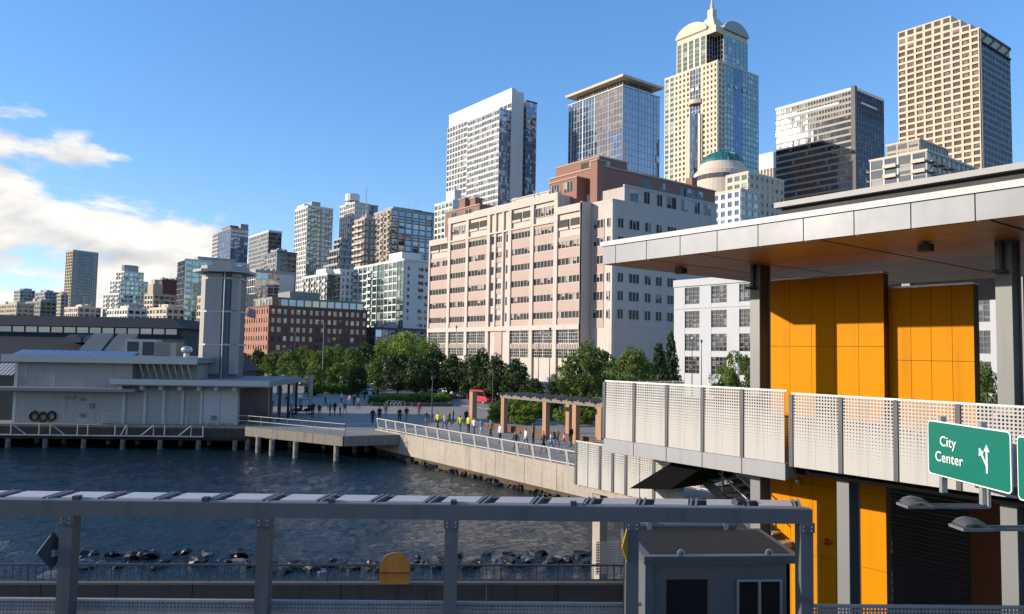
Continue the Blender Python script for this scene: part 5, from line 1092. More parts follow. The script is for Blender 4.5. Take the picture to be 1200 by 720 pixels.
# structural core
MB().box(xF+.5, ym+.02, zg0, xF+20, y655, zlow_).build('wall', crm, pkb); MB().box(xF+.5, y655, zg0, xF+20, y525, zmid).build('wall', crm, pkb); MB().box(xF+.5, y525, zg0, xF+20, Lf, zend).build('wall', crm, pkb)
MB().box(xF, ym, zg0, xF+14, ym+.5, zlow_+.6).build('end_wall', crg, pkb)
bays = [ym]+[XP(px, 340, xF).y for px in (650, 622, 596, 571, 546, 525)]+[Lf]   # pier lines seen from south to north
gw = [glass('pink_glass_%d' % k, (.03, .028, .026), (.42, .36, .30), p_, (.6, .58, .57), .08, .03, .03) for k, p_ in enumerate((.14, .32, .62))]
def wband(y0, y1, zc, h, n, gl, x=xF, name='window', par=None, frame=True):
    """strip of n panes in the west face: recessed glass with white mullions"""
    u0 = random.randint(0, 900)
    w_ = MB().quad((x+.42,y1,zc-h/2),(x+.42,y0,zc-h/2),(x+.42,y0,zc+h/2),(x+.42,y1,zc+h/2), uv=[(u0,0),(u0+n,0),(u0+n,.97),(u0,.97)]).build(name, gl, par or pkb)
    if frame:
        m = MB(); dw = (y1-y0)/n
        for i in range(n+1): a = y0+dw*i; m.box(x+.30, a-.055, zc-h/2, x+.41, a+.055, zc+h/2)
        m.box(x+.31, y0, zc-h/2-.06, x+.405, y1, zc-h/2+.06); m.box(x+.31, y0, zc+h/2-.06, x+.405, y1, zc+h/2+.06)
        m.build('mullions', wfr, w_)
    return w_
rows = z_row+[z_row[-1]+sto, z_row[-1]+2*sto]
for b in range(7):
    ya, yb = bays[b], bays[b+1]; pier = 1.0
    y0, y1 = ya+pier*.6, yb-pier*.6
    top = zlow_ if b == 0 else (zmid if b < 6 else zend)
    if b == 3:                                          # narrow centre bay with slots either side
        c0, c1 = y0+(y1-y0)*.30, y1-(y1-y0)*.30
        for zc in rows[:6]:
            wband(c0+.3, c1-.3, zc, 1.55, 3, random.choice(gw)); MB().box(xF+.3, c0+.3, zc-sto/2, xF+.46, c1-.3, zc-.86).build('spandrel', pnk, pkb)
            for q in (y0+.3, y1-1.3): MB().quad((xF+.45,q+1.0,zc-1.0),(xF+.45,q,zc-1.0),(xF+.45,q,zc+1.0),(xF+.45,q+1.0,zc+1.0), uv=[(0,0),(.9,0),(.9,.9),(0,.9)]).build('window', g_dark, pkb)
        for q in (c0-.4, c1-.3): MB().box(xF+.05, q, zbase-.02, xF+.5, q+.7, top).build('pier', crm, pkb)
        MB().box(xF+.28, c0, zg0, xF+.5, c1, zbase-1.2).build('spandrel', pnk, pkb)
        continue
    for i, zc in enumerate(rows):
        if i == 6 and b in (0, 6): continue
        if i == 6 or (i == 5 and b in (0, 6)):
            # loggia at the top: solid panel, the opening's shade put into its colour; low rail
            h_ = 2.2
            for q0, q1, dk in ((y0+.2, (y0+y1)/2-.3, b % 2 == 0 or b in (0, 6)), ((y0+y1)/2+.3, y1-.2, b in (2, 4, 0, 6))):
                if dk:
                    MB().box(xF+.3, q0, zc-h_/2+.6, xF+.52, q1, zc+h_/2+.6).build('loggia', pm('loggia_shade', (.05, .045, .04), .8, .2, .5), pkb); MB().box(xF+.2, q0, zc-h_/2+.5, xF+.29, q1, zc-h_/2+1.1).build('loggia_rail', crm, pkb)
                else: wband(q0, q1, zc+.6, h_, 3, gw[2])
            continue
        wband(y0, y1, zc, 1.6, 6, random.choice(gw if i > 1 else gw[:2]))
        MB().box(xF+.27, y0-.1, zc-sto+.82, xF+.47, y1+.1, zc-.84).build('spandrel', pnk, pkb)
        if i == (5 if b not in (0, 6) else 4): MB().box(xF+.27, y0-.1, zc+.84, xF+.47, y1+.1, zc+sto*.45).build('spandrel', pnk, pkb)
    # base: big multi-pane windows over a lower row
    zb1 = zW(665, 386); zb2 = zW(665, 402); zb3 = zW(665, 409); zb4 = zW(665, 420)
    for za, zb, nr_ in ((zb2, zb1, 4), (zb4, zb3, 3)):
        u0 = random.randint(0, 99); w_ = MB().quad((xF+.45,y1,za),(xF+.45,y0,za),(xF+.45,y0,zb),(xF+.45,y1,zb), uv=[(u0,0),(u0+10,0),(u0+10,nr_),(u0,nr_)]).build('window', g_dark, pkb)
        m = MB()
        for i in range(11): a = y0+(y1-y0)*i/10; m.box(xF+.36, a-(.035 if i != 5 else .12), za, xF+.44, a+(.035 if i != 5 else .12), zb)
        for j in range(nr_+1): zz = za+(zb-za)*j/nr_; m.box(xF+.37, y0, zz-.04, xF+.435, y1, zz+.04)
        m.build('mullions', wfr, w_)
    m = MB()
    for i in range(14): a = y0+(y1-y0)*(i+.5)/14; m.box(xF+.2, a-.12, zb2-.1-1.3, xF+.5, a+.12, zb2-.25)
    tag(m.build('balusters', crm, pkb), kind='stuff')
for b in range(8):
    a = bays[b]; top = zlow_+.4 if b == 0 else (zmid+.4 if b < 7 else zend+.4)
    if b == 6: top = zmid+.4
    MB().box(xF, max(a-.62, ym+.01), zg0, xF+.5, min(a+.62, Lf), top).build('pier', crm, pkb)
MB().box(xF-.1, ym+.52, zbase-1.1, xF+.33, Lf, zbase).build('string_course', crm, pkb)
for a, b, zt in ((ym+.52, y655, zlow_), (y655, y525, zmid), (y525, Lf, zend)): MB().box(xF-.06, a, zt-1.3, xF+.49, b, zt+.35).build('parapet', crm, pkb)
MB().box(xF-.05, y655+.6, rows[5]+1.5, xF+.34, y525, rows[5]+1.9).build('string_course', crm, pkb)
# recessed link and back block
zbk = K.z; zhi = YP(736, 219.5, yK).z; xR_ = YP(840, 242, yK).x
MB().box(xK, yK+.4, zg0, xR_, ym, zbk-.02).build('wall', crm, pkb); MB().box(xK, yK, zg0, xK+.8, yK+.4, zbk+.5).build('corner_pier', crm, pkb)
MB().box(xK+.8, yK, zg0, xR_, yK+.4, zbk).build('wall', crg, pkb)
xh = YP(732, 222, yK).x
MB().box(xh, yK+.02, zbk, xR_, yK+12, zhi).build('upper_wall', crg, pkb)
MB().box(xK-.05, yK-.04, zbk, xh, yK+.5, zbk+.6).build('parapet', crg, pkb); MB().box(xK-.04, yK+.5, zbk-.02, xK+.5, ym, zbk+.6).build('parapet', crm, pkb)
MB().box(xh-.1, yK-.06, zhi, xR_+.1, yK+.4, zhi+.5).build('parapet', crg, pkb)
# west windows of the recessed link
for zc in [z_row[0]-sto*0+i*sto for i in range(6)]:
    for q0, q1, n in ((ym-(ym-yK)*.60, ym-(ym-yK)*.12, 3), (yK+(ym-yK)*.12, yK+(ym-yK)*.24, 1)):
        wband(q0, q1, zc, 1.9, n, gw[1], x=xK-.5); 
    MB().box(xK-.1, ym-(ym-yK)*.62, zc-sto+1.0, xK-.005, ym-(ym-yK)*.1, zc-1.0).build('spandrel', pnk, pkb)
# south windows
cols = [(727, 2, 1.7), (743, 3, 3.2), (759, 2, 2.0), (772, 2, 2.0), (787, 3, 3.0), (802, 2, 2.1), (816, 2, 2.1), (829, 3, 2.8)]
for i in range(0, 6):
    zc = YP(770, 371, yK).z + i*sto-0.0
    for px, n, wdt in cols:
        x = YP(px, 300, yK).x; u0 = random.randint(0, 500)
        if zc > zbk-1.5: continue
        w_ = MB().quad((x-wdt/2,yK-.02,zc-1),(x+wdt/2,yK-.02,zc-1),(x+wdt/2,yK-.02,zc+1),(x-wdt/2,yK-.02,zc+1), uv=[(u0,0),(u0+n,0),(u0+n,.95),(u0,.95)]).build('window', glass('south_glass', (.010, .010, .011), (.20, .19, .17), .22, (.22, .23, .25), .03, .03, .02), pkb)
        m = MB()
        for k in range(n+1): a = x-wdt/2+wdt*k/n; m.box(a-.06, yK-.08, zc-1, a+.06, yK-.025, zc+1)
        m.box(x-wdt/2-.05, yK-.09, zc-1.1, x+wdt/2+.05, yK-.03, zc-1); m.box(x-wdt/2-.05, yK-.07, zc+1, x+wdt/2+.05, yK-.03, zc+1.08); m.build('mullions', wfr, w_)
MB().box(xK+.9, yK-.07, z_row[0]-2.6, xR_, yK, z_row[0]-2.25).build('string_course', crg, pkb)
for px, wdt, dk in ((743, 2.6, 0), (758, 1.9, 1), (773, 1.8, 1), (787, 3.3, 1), (802, 2.2, 0), (817, 1.9, 1), (829, 2.6, 0)):
    x = YP(px, 235, yK).x; zc = (zbk+zhi)/2+.3; w_ = MB().quad((x-wdt/2,yK-.005,zc-1.3),(x+wdt/2,yK-.005,zc-1.3),(x+wdt/2,yK-.005,zc+1.3),(x-wdt/2,yK-.005,zc+1.3), uv=[(px,0),(px+2,0),(px+2,.95),(px,.95)]).build('window', glass('south_glass', (.01,.01,.011)) if dk else gw[2], pkb)
    m = MB()
    for k in range(3): a = x-wdt/2+wdt*k/2; m.box(a-.05, yK-.05, zc-1.3, a+.05, yK-.008, zc+1.3)
    m.build('mullions', wfr, w_)
# brown rooftop houses
def house(px0, px1, pyt, xo, dep, zb, mat=cbr, win=(), nm_='rooftop_house'):
    """box whose west face stands xo metres behind the front, sighted between px0 (north) and px1 (south)"""
    x = xF+xo; ya = XP(px1, pyt, x).y; yb = XP(px0, pyt, x).y; zt = XP(px1, pyt, x).z
    h = MB().box(x, ya, zb, x+dep, yb, zt).build(nm_, mat, pkb); MB().box(x-.2, ya-.2, zt, x+dep+.2, yb+.2, zt+.3).build('coping', crm if mat is not cbr else pm('coping_tan', (.42, .30, .22), .8, .1, .3), h)
    for f0, f1, g_ in win:
        q0, q1 = ya+(yb-ya)*f0, ya+(yb-ya)*f1; hh = min(2.3, (zt-zb)*.62); zm = zt-.6-hh/2
        w_ = MB().quad((x-.03,q1,zm-hh/2),(x-.03,q0,zm-hh/2),(x-.03,q0,zm+hh/2),(x-.03,q1,zm+hh/2), uv=[(px0,0),(px0+3,0),(px0+3,.95),(px0,.95)]).build('window', gw[2] if g_ else g_dark, h)
        m = MB()
        for k in range(4): a = q0+(q1-q0)*k/3; m.box(x-.1, a-.06, zm-hh/2, x-.04, a+.06, zm+hh/2)
        m.build('mullions', wfr, w_)
    return x, ya, yb, zt
house(522, 562, 240, 5, 10, zend, cbr, ((.1, .4, 0), (.55, .8, 0)))
house(538, 545, 233, 6, 2.5, zmid, cbr); house(551, 557, 232.5, 6.5, 2.5, zmid, cbr)
house(556, 604, 238, 2.5, 9, zmid-2, crm, ((.05, .3, 1), (.55, .9, 0))); house(600, 645, 224.5, 4, 9, zmid-2, crm, ((.05, .25, 0), (.4, .75, 1)))
house(644, 676, 208, 4, 10, zlow_-3, cbr, ((.12, .45, 1), (.62, .9, 0))); house(655, 664, 203, 8, 4, zmid, cbr); house(664.5, 670, 196, 9, 3, zmid, cbr); house(670, 700, 196, 10, 10, zmid-3, cbr, ((.1, .35, 1), (.5, .85, 1)))
house(692, 700, 188, 5.5, 2.2, zlow_-3, cbr, nm_='chimney_tower')
# south-east brown storeys behind the back block parapet
x7 = YP(705, 192, yK+8).x; x8 = YP(838, 226, yK+8).x; z7 = YP(740, 203, yK+8).z; z8 = YP(718, 189.5, yK+10).z
h_ = MB().box(x7, yK+8, zbk-2, x8, yK+26, z7).build('rooftop_house', cbr, pkb); MB().box(x7-.2, yK+7.8, z7, x8+.2, yK+26, z7+.35).build('coping', pm('coping_tan', (.42, .30, .22)), h_)
xa = YP(702, 192, yK+9).x; xb = YP(735, 196, yK+9).x; h2 = MB().box(xa, yK+9, zbk-2, xb, yK+24, z8).build('rooftop_house', cbr, pkb)
MB().box(xa-.1, yK+8.9, z8, xb+.2, yK+24, z8+.35).build('coping', pm('coping_tan', (.42, .30, .22)), h2)
for k in range(3):
    zc = z8-1.6-k*3.4
    w_ = MB().quad((xa-.03,yK+15,zc-1.1),(xa-.03,yK+9.4,zc-1.1),(xa-.03,yK+9.4,zc+1.1),(xa-.03,yK+15,zc+1.1), uv=[(k,0),(k+4,0),(k+4,.95),(k,.95)]).build('window', gw[2], h2)
    w_ = MB().quad((xa+.3,yK+8.96,zc-1.1),(xa+3.5,yK+8.96,zc-1.1),(xa+3.5,yK+8.96,zc+1.1),(xa+.3,yK+8.96,zc+1.1), uv=[(k,0),(k+3,0),(k+3,.95),(k,.95)]).build('window', gw[2], h2)
for px, wdt in ((757, 3.2), (776, 2.2), (800, 2.2), (808, 4.0), (820, 2.4)):
    x = YP(px, 215, yK+8).x; w_ = MB().quad((x-wdt/2,yK+7.96,z7-3.0),(x+wdt/2,yK+7.96,z7-3.0),(x+wdt/2,yK+7.96,z7-.8),(x-wdt/2,yK+7.96,z7-.8), uv=[(px,0),(px+3,0),(px+3,.95),(px,.95)]).build('window', gw[random.choice((1, 2))], h_)
MB().box(YP(752, 200, yK+14).x, yK+14, z7, YP(822, 214, yK+14).x, yK+22, z7+2.6).build('rooftop_house', cbr, pkb)
MB().box(YP(811, 208, yK+9).x, yK+9, z7, YP(817, 208, yK+9).x, yK+11, z7+2.8).build('chimney', cbr, pkb)

# ---- white loft building seen under the canopy
Q = D(791, 331, 135); xQ = Q.x; zQ = Q.z
wb_ = thing('white_loft_building', (xQ, Q.y, 4.5), 'white loft building with big multi-pane windows seen under the canopy', 'building')
wlm = pm('loft_white', (.45, .46, .48), .7, .05, .2, streak=.1)
yend = XP(1230, 340, xQ).y
MB().box(xQ+.35, yend-4, 4.3, xQ+18, Q.y, zQ).build('wall', wlm, wb_); MB().box(xQ-.25, yend-4, zQ-.9, xQ+18.2, Q.y+.2, zQ+.3).build('cornice', wlm, wb_)
rowsz = [XP(815, q, xQ).z for q in (346.5, 374.5, 401.5, 428)]
ycol = [XP(px, 370, xQ).y for px in (811, 844, 876)]; cpitch = (ycol[0]-ycol[2])/2; wd = cpitch*.56
ncol = int((ycol[0]-yend)/cpitch)+2
gl_ = glass('loft_glass', (.03, .034, .038), (.2, .2, .2), .3, (.7, .75, .8), .16, .04, .03)
me_w = []
for zc in rowsz:
    h = 2.9
    for c in range(ncol):
        yc = ycol[0]-c*cpitch; u0 = random.randint(0, 99)
        w_ = MB().quad((xQ+.22,yc+wd/2,zc-h/2),(xQ+.22,yc-wd/2,zc-h/2),(xQ+.22,yc-wd/2,zc+h/2),(xQ+.22,yc+wd/2,zc+h/2), uv=[(u0,0),(u0+4,0),(u0+4,4),(u0,4)]).build('window', gl_, wb_)
        m = MB()
        for i in range(5): a = yc-wd/2+wd*i/4; m.box(xQ+.14, a-.05, zc-h/2, xQ+.21, a+.05, zc+h/2)
        for j in range(5): zz = zc-h/2+h*j/4; m.box(xQ+.15, yc-wd/2, zz-.05, xQ+.205, yc+wd/2, zz+.05)
        m.build('muntins', pm('muntin_dark', (.10, .10, .105), .5, .1, 1), w_)
for c in range(ncol+1):
    yc = ycol[0]-(c-.5)*cpitch; MB().box(xQ, yc-(cpitch-wd)/2+.02, 4.3, xQ+.36, yc+(cpitch-wd)/2-.02, zQ-.9).build('pier', wlm, wb_)
zz_ = [4.3]+[z-1.45 for z in rowsz[::-1]]
for j, z in enumerate(rowsz[::-1]):
    z_lo = 4.3 if j == 0 else rowsz[::-1][j-1]+1.45
    MB().box(xQ+.04, yend-4, z_lo, xQ+.36, Q.y, z-1.45).build('spandrel', wlm, wb_)
MB().box(xQ+.04, yend-4, rowsz[0]+1.45, xQ+.36, Q.y, zQ-.9).build('spandrel', wlm, wb_)
MB().box(xQ-.1, yend-4, rowsz[1]+1.9, xQ+.04, Q.y, rowsz[1]+2.2).build('string_course', wlm, wb_)
# ================================================================== TREES, SHRUBS, STREET LIFE
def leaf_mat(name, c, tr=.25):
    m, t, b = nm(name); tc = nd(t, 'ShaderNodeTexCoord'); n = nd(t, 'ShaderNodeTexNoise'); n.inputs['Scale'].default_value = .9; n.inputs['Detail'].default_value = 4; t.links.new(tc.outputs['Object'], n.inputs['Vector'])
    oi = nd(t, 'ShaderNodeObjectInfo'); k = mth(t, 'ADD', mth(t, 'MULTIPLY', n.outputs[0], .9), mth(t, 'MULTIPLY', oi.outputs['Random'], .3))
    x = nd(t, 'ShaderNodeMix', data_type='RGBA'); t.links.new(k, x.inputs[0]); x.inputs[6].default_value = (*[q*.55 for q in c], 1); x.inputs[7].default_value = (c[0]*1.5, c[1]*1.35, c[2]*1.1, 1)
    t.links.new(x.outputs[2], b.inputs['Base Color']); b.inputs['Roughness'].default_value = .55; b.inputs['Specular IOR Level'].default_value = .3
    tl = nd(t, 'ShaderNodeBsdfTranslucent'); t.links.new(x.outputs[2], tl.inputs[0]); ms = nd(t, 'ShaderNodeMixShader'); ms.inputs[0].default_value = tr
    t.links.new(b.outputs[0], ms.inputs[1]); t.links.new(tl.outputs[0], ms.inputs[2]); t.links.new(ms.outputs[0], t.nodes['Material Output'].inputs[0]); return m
lf_green = leaf_mat('leaves_green', (.11, .18, .034)); lf_lit = leaf_mat('leaves_lit', (.17, .26, .035)); lf_dark = leaf_mat('leaves_dark', (.055, .09, .03), .15); lf_con = leaf_mat('needles', (.045, .08, .036), .1)  # lf_lit is raised so the sunlight on the bright trees sits in the leaf colour
bark = pm('bark', (.07, .055, .042), .9, .25, 1.5, fine=6, bump=.4)
def leaf_quad(m, p, s, rnd, el=1.6):
    d = Vector((rnd.gauss(0, 1), rnd.gauss(0, 1), rnd.gauss(0, .7))).normalized(); e = d.orthogonal().normalized(); e.rotate(Matrix.Rotation(rnd.random()*6.3, 3, d)); g = d.cross(e)
    m.v += [p-e*s*el*.5, p-g*s*.42, p+e*s*el*.5, p+g*s*.42]; o = len(m.v)-4; m.f.append((o, o+1, o+2, o+3)); m.mi.append(0)
def tree_proto(seed, kind, mat, leaves=4200, leaf=.030):
    """unit tree: height 1; kind round / upright / cone / shrub. Returns (trunk mesh, crown mesh)"""
    rnd = random.Random(seed); tr = MB(); cr = MB(); blobs = []
    if kind == 'cone':
        tr.tube((0,0,0), (0,0,.95), .022, .004, 8, False)
        for k in range(46):
            z = .10+.87*(k/46)**.9; rr = .30*(1-z)**.85+.015; n_ = 6 if z < .8 else 4
            for i in range(n_):
                a = rnd.random()*6.28; ln = rr*rnd.uniform(.65, 1.12)
                for j in range(5): q = (j+1)/5; blobs.append((Vector((ln*q*math.cos(a), ln*q*math.sin(a), z-.05*q*q+rnd.uniform(-.012, .012))), .028+.02*(1-q), .6))
    else:
        h0 = {'round': .26, 'upright': .14, 'shrub': .04}[kind]; wid = {'round': .40, 'upright': .27, 'shrub': .62}[kind]
        tr.tube((0,0,0), (.01,0,h0+.12), .026 if kind != 'shrub' else .015, .016, 8, False)
        nl = 9
        for k in range(nl):
            a = 6.28*k/nl+rnd.uniform(-.3, .3); z0 = h0+rnd.uniform(-.06, .12); L_ = wid*rnd.uniform(.55, .9); z1 = z0+rnd.uniform(.16, .46)
            p0 = Vector((.01, 0, z0)); p1 = Vector((L_*.55*math.cos(a), L_*.55*math.sin(a), (z0+z1)/2+.03)); p2 = Vector((L_*math.cos(a), L_*math.sin(a), z1))
            tr.tube(p0, p1, .011, .007, 5, False); tr.tube(p1, p2, .007, .003, 5, False)
        tr.tube((.01,0,h0+.1), (.0,.02,.86), .015, .004, 6, False)
        cz = (1+h0*.7)/2+.02; hz_ = (1-h0*.7)/2
        for k in range(56 if kind != 'shrub' else 40):
            while True:
                q = Vector((rnd.uniform(-1, 1), rnd.uniform(-1, 1), rnd.uniform(-1, 1)))
                if .30 < q.length < 1: break
            taper = 1-.35*max(0, q.z) if kind == 'upright' else 1
            p = Vector((q.x*wid*taper*.95, q.y*wid*taper*.95, cz+q.z*hz_*.93)); blobs.append((p, rnd.uniform(.055, .115)*(1.15 if kind == 'shrub' else 1), .8))
    per = max(3, int(leaves/len(blobs)))
    for c, r_, fl in blobs:
        for i in range(per):
            d = Vector((rnd.gauss(0, 1), rnd.gauss(0, 1), rnd.gauss(0, fl))).normalized()*r_*rnd.uniform(.55, 1.15)**.6
            leaf_quad(cr, c+d, leaf*rnd.uniform(.7, 1.3), rnd)
    tm = tr.mesh('trunk'); tm.materials.append(bark); cm_ = cr.mesh('crown'); cm_.materials.append(mat); return tm, cm_
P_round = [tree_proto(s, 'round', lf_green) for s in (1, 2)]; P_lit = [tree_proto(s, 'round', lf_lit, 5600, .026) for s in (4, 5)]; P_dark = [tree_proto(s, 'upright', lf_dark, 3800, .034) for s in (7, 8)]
P_up = [tree_proto(s, 'upright', lf_green, 3800) for s in (9, 10)]; P_cone = [tree_proto(12, 'cone', lf_con, 5200, .03)]; P_near = [tree_proto(s, 'round', lf_green, 8000, .024) for s in (14, 15)]
P_sh = [tree_proto(s, 'shrub', lf_lit, 1500, .075) for s in (20, 21)]+[tree_proto(22, 'shrub', lf_green, 1500, .075)]
rnd = random.Random(5)
def tree(px, dep, pytop, wpx, protos, lab, name='street_tree', group='trees along the waterfront', z0=4.5):
    p = D(px, 440, dep); zt = D(px, pytop, dep).z; h = zt-z0; wd = wpx/F*dep
    pr = rnd.choice(protos); base = .8 if protos in (P_round, P_lit, P_near) else (.54 if protos in (P_up, P_dark) else (.6 if protos is P_cone else 1.24))
    t_ = thing(name, (p.x, p.y, z0), lab, 'tree' if name != 'shrub' else 'shrub', group); rz = rnd.random()*6.28; k = wd/base
    for nme, me in (('trunk', pr[0]), ('crown', pr[1])):
        o = inst(nme, me, (p.x, p.y, z0), t_, rz, (k, k, h))
    return t_
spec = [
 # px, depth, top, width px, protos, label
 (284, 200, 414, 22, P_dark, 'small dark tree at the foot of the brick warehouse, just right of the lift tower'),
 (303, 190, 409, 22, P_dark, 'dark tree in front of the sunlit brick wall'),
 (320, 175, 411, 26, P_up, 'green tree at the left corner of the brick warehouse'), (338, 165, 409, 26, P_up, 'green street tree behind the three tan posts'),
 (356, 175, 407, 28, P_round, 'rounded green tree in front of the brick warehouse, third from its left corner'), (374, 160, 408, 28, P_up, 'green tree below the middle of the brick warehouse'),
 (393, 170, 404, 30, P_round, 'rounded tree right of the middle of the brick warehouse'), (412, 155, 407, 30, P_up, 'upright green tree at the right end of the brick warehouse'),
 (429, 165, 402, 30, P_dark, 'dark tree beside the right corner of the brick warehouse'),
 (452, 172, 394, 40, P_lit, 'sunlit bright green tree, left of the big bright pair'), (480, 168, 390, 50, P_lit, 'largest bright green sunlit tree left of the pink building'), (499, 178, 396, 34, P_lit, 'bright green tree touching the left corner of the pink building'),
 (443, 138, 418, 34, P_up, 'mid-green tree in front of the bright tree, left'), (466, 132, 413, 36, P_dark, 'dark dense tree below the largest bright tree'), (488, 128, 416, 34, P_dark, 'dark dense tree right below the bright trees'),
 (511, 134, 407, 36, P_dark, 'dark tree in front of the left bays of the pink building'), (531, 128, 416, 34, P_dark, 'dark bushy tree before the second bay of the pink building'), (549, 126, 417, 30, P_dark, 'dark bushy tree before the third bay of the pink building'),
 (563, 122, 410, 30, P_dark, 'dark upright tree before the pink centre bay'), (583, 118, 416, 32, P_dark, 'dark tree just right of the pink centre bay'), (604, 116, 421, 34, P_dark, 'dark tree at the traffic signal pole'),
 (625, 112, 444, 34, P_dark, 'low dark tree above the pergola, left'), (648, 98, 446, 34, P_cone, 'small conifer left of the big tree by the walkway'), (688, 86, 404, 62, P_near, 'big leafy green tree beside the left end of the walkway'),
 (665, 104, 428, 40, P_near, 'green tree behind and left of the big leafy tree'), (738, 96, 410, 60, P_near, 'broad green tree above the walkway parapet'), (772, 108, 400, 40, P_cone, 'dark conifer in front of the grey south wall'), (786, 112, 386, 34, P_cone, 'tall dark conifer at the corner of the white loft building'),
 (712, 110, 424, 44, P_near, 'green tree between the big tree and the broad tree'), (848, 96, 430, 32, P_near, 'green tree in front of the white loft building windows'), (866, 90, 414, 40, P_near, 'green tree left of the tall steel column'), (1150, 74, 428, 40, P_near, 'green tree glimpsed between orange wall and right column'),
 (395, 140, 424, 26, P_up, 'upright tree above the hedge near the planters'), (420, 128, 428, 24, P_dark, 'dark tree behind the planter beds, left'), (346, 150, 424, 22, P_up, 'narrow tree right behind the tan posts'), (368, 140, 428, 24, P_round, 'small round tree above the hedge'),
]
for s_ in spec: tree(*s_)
# shrubs: planting beds on the promenade
beds = [((405, 1, 452), (398, 436), 'low hedge'), ]
def shrub_at(px, py, w_m, h_m, lab, pr=None, grp='shrubs in the promenade beds'):
    p = G(px, py, 4.5); t_ = thing('shrub', (p.x, p.y, 4.5), lab, 'shrub', grp); q = rnd.choice(P_sh if pr is None else pr); rz = rnd.random()*6.28
    for nme, me in (('stems', q[0]), ('foliage', q[1])): inst(nme, me, (p.x, p.y, 4.5), t_, rz, (w_m/1.24, w_m/1.24, h_m))
for k in range(13): shrub_at(366+k*4.2, 461+rnd.uniform(-2, 3), 3.2, 1.9, 'green shrub in the hedge behind the tan posts', P_sh[2:], 'hedge shrubs behind the posts')
for k in range(9): shrub_at(438+k*5, 473.5+rnd.uniform(-3, 1), 2.4, 1.3, 'bright green shrub in the left promenade planter')
for k in range(9): shrub_at(484+k*5, 473.5+rnd.uniform(-4, 1), 2.5, 1.5, 'bright green shrub in the right promenade planter', None, 'shrubs in the right planter')
for k in range(7): shrub_at(532+k*4, 462+rnd.uniform(-2, 3), 2.6, 1.4, 'green shrub in the far planter by the road', P_sh[2:], 'shrubs by the road')
for k in range(34): shrub_at(580+rnd.random()*112, 486+rnd.uniform(-7, 14), 2.2, rnd.uniform(1.0, 2.4), 'green shrub in the planting under the pergola', None, 'shrubs under the pergola')
plm = pm('corten_planter', (.14, .075, .045), .8, .2, .8)
for (pa, pb_2, py, dep, lab) in ((436, 482, 476, 3, 'low dark planter edge, left of the pair'), (483, 529, 476.5, 3, 'low dark planter edge, right of the pair')):
    a = G(pa, py, 4.5); b = G(pb_2, py, 4.5); M_, L_ = frame2((a.x, a.y), (b.x, b.y)); t_ = thing('planter', a, lab, 'planter', 'planters on the promenade')
    for x0, y0, x1, y1 in ((0, -.1, L_, .1), (0, dep+3.5, L_, dep+3.7), (-.1, .1, .1, dep+3.5), (L_-.1, .1, L_+.1, dep+3.5)): MB(M_).box(x0, y0, 4.45, x1, y1, 4.95).build('edge', plm, t_)
    MB(M_).box(.1, .1, 4.45, L_-.1, dep+3.5, 4.8).build('soil', soil, t_)
MB_bed = thing('pergola_bed', (46, 55, 4.5), 'raised rusty planter edge under the pergola', 'planter'); MB().box(45.6, 42, 4.5, 45.8, 66, 5.1).build('edge', plm, MB_bed)
# pergola ----------------------------------------------------------------------------------------------------
pg_ = thing('pergola', (46, 50, 4.5), 'timber pergola of square tan columns beside the promenade', 'pergola')
pcol = pm('pergola_timber', (.40, .22, .12), .75, .15, .6, fine=4, streak=.25); pdk = pm('pergola_beam', (.20, .17, .14), .7, .15, .6)
ycs = [G(592.5, 507, 4.5).y, G(636, 515, 4.5).y, G(664, 521, 4.5).y, G(690, 526, 4.5).y, 41.0]
for i, y in enumerate(ycs):
    for x in ((44.6,) if i == 0 else (44.6, 47.4)): MB().box(x, y-.24, 4.5, x+.48, y+.24, 7.85).build('column', pcol, pg_)
for x in (44.66, 47.46): MB().box(x, 40, 7.85, x+.3, ycs[0]+.5, 8.15).build('beam', pdk, pg_)
for k in range(14): y = 41+k*1.45; MB().box(44.2, y, 8.155, 48.2, y+.12, 8.33).build('rafter', pdk, pg_)
for k, (px, py, hh, lab) in enumerate(((554, 496, 3.4, 'single tan square post standing at the left end of the pergola'), (327, 463, 3.6, 'tan square post by the pier, leftmost of three'), (345.5, 465, 3.6, 'tan square post by the pier, middle of three'), (363.5, 466, 3.6, 'tan square post by the pier, rightmost of three'))):
    p = G(px, py, 4.5); t_ = thing('timber_post', (p.x, p.y, 4.5), lab, 'post', 'tan posts'); MB().box(p.x-.3, p.y-.3, 4.6, p.x+.3, p.y+.3, 4.5+hh).build('post', pcol if k == 0 else pm('tan_post', (.42, .34, .2), .75, .12, .6), t_); MB().box(p.x-.36, p.y-.36, 4.49, p.x+.36, p.y+.36, 4.6).build('base', concrete_d, t_); MB().box(p.x-.32, p.y-.32, 4.5+hh, p.x+.32, p.y+.32, 4.5+hh+.06).build('cap', pdk, t_)
# lamp posts and poles ----------------------------------------------------------------------------------------
pole_m = pm('pole_dark', (.05, .052, .055), .5, .1, 1); pole_g = pm('pole_grey', (.28, .28, .28), .5, .1, 1)
def lamp_post(p, h, lab, arm=None, mat=pole_m, grp='lamp posts'):
    t_ = thing('lamp_post', p, lab, 'lamp', grp); x, y, z = p; MB().tube((x, y, z), (x, y, z+.5), .14, .12, 8).build('base', mat, t_); MB().tube((x, y, z+.5), (x, y, z+h), .085, .05, 8).build('pole', mat, t_)
    if arm: a = Vector(arm); MB().tube((x, y, z+h-.1), (x+a.x, y+a.y, z+h+.25), .045, .035, 6).build('arm', mat, t_); MB().box(x+a.x-.3, y+a.y-.12, z+h+.2, x+a.x+.3, y+a.y+.12, z+h+.33).build('lamp_head', galv, t_)
    else: MB().lathe((x, y, z+h), [(.05,0),(.16,.05),(.17,.35),(.22,.4),(.03,.55)], 10).build('lamp_head', mat, t_)
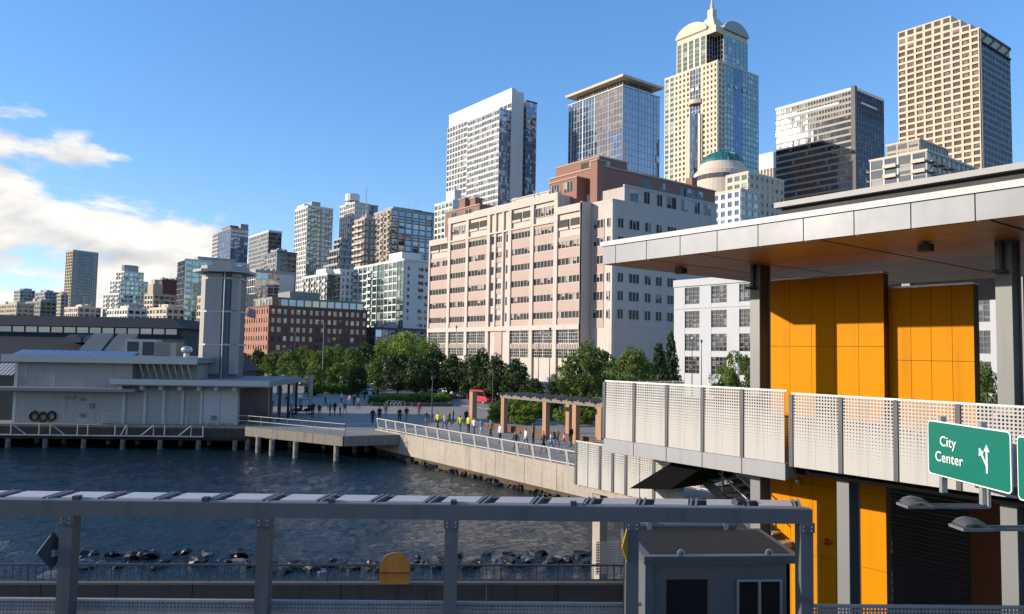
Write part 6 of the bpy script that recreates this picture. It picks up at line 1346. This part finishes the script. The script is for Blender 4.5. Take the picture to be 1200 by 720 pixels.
for px, py, h, lab in ((506, 490, 4.4, 'slim dark lamp post right of the promenade planters'), (577, 480, 5.0, 'slim dark lamp post right of the single tan post'), (446, 462, 4.6, 'slim dark lamp post left of the planters'), (487, 464, 4.6, 'slim dark lamp post between the planters')):
    p = G(px, py, 4.5); lamp_post((p.x, p.y, 4.5), h, lab)
for px, dep, pyt, arm, lab in ((378, 150, 378, (-1.6, -1), 'tall grey street light in front of the brick warehouse'), (345, 165, 392, None, 'thin tall pole in front of the brick warehouse left part'), (534, 150, 385, None, 'tall dark utility pole before the second bay of the pink building'), (631, 120, 392, (1.5, 1), 'tall pale pole before the right bays of the pink building'), (644, 118, 388, None, 'tall dark utility pole before the right bays of the pink building'), (811, 118, 398, (1.2, .8), 'street light in front of the white loft building'), (822, 124, 402, None, 'thin pole in front of the white loft building')):
    p = D(px, 430, dep); lamp_post((p.x, p.y, 4.4), D(px, pyt, dep).z-4.4, lab, arm, pole_g if 'pale' in lab or 'grey' in lab else pole_m, 'street poles')
# traffic signal mast arm
tp = D(608, 440, 122); te = D(541, 417.5, 150); tz_ = D(608, 428, 122).z
ts = thing('traffic_signal', (tp.x, tp.y, 4.4), 'grey traffic signal mast with long arm across the pink building base', 'traffic signal'); MB().tube((tp.x, tp.y, 4.4), (tp.x, tp.y, tz_+1.2), .16, .12, 8).build('mast', pole_g, ts); MB().tube((tp.x, tp.y, tz_), (te.x, te.y, te.z), .1, .06, 8).build('arm', pm('arm_pale', (.5, .5, .48), .5, .1, 1), ts)
for q in (.35, .62, .85):
    a = Vector((tp.x, tp.y, tz_)).lerp(te, q); hd_ = MB().box(a.x-.22, a.y-.2, a.z-.75, a.x+.22, a.y+.2, a.z+.45).build('signal_head', pm('signal_black', (.02, .022, .02), .6, .1, 1), ts)
    for j in range(3): MB().tube((a.x-.05, a.y-.21, a.z+.22-j*.38), (a.x-.09, a.y-.34, a.z+.22-j*.38), .13, .13, 8).build('lens_hood', steel_d, hd_)
# flag beside the lift tower ----------------------------------------------------------------------------------------
fpos = pl(276.5, 440, 12); fp_ = PM @ Vector((fpos[0], 12, 0)); ztop_f = pl(277, 359, 12)[1]
fl = thing('flag', (fp_.x, fp_.y, 4.5), 'stars and stripes flag flying from a thin pole right of the lift tower', 'flag'); MB().tube((fp_.x, fp_.y, 4.5), (fp_.x, fp_.y, ztop_f+.4), .06, .04, 8).build('pole', galv, fl)
fr_ = pm('flag_red', (.42, .03, .04), .8, .05, 1); fw_ = pm('flag_white', (.7, .68, .66), .8, .05, 1); fb_ = pm('flag_blue', (.03, .04, .16), .8, .05, 1)
ln, hh = 1.95, 1.05; fdir = Vector((PM[0][0], PM[1][0], 0)); fn = Vector((PM[0][1], PM[1][1], 0))
def fpt(u, v): return Vector((fp_.x, fp_.y, 0))+fdir*(u*ln)+fn*(.13*math.sin(u*7+v))+Vector((0, 0, ztop_f-.05-v*hh-.28*u*u+.07*math.sin(u*6)))
for k in range(13):
    m = MB(); n_ = 10; u0 = .4 if k < 7 else 0
    for i in range(n_): a, b = u0+(1-u0)*i/n_, u0+(1-u0)*(i+1)/n_; m.quad(fpt(a, (k+1)/13), fpt(b, (k+1)/13), fpt(b, k/13), fpt(a, k/13))
    m.build('stripe', fr_ if k % 2 == 0 else fw_, fl)
m = MB()
for i in range(5): m.quad(fpt(.08*i, 7/13), fpt(.08*(i+1), 7/13), fpt(.08*(i+1), 0), fpt(.08*i, 0))
ca = m.build('canton', fb_, fl); m = MB()
for r_ in range(5):
    for c in range(6):
        o = fpt(.035+.066*c, (r_+.55)*7/13/5)-fn*.012; s_ = .025; m.quad(o+fdir*s_, o+Vector((0,0,s_)), o-fdir*s_, o-Vector((0,0,s_)))
tag(m.build('stars', fw_, ca), kind='stuff')

# vehicles ----------------------------------------------------------------------------------------------------
car_glass = pm('car_glass', (.012, .014, .016), .08, .1, 1, spec=.8); chrome = pm('car_trim', (.05, .05, .052), .4, .1, 2); rim_m = pm('rim', (.45, .45, .46), .35, .1, 3, metal=.8)
def car_meshes(kind):
    if kind == 'car': prof = [(-2.15,.42),(-2.2,.72),(-1.55,.93),(-.75,1.0),(-.1,1.42),(1.1,1.44),(1.75,1.05),(2.15,.98),(2.2,.55),(2.1,.34),(-2.0,.34)]; cab = [(-.68,1.02),(-.12,1.37),(1.08,1.39),(1.6,1.05)]
    else: prof = [(-2.3,.45),(-2.35,.95),(-1.9,1.15),(-1.35,1.95),(-1.1,2.1),(2.3,2.1),(2.4,1.9),(2.4,.5),(2.3,.36),(-2.2,.36)]; cab = [(-1.78,1.2),(-1.32,1.88),(1.9,1.9),(1.95,1.25)]
    m = MB(); n = len(prof)
    for y, k in ((-.86, .985), (-.78, 1.0), (.78, 1.0), (.86, .985)):
        for x, z in prof: m.v.append(Vector((x*k, y*(1-.10*max(0, (z-.95)/.5)) if kind == 'car' else y*(1-.05*max(0, z-1)), z)))
    for j in range(3):
        for i in range(n): m.f.append((j*n+i, j*n+(i+1) % n, (j+1)*n+(i+1) % n, (j+1)*n+i)); m.mi.append(0)
    m.f += [tuple(range(n-1, -1, -1)), tuple(range(3*n, 4*n))]; m.mi += [0, 0]
    body = m.mesh('body')
    g = MB()
    for sgn in (-1, 1): y = sgn*(.835 if kind == 'car' else .865); p = [(x, y*(1-.10*max(0, (z-.95)/.5)) if kind == 'car' else y*(1-.05*max(0, z-1)), z) for x, z in cab]; g.add([(a, b+sgn*.012, c) for a, b, c in p], [(0,1,2,3) if sgn > 0 else (3,2,1,0)])
    (xa, za), (xb, zb) = cab[0], cab[1]; g.add([(xa-.1,-.7,za),(xa-.1,.7,za),(xb-.06,.62,zb+.03),(xb-.06,-.62,zb+.03)], [(0,3,2,1)])
    (xa, za), (xb, zb) = cab[3], cab[2]; xo = .1 if kind == 'car' else .5; g.add([(xa+xo,-.68,za),(xa+xo,.68,za),(xb+xo*.9,.6,zb),(xb+xo*.9,-.6,zb)], [(0,1,2,3)])
    gm = g.mesh('windows'); gm.materials.append(car_glass)
    wm = MB(Matrix.Rotation(R(90), 4, 'X')).lathe((0,0,0), [(.2,-.11),(.32,-.11),(.34,-.06),(.34,.06),(.32,.11),(.2,.11)], 16).mesh('tyre'); wm.materials.append(black)
    rm = MB(Matrix.Rotation(R(90), 4, 'X')).lathe((0,0,0), [(.0,-.09),(.2,-.1),(.21,.1),(0,.09)], 12).mesh('rim'); rm.materials.append(rim_m)
    lm = MB().box(-.03, -.18, -.07, .03, .18, .07).mesh('lamp'); return body, gm, wm, rm, lm
CM = {k: car_meshes(k) for k in ('car', 'van')}
hl = pm('headlamp', (.75, .75, .72), .2, .05, 1); tlm = pm('tail_lamp', (.35, .02, .02), .3, .05, 1)
def vehicle(p, rz, kind, c, lab, name):
    body, gm, wm, rm, lm = CM[kind]; t_ = thing(name, p, lab, 'car' if kind == 'car' else 'van', 'traffic on the waterfront road')
    b = inst('body', body.copy(), p, t_); b.data.materials.append(pm('paint_'+'_'.join('%02d' % int(q*99) for q in c), c, .3, .05, 1, spec=.6, coat=.6)); inst('windows', gm, p, t_)
    for x in (-1.35, 1.35):
        for y in (-.78, .78): q = Vector(p)+Vector((x, y, .34)); o = inst('wheel', wm, q, t_); r_ = inst('rim', rm, q, o); r_.location = (0, 0, 0)
    xe_ = 2.2 if kind == 'car' else 2.37
    for sx, mt, nme in ((-1, hl, 'headlight'), (1, tlm, 'tail_light')):
        for y in (-.6, .6): q = inst(nme, lm.copy(), Vector(p)+Vector((sx*xe_*.985, y, .78)), t_); q.data.materials.append(mt)
    t_.rotation_euler.z = rz; return t_
def car_at(px, x, kind, c, lab, name='parked_car', rz=R(90)):
    y = XP(px, 440, x).y; vehicle((x, y, 4.37), rz, kind, c, lab, name)
car_at(352, 66, 'car', (.45, .46, .47), 'silver car on the road above the hedge, leftmost of the traffic', 'moving_car', R(-90)); car_at(404, 64.5, 'van', (.50, .51, .52), 'pale grey van on the road behind the promenade, left of the planters', 'moving_van'); car_at(430, 64.8, 'car', (.55, .56, .57), 'pale car following the grey van')
car_at(507, 68, 'car', (.42, .47, .55), 'light blue car behind the right planter'); car_at(545, 73, 'car', (.66, .66, .64), 'white car left of the red van'); car_at(566, 68.5, 'van', (.50, .045, .06), 'red van behind the single tan post', 'red_van'); car_at(588, 72, 'car', (.62, .62, .6), 'white car right of the red van'); car_at(602, 78, 'car', (.04, .045, .06), 'dark car near the traffic signal'); car_at(530, 79, 'car', (.60, .61, .62), 'white car half hidden by trees before the second bay'); car_at(470, 76, 'car', (.10, .10, .11), 'dark car behind the left planter'); car_at(300, 70, 'car', (.4, .05, .04), 'red car glimpsed right of the lift tower'); car_at(318, 67, 'car', (.6, .6, .6), 'white car glimpsed left of the tan posts'); car_at(705, 66, 'car', (.4, .05, .05), 'red car behind the pergola end')

# people ----------------------------------------------------------------------------------------------------
def person_mesh(pose):
    sw, ar = {'stand': (.02, .04), 'walk': (.26, .22), 'stride': (-.30, -.25), 'lean': (.10, -.12)}[pose]
    J = {'pel': (0,0,.95,.13), 'sp': (0,0,1.15,.125), 'ch': (.01,0,1.36,.15), 'nk': (.02,0,1.50,.055), 'hd': (.035,0,1.60,.085), 'top': (.03,0,1.71,.075)}
    for s, y in (('l', 1), ('r', -1)):
        k = sw*y; a = -ar*y
        J.update({'hip'+s: (0,.09*y,.92,.095), 'kn'+s: (k*.55+.03,.10*y,.50,.065), 'an'+s: (k-.02,.10*y,.08,.045), 'to'+s: (k+.16,.11*y,.035,.038),
                  'sh'+s: (0,.19*y,1.41,.06), 'el'+s: (a*.45-.03,.25*y,1.13,.045), 'wr'+s: (a+.05,.25*y,.90,.032), 'fi'+s: (a+.09,.245*y,.80,.034)})
    E_ = [('pel','sp'),('sp','ch'),('ch','nk'),('nk','hd'),('hd','top')]
    for s in 'lr': E_ += [('pel','hip'+s),('hip'+s,'kn'+s),('kn'+s,'an'+s),('an'+s,'to'+s),('ch','sh'+s),('sh'+s,'el'+s),('el'+s,'wr'+s),('wr'+s,'fi'+s)]
    ks = list(J); me = bpy.data.meshes.new('skeleton'); me.from_pydata([J[k][:3] for k in ks], [(ks.index(a), ks.index(b)) for a, b in E_], []); o = bpy.data.objects.new('skeleton', me); col.objects.link(o)
    md = o.modifiers.new('skin', 'SKIN'); md.use_smooth_shade = True; sv = me.skin_vertices[0].data
    for i, k in enumerate(ks): r_ = J[k][3]; sv[i].radius = (r_*(.8 if k in ('pel', 'sp', 'ch') else 1), r_*(1.25 if k in ('pel', 'sp', 'ch') else 1)); sv[i].use_root = (k == 'pel')
    o.modifiers.new('sub', 'SUBSURF').levels = 1
    out = bpy.data.meshes.new_from_object(o.evaluated_get(bpy.context.evaluated_depsgraph_get())); bpy.data.objects.remove(o); out.name = 'person'
    for p in out.polygons:
        c = p.center; hand = c.z < .95 and abs(c.y) > .19; p.use_smooth = True
        p.material_index = 0 if (c.z > 1.50 and c.z < 1.645 and c.x > .03) or (1.47 < c.z < 1.52) or hand and c.z < .90 else (3 if c.z >= 1.50 else (1 if c.z > .93 or (abs(c.y) > .19 and c.z > .85) else (2 if c.z > .10 else 3)))
    while len(out.materials) < 4: out.materials.append(None)
    return out
PMs = {k: person_mesh(k) for k in ('stand', 'walk', 'stride', 'lean')}
clo = {'black': (.015,.015,.018), 'navy': (.02,.03,.07), 'grey': (.16,.16,.165), 'white': (.65,.65,.63), 'yellow': (.62,.60,.05), 'blue': (.05,.14,.32), 'red': (.35,.03,.04), 'tan': (.34,.26,.17), 'denim': (.06,.09,.15), 'pale blue': (.35,.45,.58), 'olive': (.10,.11,.05), 'pink': (.5,.25,.28)}
cmat = {k: pm('cloth_'+k.replace(' ', '_'), v, .9, .1, 3) for k, v in clo.items()}; skin = [pm('skin_light', (.48, .29, .21), .6, .05, 3), pm('skin_brown', (.18, .095, .06), .6, .05, 3)]; hair = [pm('hair_dark', (.015, .012, .01), .7, .1, 4), pm('hair_fair', (.20, .13, .07), .7, .1, 4)]
def person(px, py, top, leg, face, pose, where, hgt=1.72, z=4.5):
    p = G(px, py, z); o = bpy.data.objects.new('person', PMs[pose]); col.objects.link(o); o.location = (p.x, p.y, z); s_ = hgt/1.74; o.scale = (s_, s_, s_); o.rotation_euler.z = R(face)
    for i, m in enumerate((skin[rnd.random() < .25], cmat[top], cmat[leg], hair[rnd.random() < .3])): o.material_slots[i].link = 'OBJECT'; o.material_slots[i].material = m
    act = {'stand': 'standing', 'walk': 'walking', 'stride': 'striding', 'lean': 'standing'}[pose]
    tag(o, 'person in %s top %s %s' % (top, act, where), 'person', 'people on the waterfront')
people = [
 (300, 484, 'black', 'denim', 200, 'stand', 'at the pavilion end of the pier'), (309, 482, 'red', 'black', 90, 'lean', 'under the pavilion roof edge'), (318, 484, 'grey', 'navy', 240, 'stand', 'by the pier railing left'), (326, 485, 'black', 'black', 150, 'stand', 'left of the pedal cart'), (335, 473, 'tan', 'black', 270, 'walk', 'behind the pedal cart'), (329, 466, 'blue', 'grey', 60, 'stand', 'near the leftmost tan post'),
 (366.5, 490, 'black', 'navy', 250, 'stand', 'just right of the pedal cart'), (374, 490.5, 'navy', 'tan', 260, 'stand', 'second right of the pedal cart'), (386.5, 488, 'grey', 'denim', 30, 'walk', 'in the middle of the pier deck'), (392, 487, 'black', 'denim', 40, 'walk', 'on the pier deck beside the middle pair'), (398.5, 487.5, 'white', 'denim', 210, 'walk', 'on the pier deck right of the middle pair'), (404, 487, 'grey', 'pale blue', 220, 'stride', 'on the pier deck, right end of the group'), (400, 473.5, 'white', 'navy', 180, 'stand', 'far back on the pier in a white shirt'), (409.5, 476, 'pink', 'grey', 20, 'walk', 'far back on the pier near the planters'), (414.5, 476, 'black', 'black', 10, 'stand', 'far back on the pier, right of the pink top'),
 (436.5, 498, 'black', 'black', 230, 'walk', 'at the corner of the seawall'), (444.5, 495, 'black', 'navy', 240, 'stand', 'behind the corner of the seawall'), (468, 496.5, 'black', 'black', 60, 'walk', 'on the promenade left of the lamp post'), (476, 494.5, 'black', 'tan', 70, 'stride', 'on the promenade next left of the lamp post'), (427, 470, 'black', 'black', 0, 'stand', 'left of the left planter'), (433, 470, 'white', 'black', 0, 'walk', 'beside the left planter edge'),
 (513, 503, 'yellow', 'black', 200, 'walk', 'leftmost of the yellow tops'), (521, 504.5, 'tan', 'denim', 200, 'stride', 'between the yellow tops'), (526.5, 499, 'black', 'black', 150, 'walk', 'behind the yellow tops in a hurry'), (531, 497, 'black', 'black', 140, 'stand', 'behind the yellow tops beside another'), (539, 506.5, 'yellow', 'denim', 30, 'walk', 'by the railing in the middle yellow top'), (549, 508, 'yellow', 'black', 20, 'stand', 'by the single tan post in yellow'), (546, 499, 'black', 'black', 80, 'stand', 'behind the yellow tops near the tan post'), (555.5, 510.5, 'white', 'denim', 200, 'walk', 'right of the single tan post'), (563.5, 512, 'blue', 'pale blue', 190, 'walk', 'right of the single tan post in blue'),
 (604, 531, 'black', 'black', 170, 'walk', 'at the railing below the pergola'), (616, 527.5, 'white', 'grey', 170, 'stride', 'at the foot of the pergola'), (637, 531, 'black', 'navy', 150, 'walk', 'near the third pergola column'), (645.5, 530, 'pale blue', 'blue', 150, 'stride', 'right of the third pergola column'), (661, 531, 'pink', 'white', 150, 'walk', 'near the right pergola columns'), (669, 524, 'black', 'grey', 100, 'stand', 'in the shade of the pergola'), (352, 476, 'white', 'denim', 80, 'walk', 'behind the pedal cart on its right'), (381, 478, 'navy', 'black', 300, 'walk', 'between the pedal cart and the planters'), (420, 480, 'grey', 'black', 40, 'stride', 'on the promenade below the left planter'), (452, 487, 'tan', 'denim', 60, 'walk', 'below the bike racks'), (491, 487, 'red', 'denim', 50, 'stand', 'below the right planter in red'), (499, 500, 'navy', 'grey', 200, 'walk', 'by the lamp post base'), (575, 515, 'olive', 'black', 180, 'walk', 'between single tan post and pergola'), (586, 520, 'white', 'black', 180, 'stand', 'just left of the first pergola column'), (625, 521, 'grey', 'navy', 120, 'stand', 'between the first two pergola columns'), (653, 524, 'olive', 'denim', 150, 'walk', 'between the right pergola columns'), (294, 478, 'navy', 'black', 0, 'stand', 'deep under the pavilion roof'), (341, 490, 'grey', 'black', 120, 'walk', 'left of the pedal cart near the pier edge'),
 (508, 462, 'black', 'grey', 0, 'stand', 'by the road behind the right planter'), (529, 470, 'white', 'black', 30, 'walk', 'at the right end of the right planter'),
]
for a in people: person(*a, hgt=rnd.uniform(1.6, 1.82))
# pedal cart on the pier --------------------------------------------------------------------------------------
pc_ = G(354, 486, 4.5); M_ = Matrix.Translation(pc_) @ Matrix.Rotation(R(-37), 4, 'Z')
ct_ = thing('pedal_cart', pc_, 'dark pedal cart with flat canopy parked on the pier', 'cart')
wm = CM['car'][2]
for x in (-.95, .95):
    for y in (-.55, .55): m = MB(M_ @ Matrix.Translation((x, y, .36)) @ Matrix.Rotation(R(90), 4, 'X')); m.lathe((0,0,0), [(.28,-.04),(.36,-.05),(.38,0),(.36,.05),(.28,.04),(.28,-.04)], 14); m.build('wheel', black, ct_)
MB(M_).box(-1.05, -.5, .4, 1.05, .5, .52).build('frame', steel_d, ct_)
for x in (-.6, .35): s_ = MB(M_).box(x, -.5, .52, x+.45, .5, .72).build('seat', black, ct_); MB(M_).box(x+.4, -.5, .72, x+.5, .5, 1.15).build('backrest', black, s_)
for x in (-.9, .95):
    for y in (-.5, .5): MB(M_).tube((x, y, .5), (x, y, 1.85), .03, None, 6).build('canopy_post', steel_d, ct_)
MB(M_).box(-1.1, -.62, 1.85, 1.15, .62, 1.92).build('canopy', steel_g, ct_)
# bike racks ------------------------------------------------------------------------------------------------
for k in range(4):
    p = G(457+k*4.6, 476.5+.3*k, 4.5); t_ = MB(); prev = None
    for i in range(9): a = math.pi*i/8; q = Vector((p.x+.38*math.cos(a), p.y-.2*math.cos(a), 4.9+.45*math.sin(a))); prev is not None and t_.tube(prev, q, .035, None, 6, False); prev = q
    for sg_ in (-1, 1): t_.tube((p.x+.38*sg_, p.y-.2*sg_, 4.49), (p.x+.38*sg_, p.y-.2*sg_, 4.9), .035, None, 6, False)
    tag(t_.build('bike_rack', galv), 'pale hoop bike rack before the left planter, %s of four' % ('first', 'second', 'third', 'last')[k], 'bike rack', 'bike racks')

# rooftop clutter on the pink building and the pier building ------------------------------------------------
acm = pm('ac_unit', (.42, .42, .41), .6, .1, .8)
for k in range(14):
    x = xF+rnd.uniform(7, 17); y = rnd.uniform(y655+3, y525-3); h_ = rnd.uniform(.8, 2.2); MB().box(x, y, zmid-.02, x+rnd.uniform(1, 2.5), y+rnd.uniform(1, 3), zmid+h_+2.4).build('roof_plant', acm, pkb)
for k in range(5): y = y655+4+k*8; MB().tube((xF+3, y, zmid), (xF+3, y, zmid+rnd.uniform(2, 3.4)), .12, None, 6).build('vent_pipe', acm, pkb)
# small_pieces: window bars too fine to pick apart one by one
for o in bpy.data.objects:
    if o.name.split('.')[0] in ('mullions', 'muntins', 'wires'): o['kind'] = 'stuff'
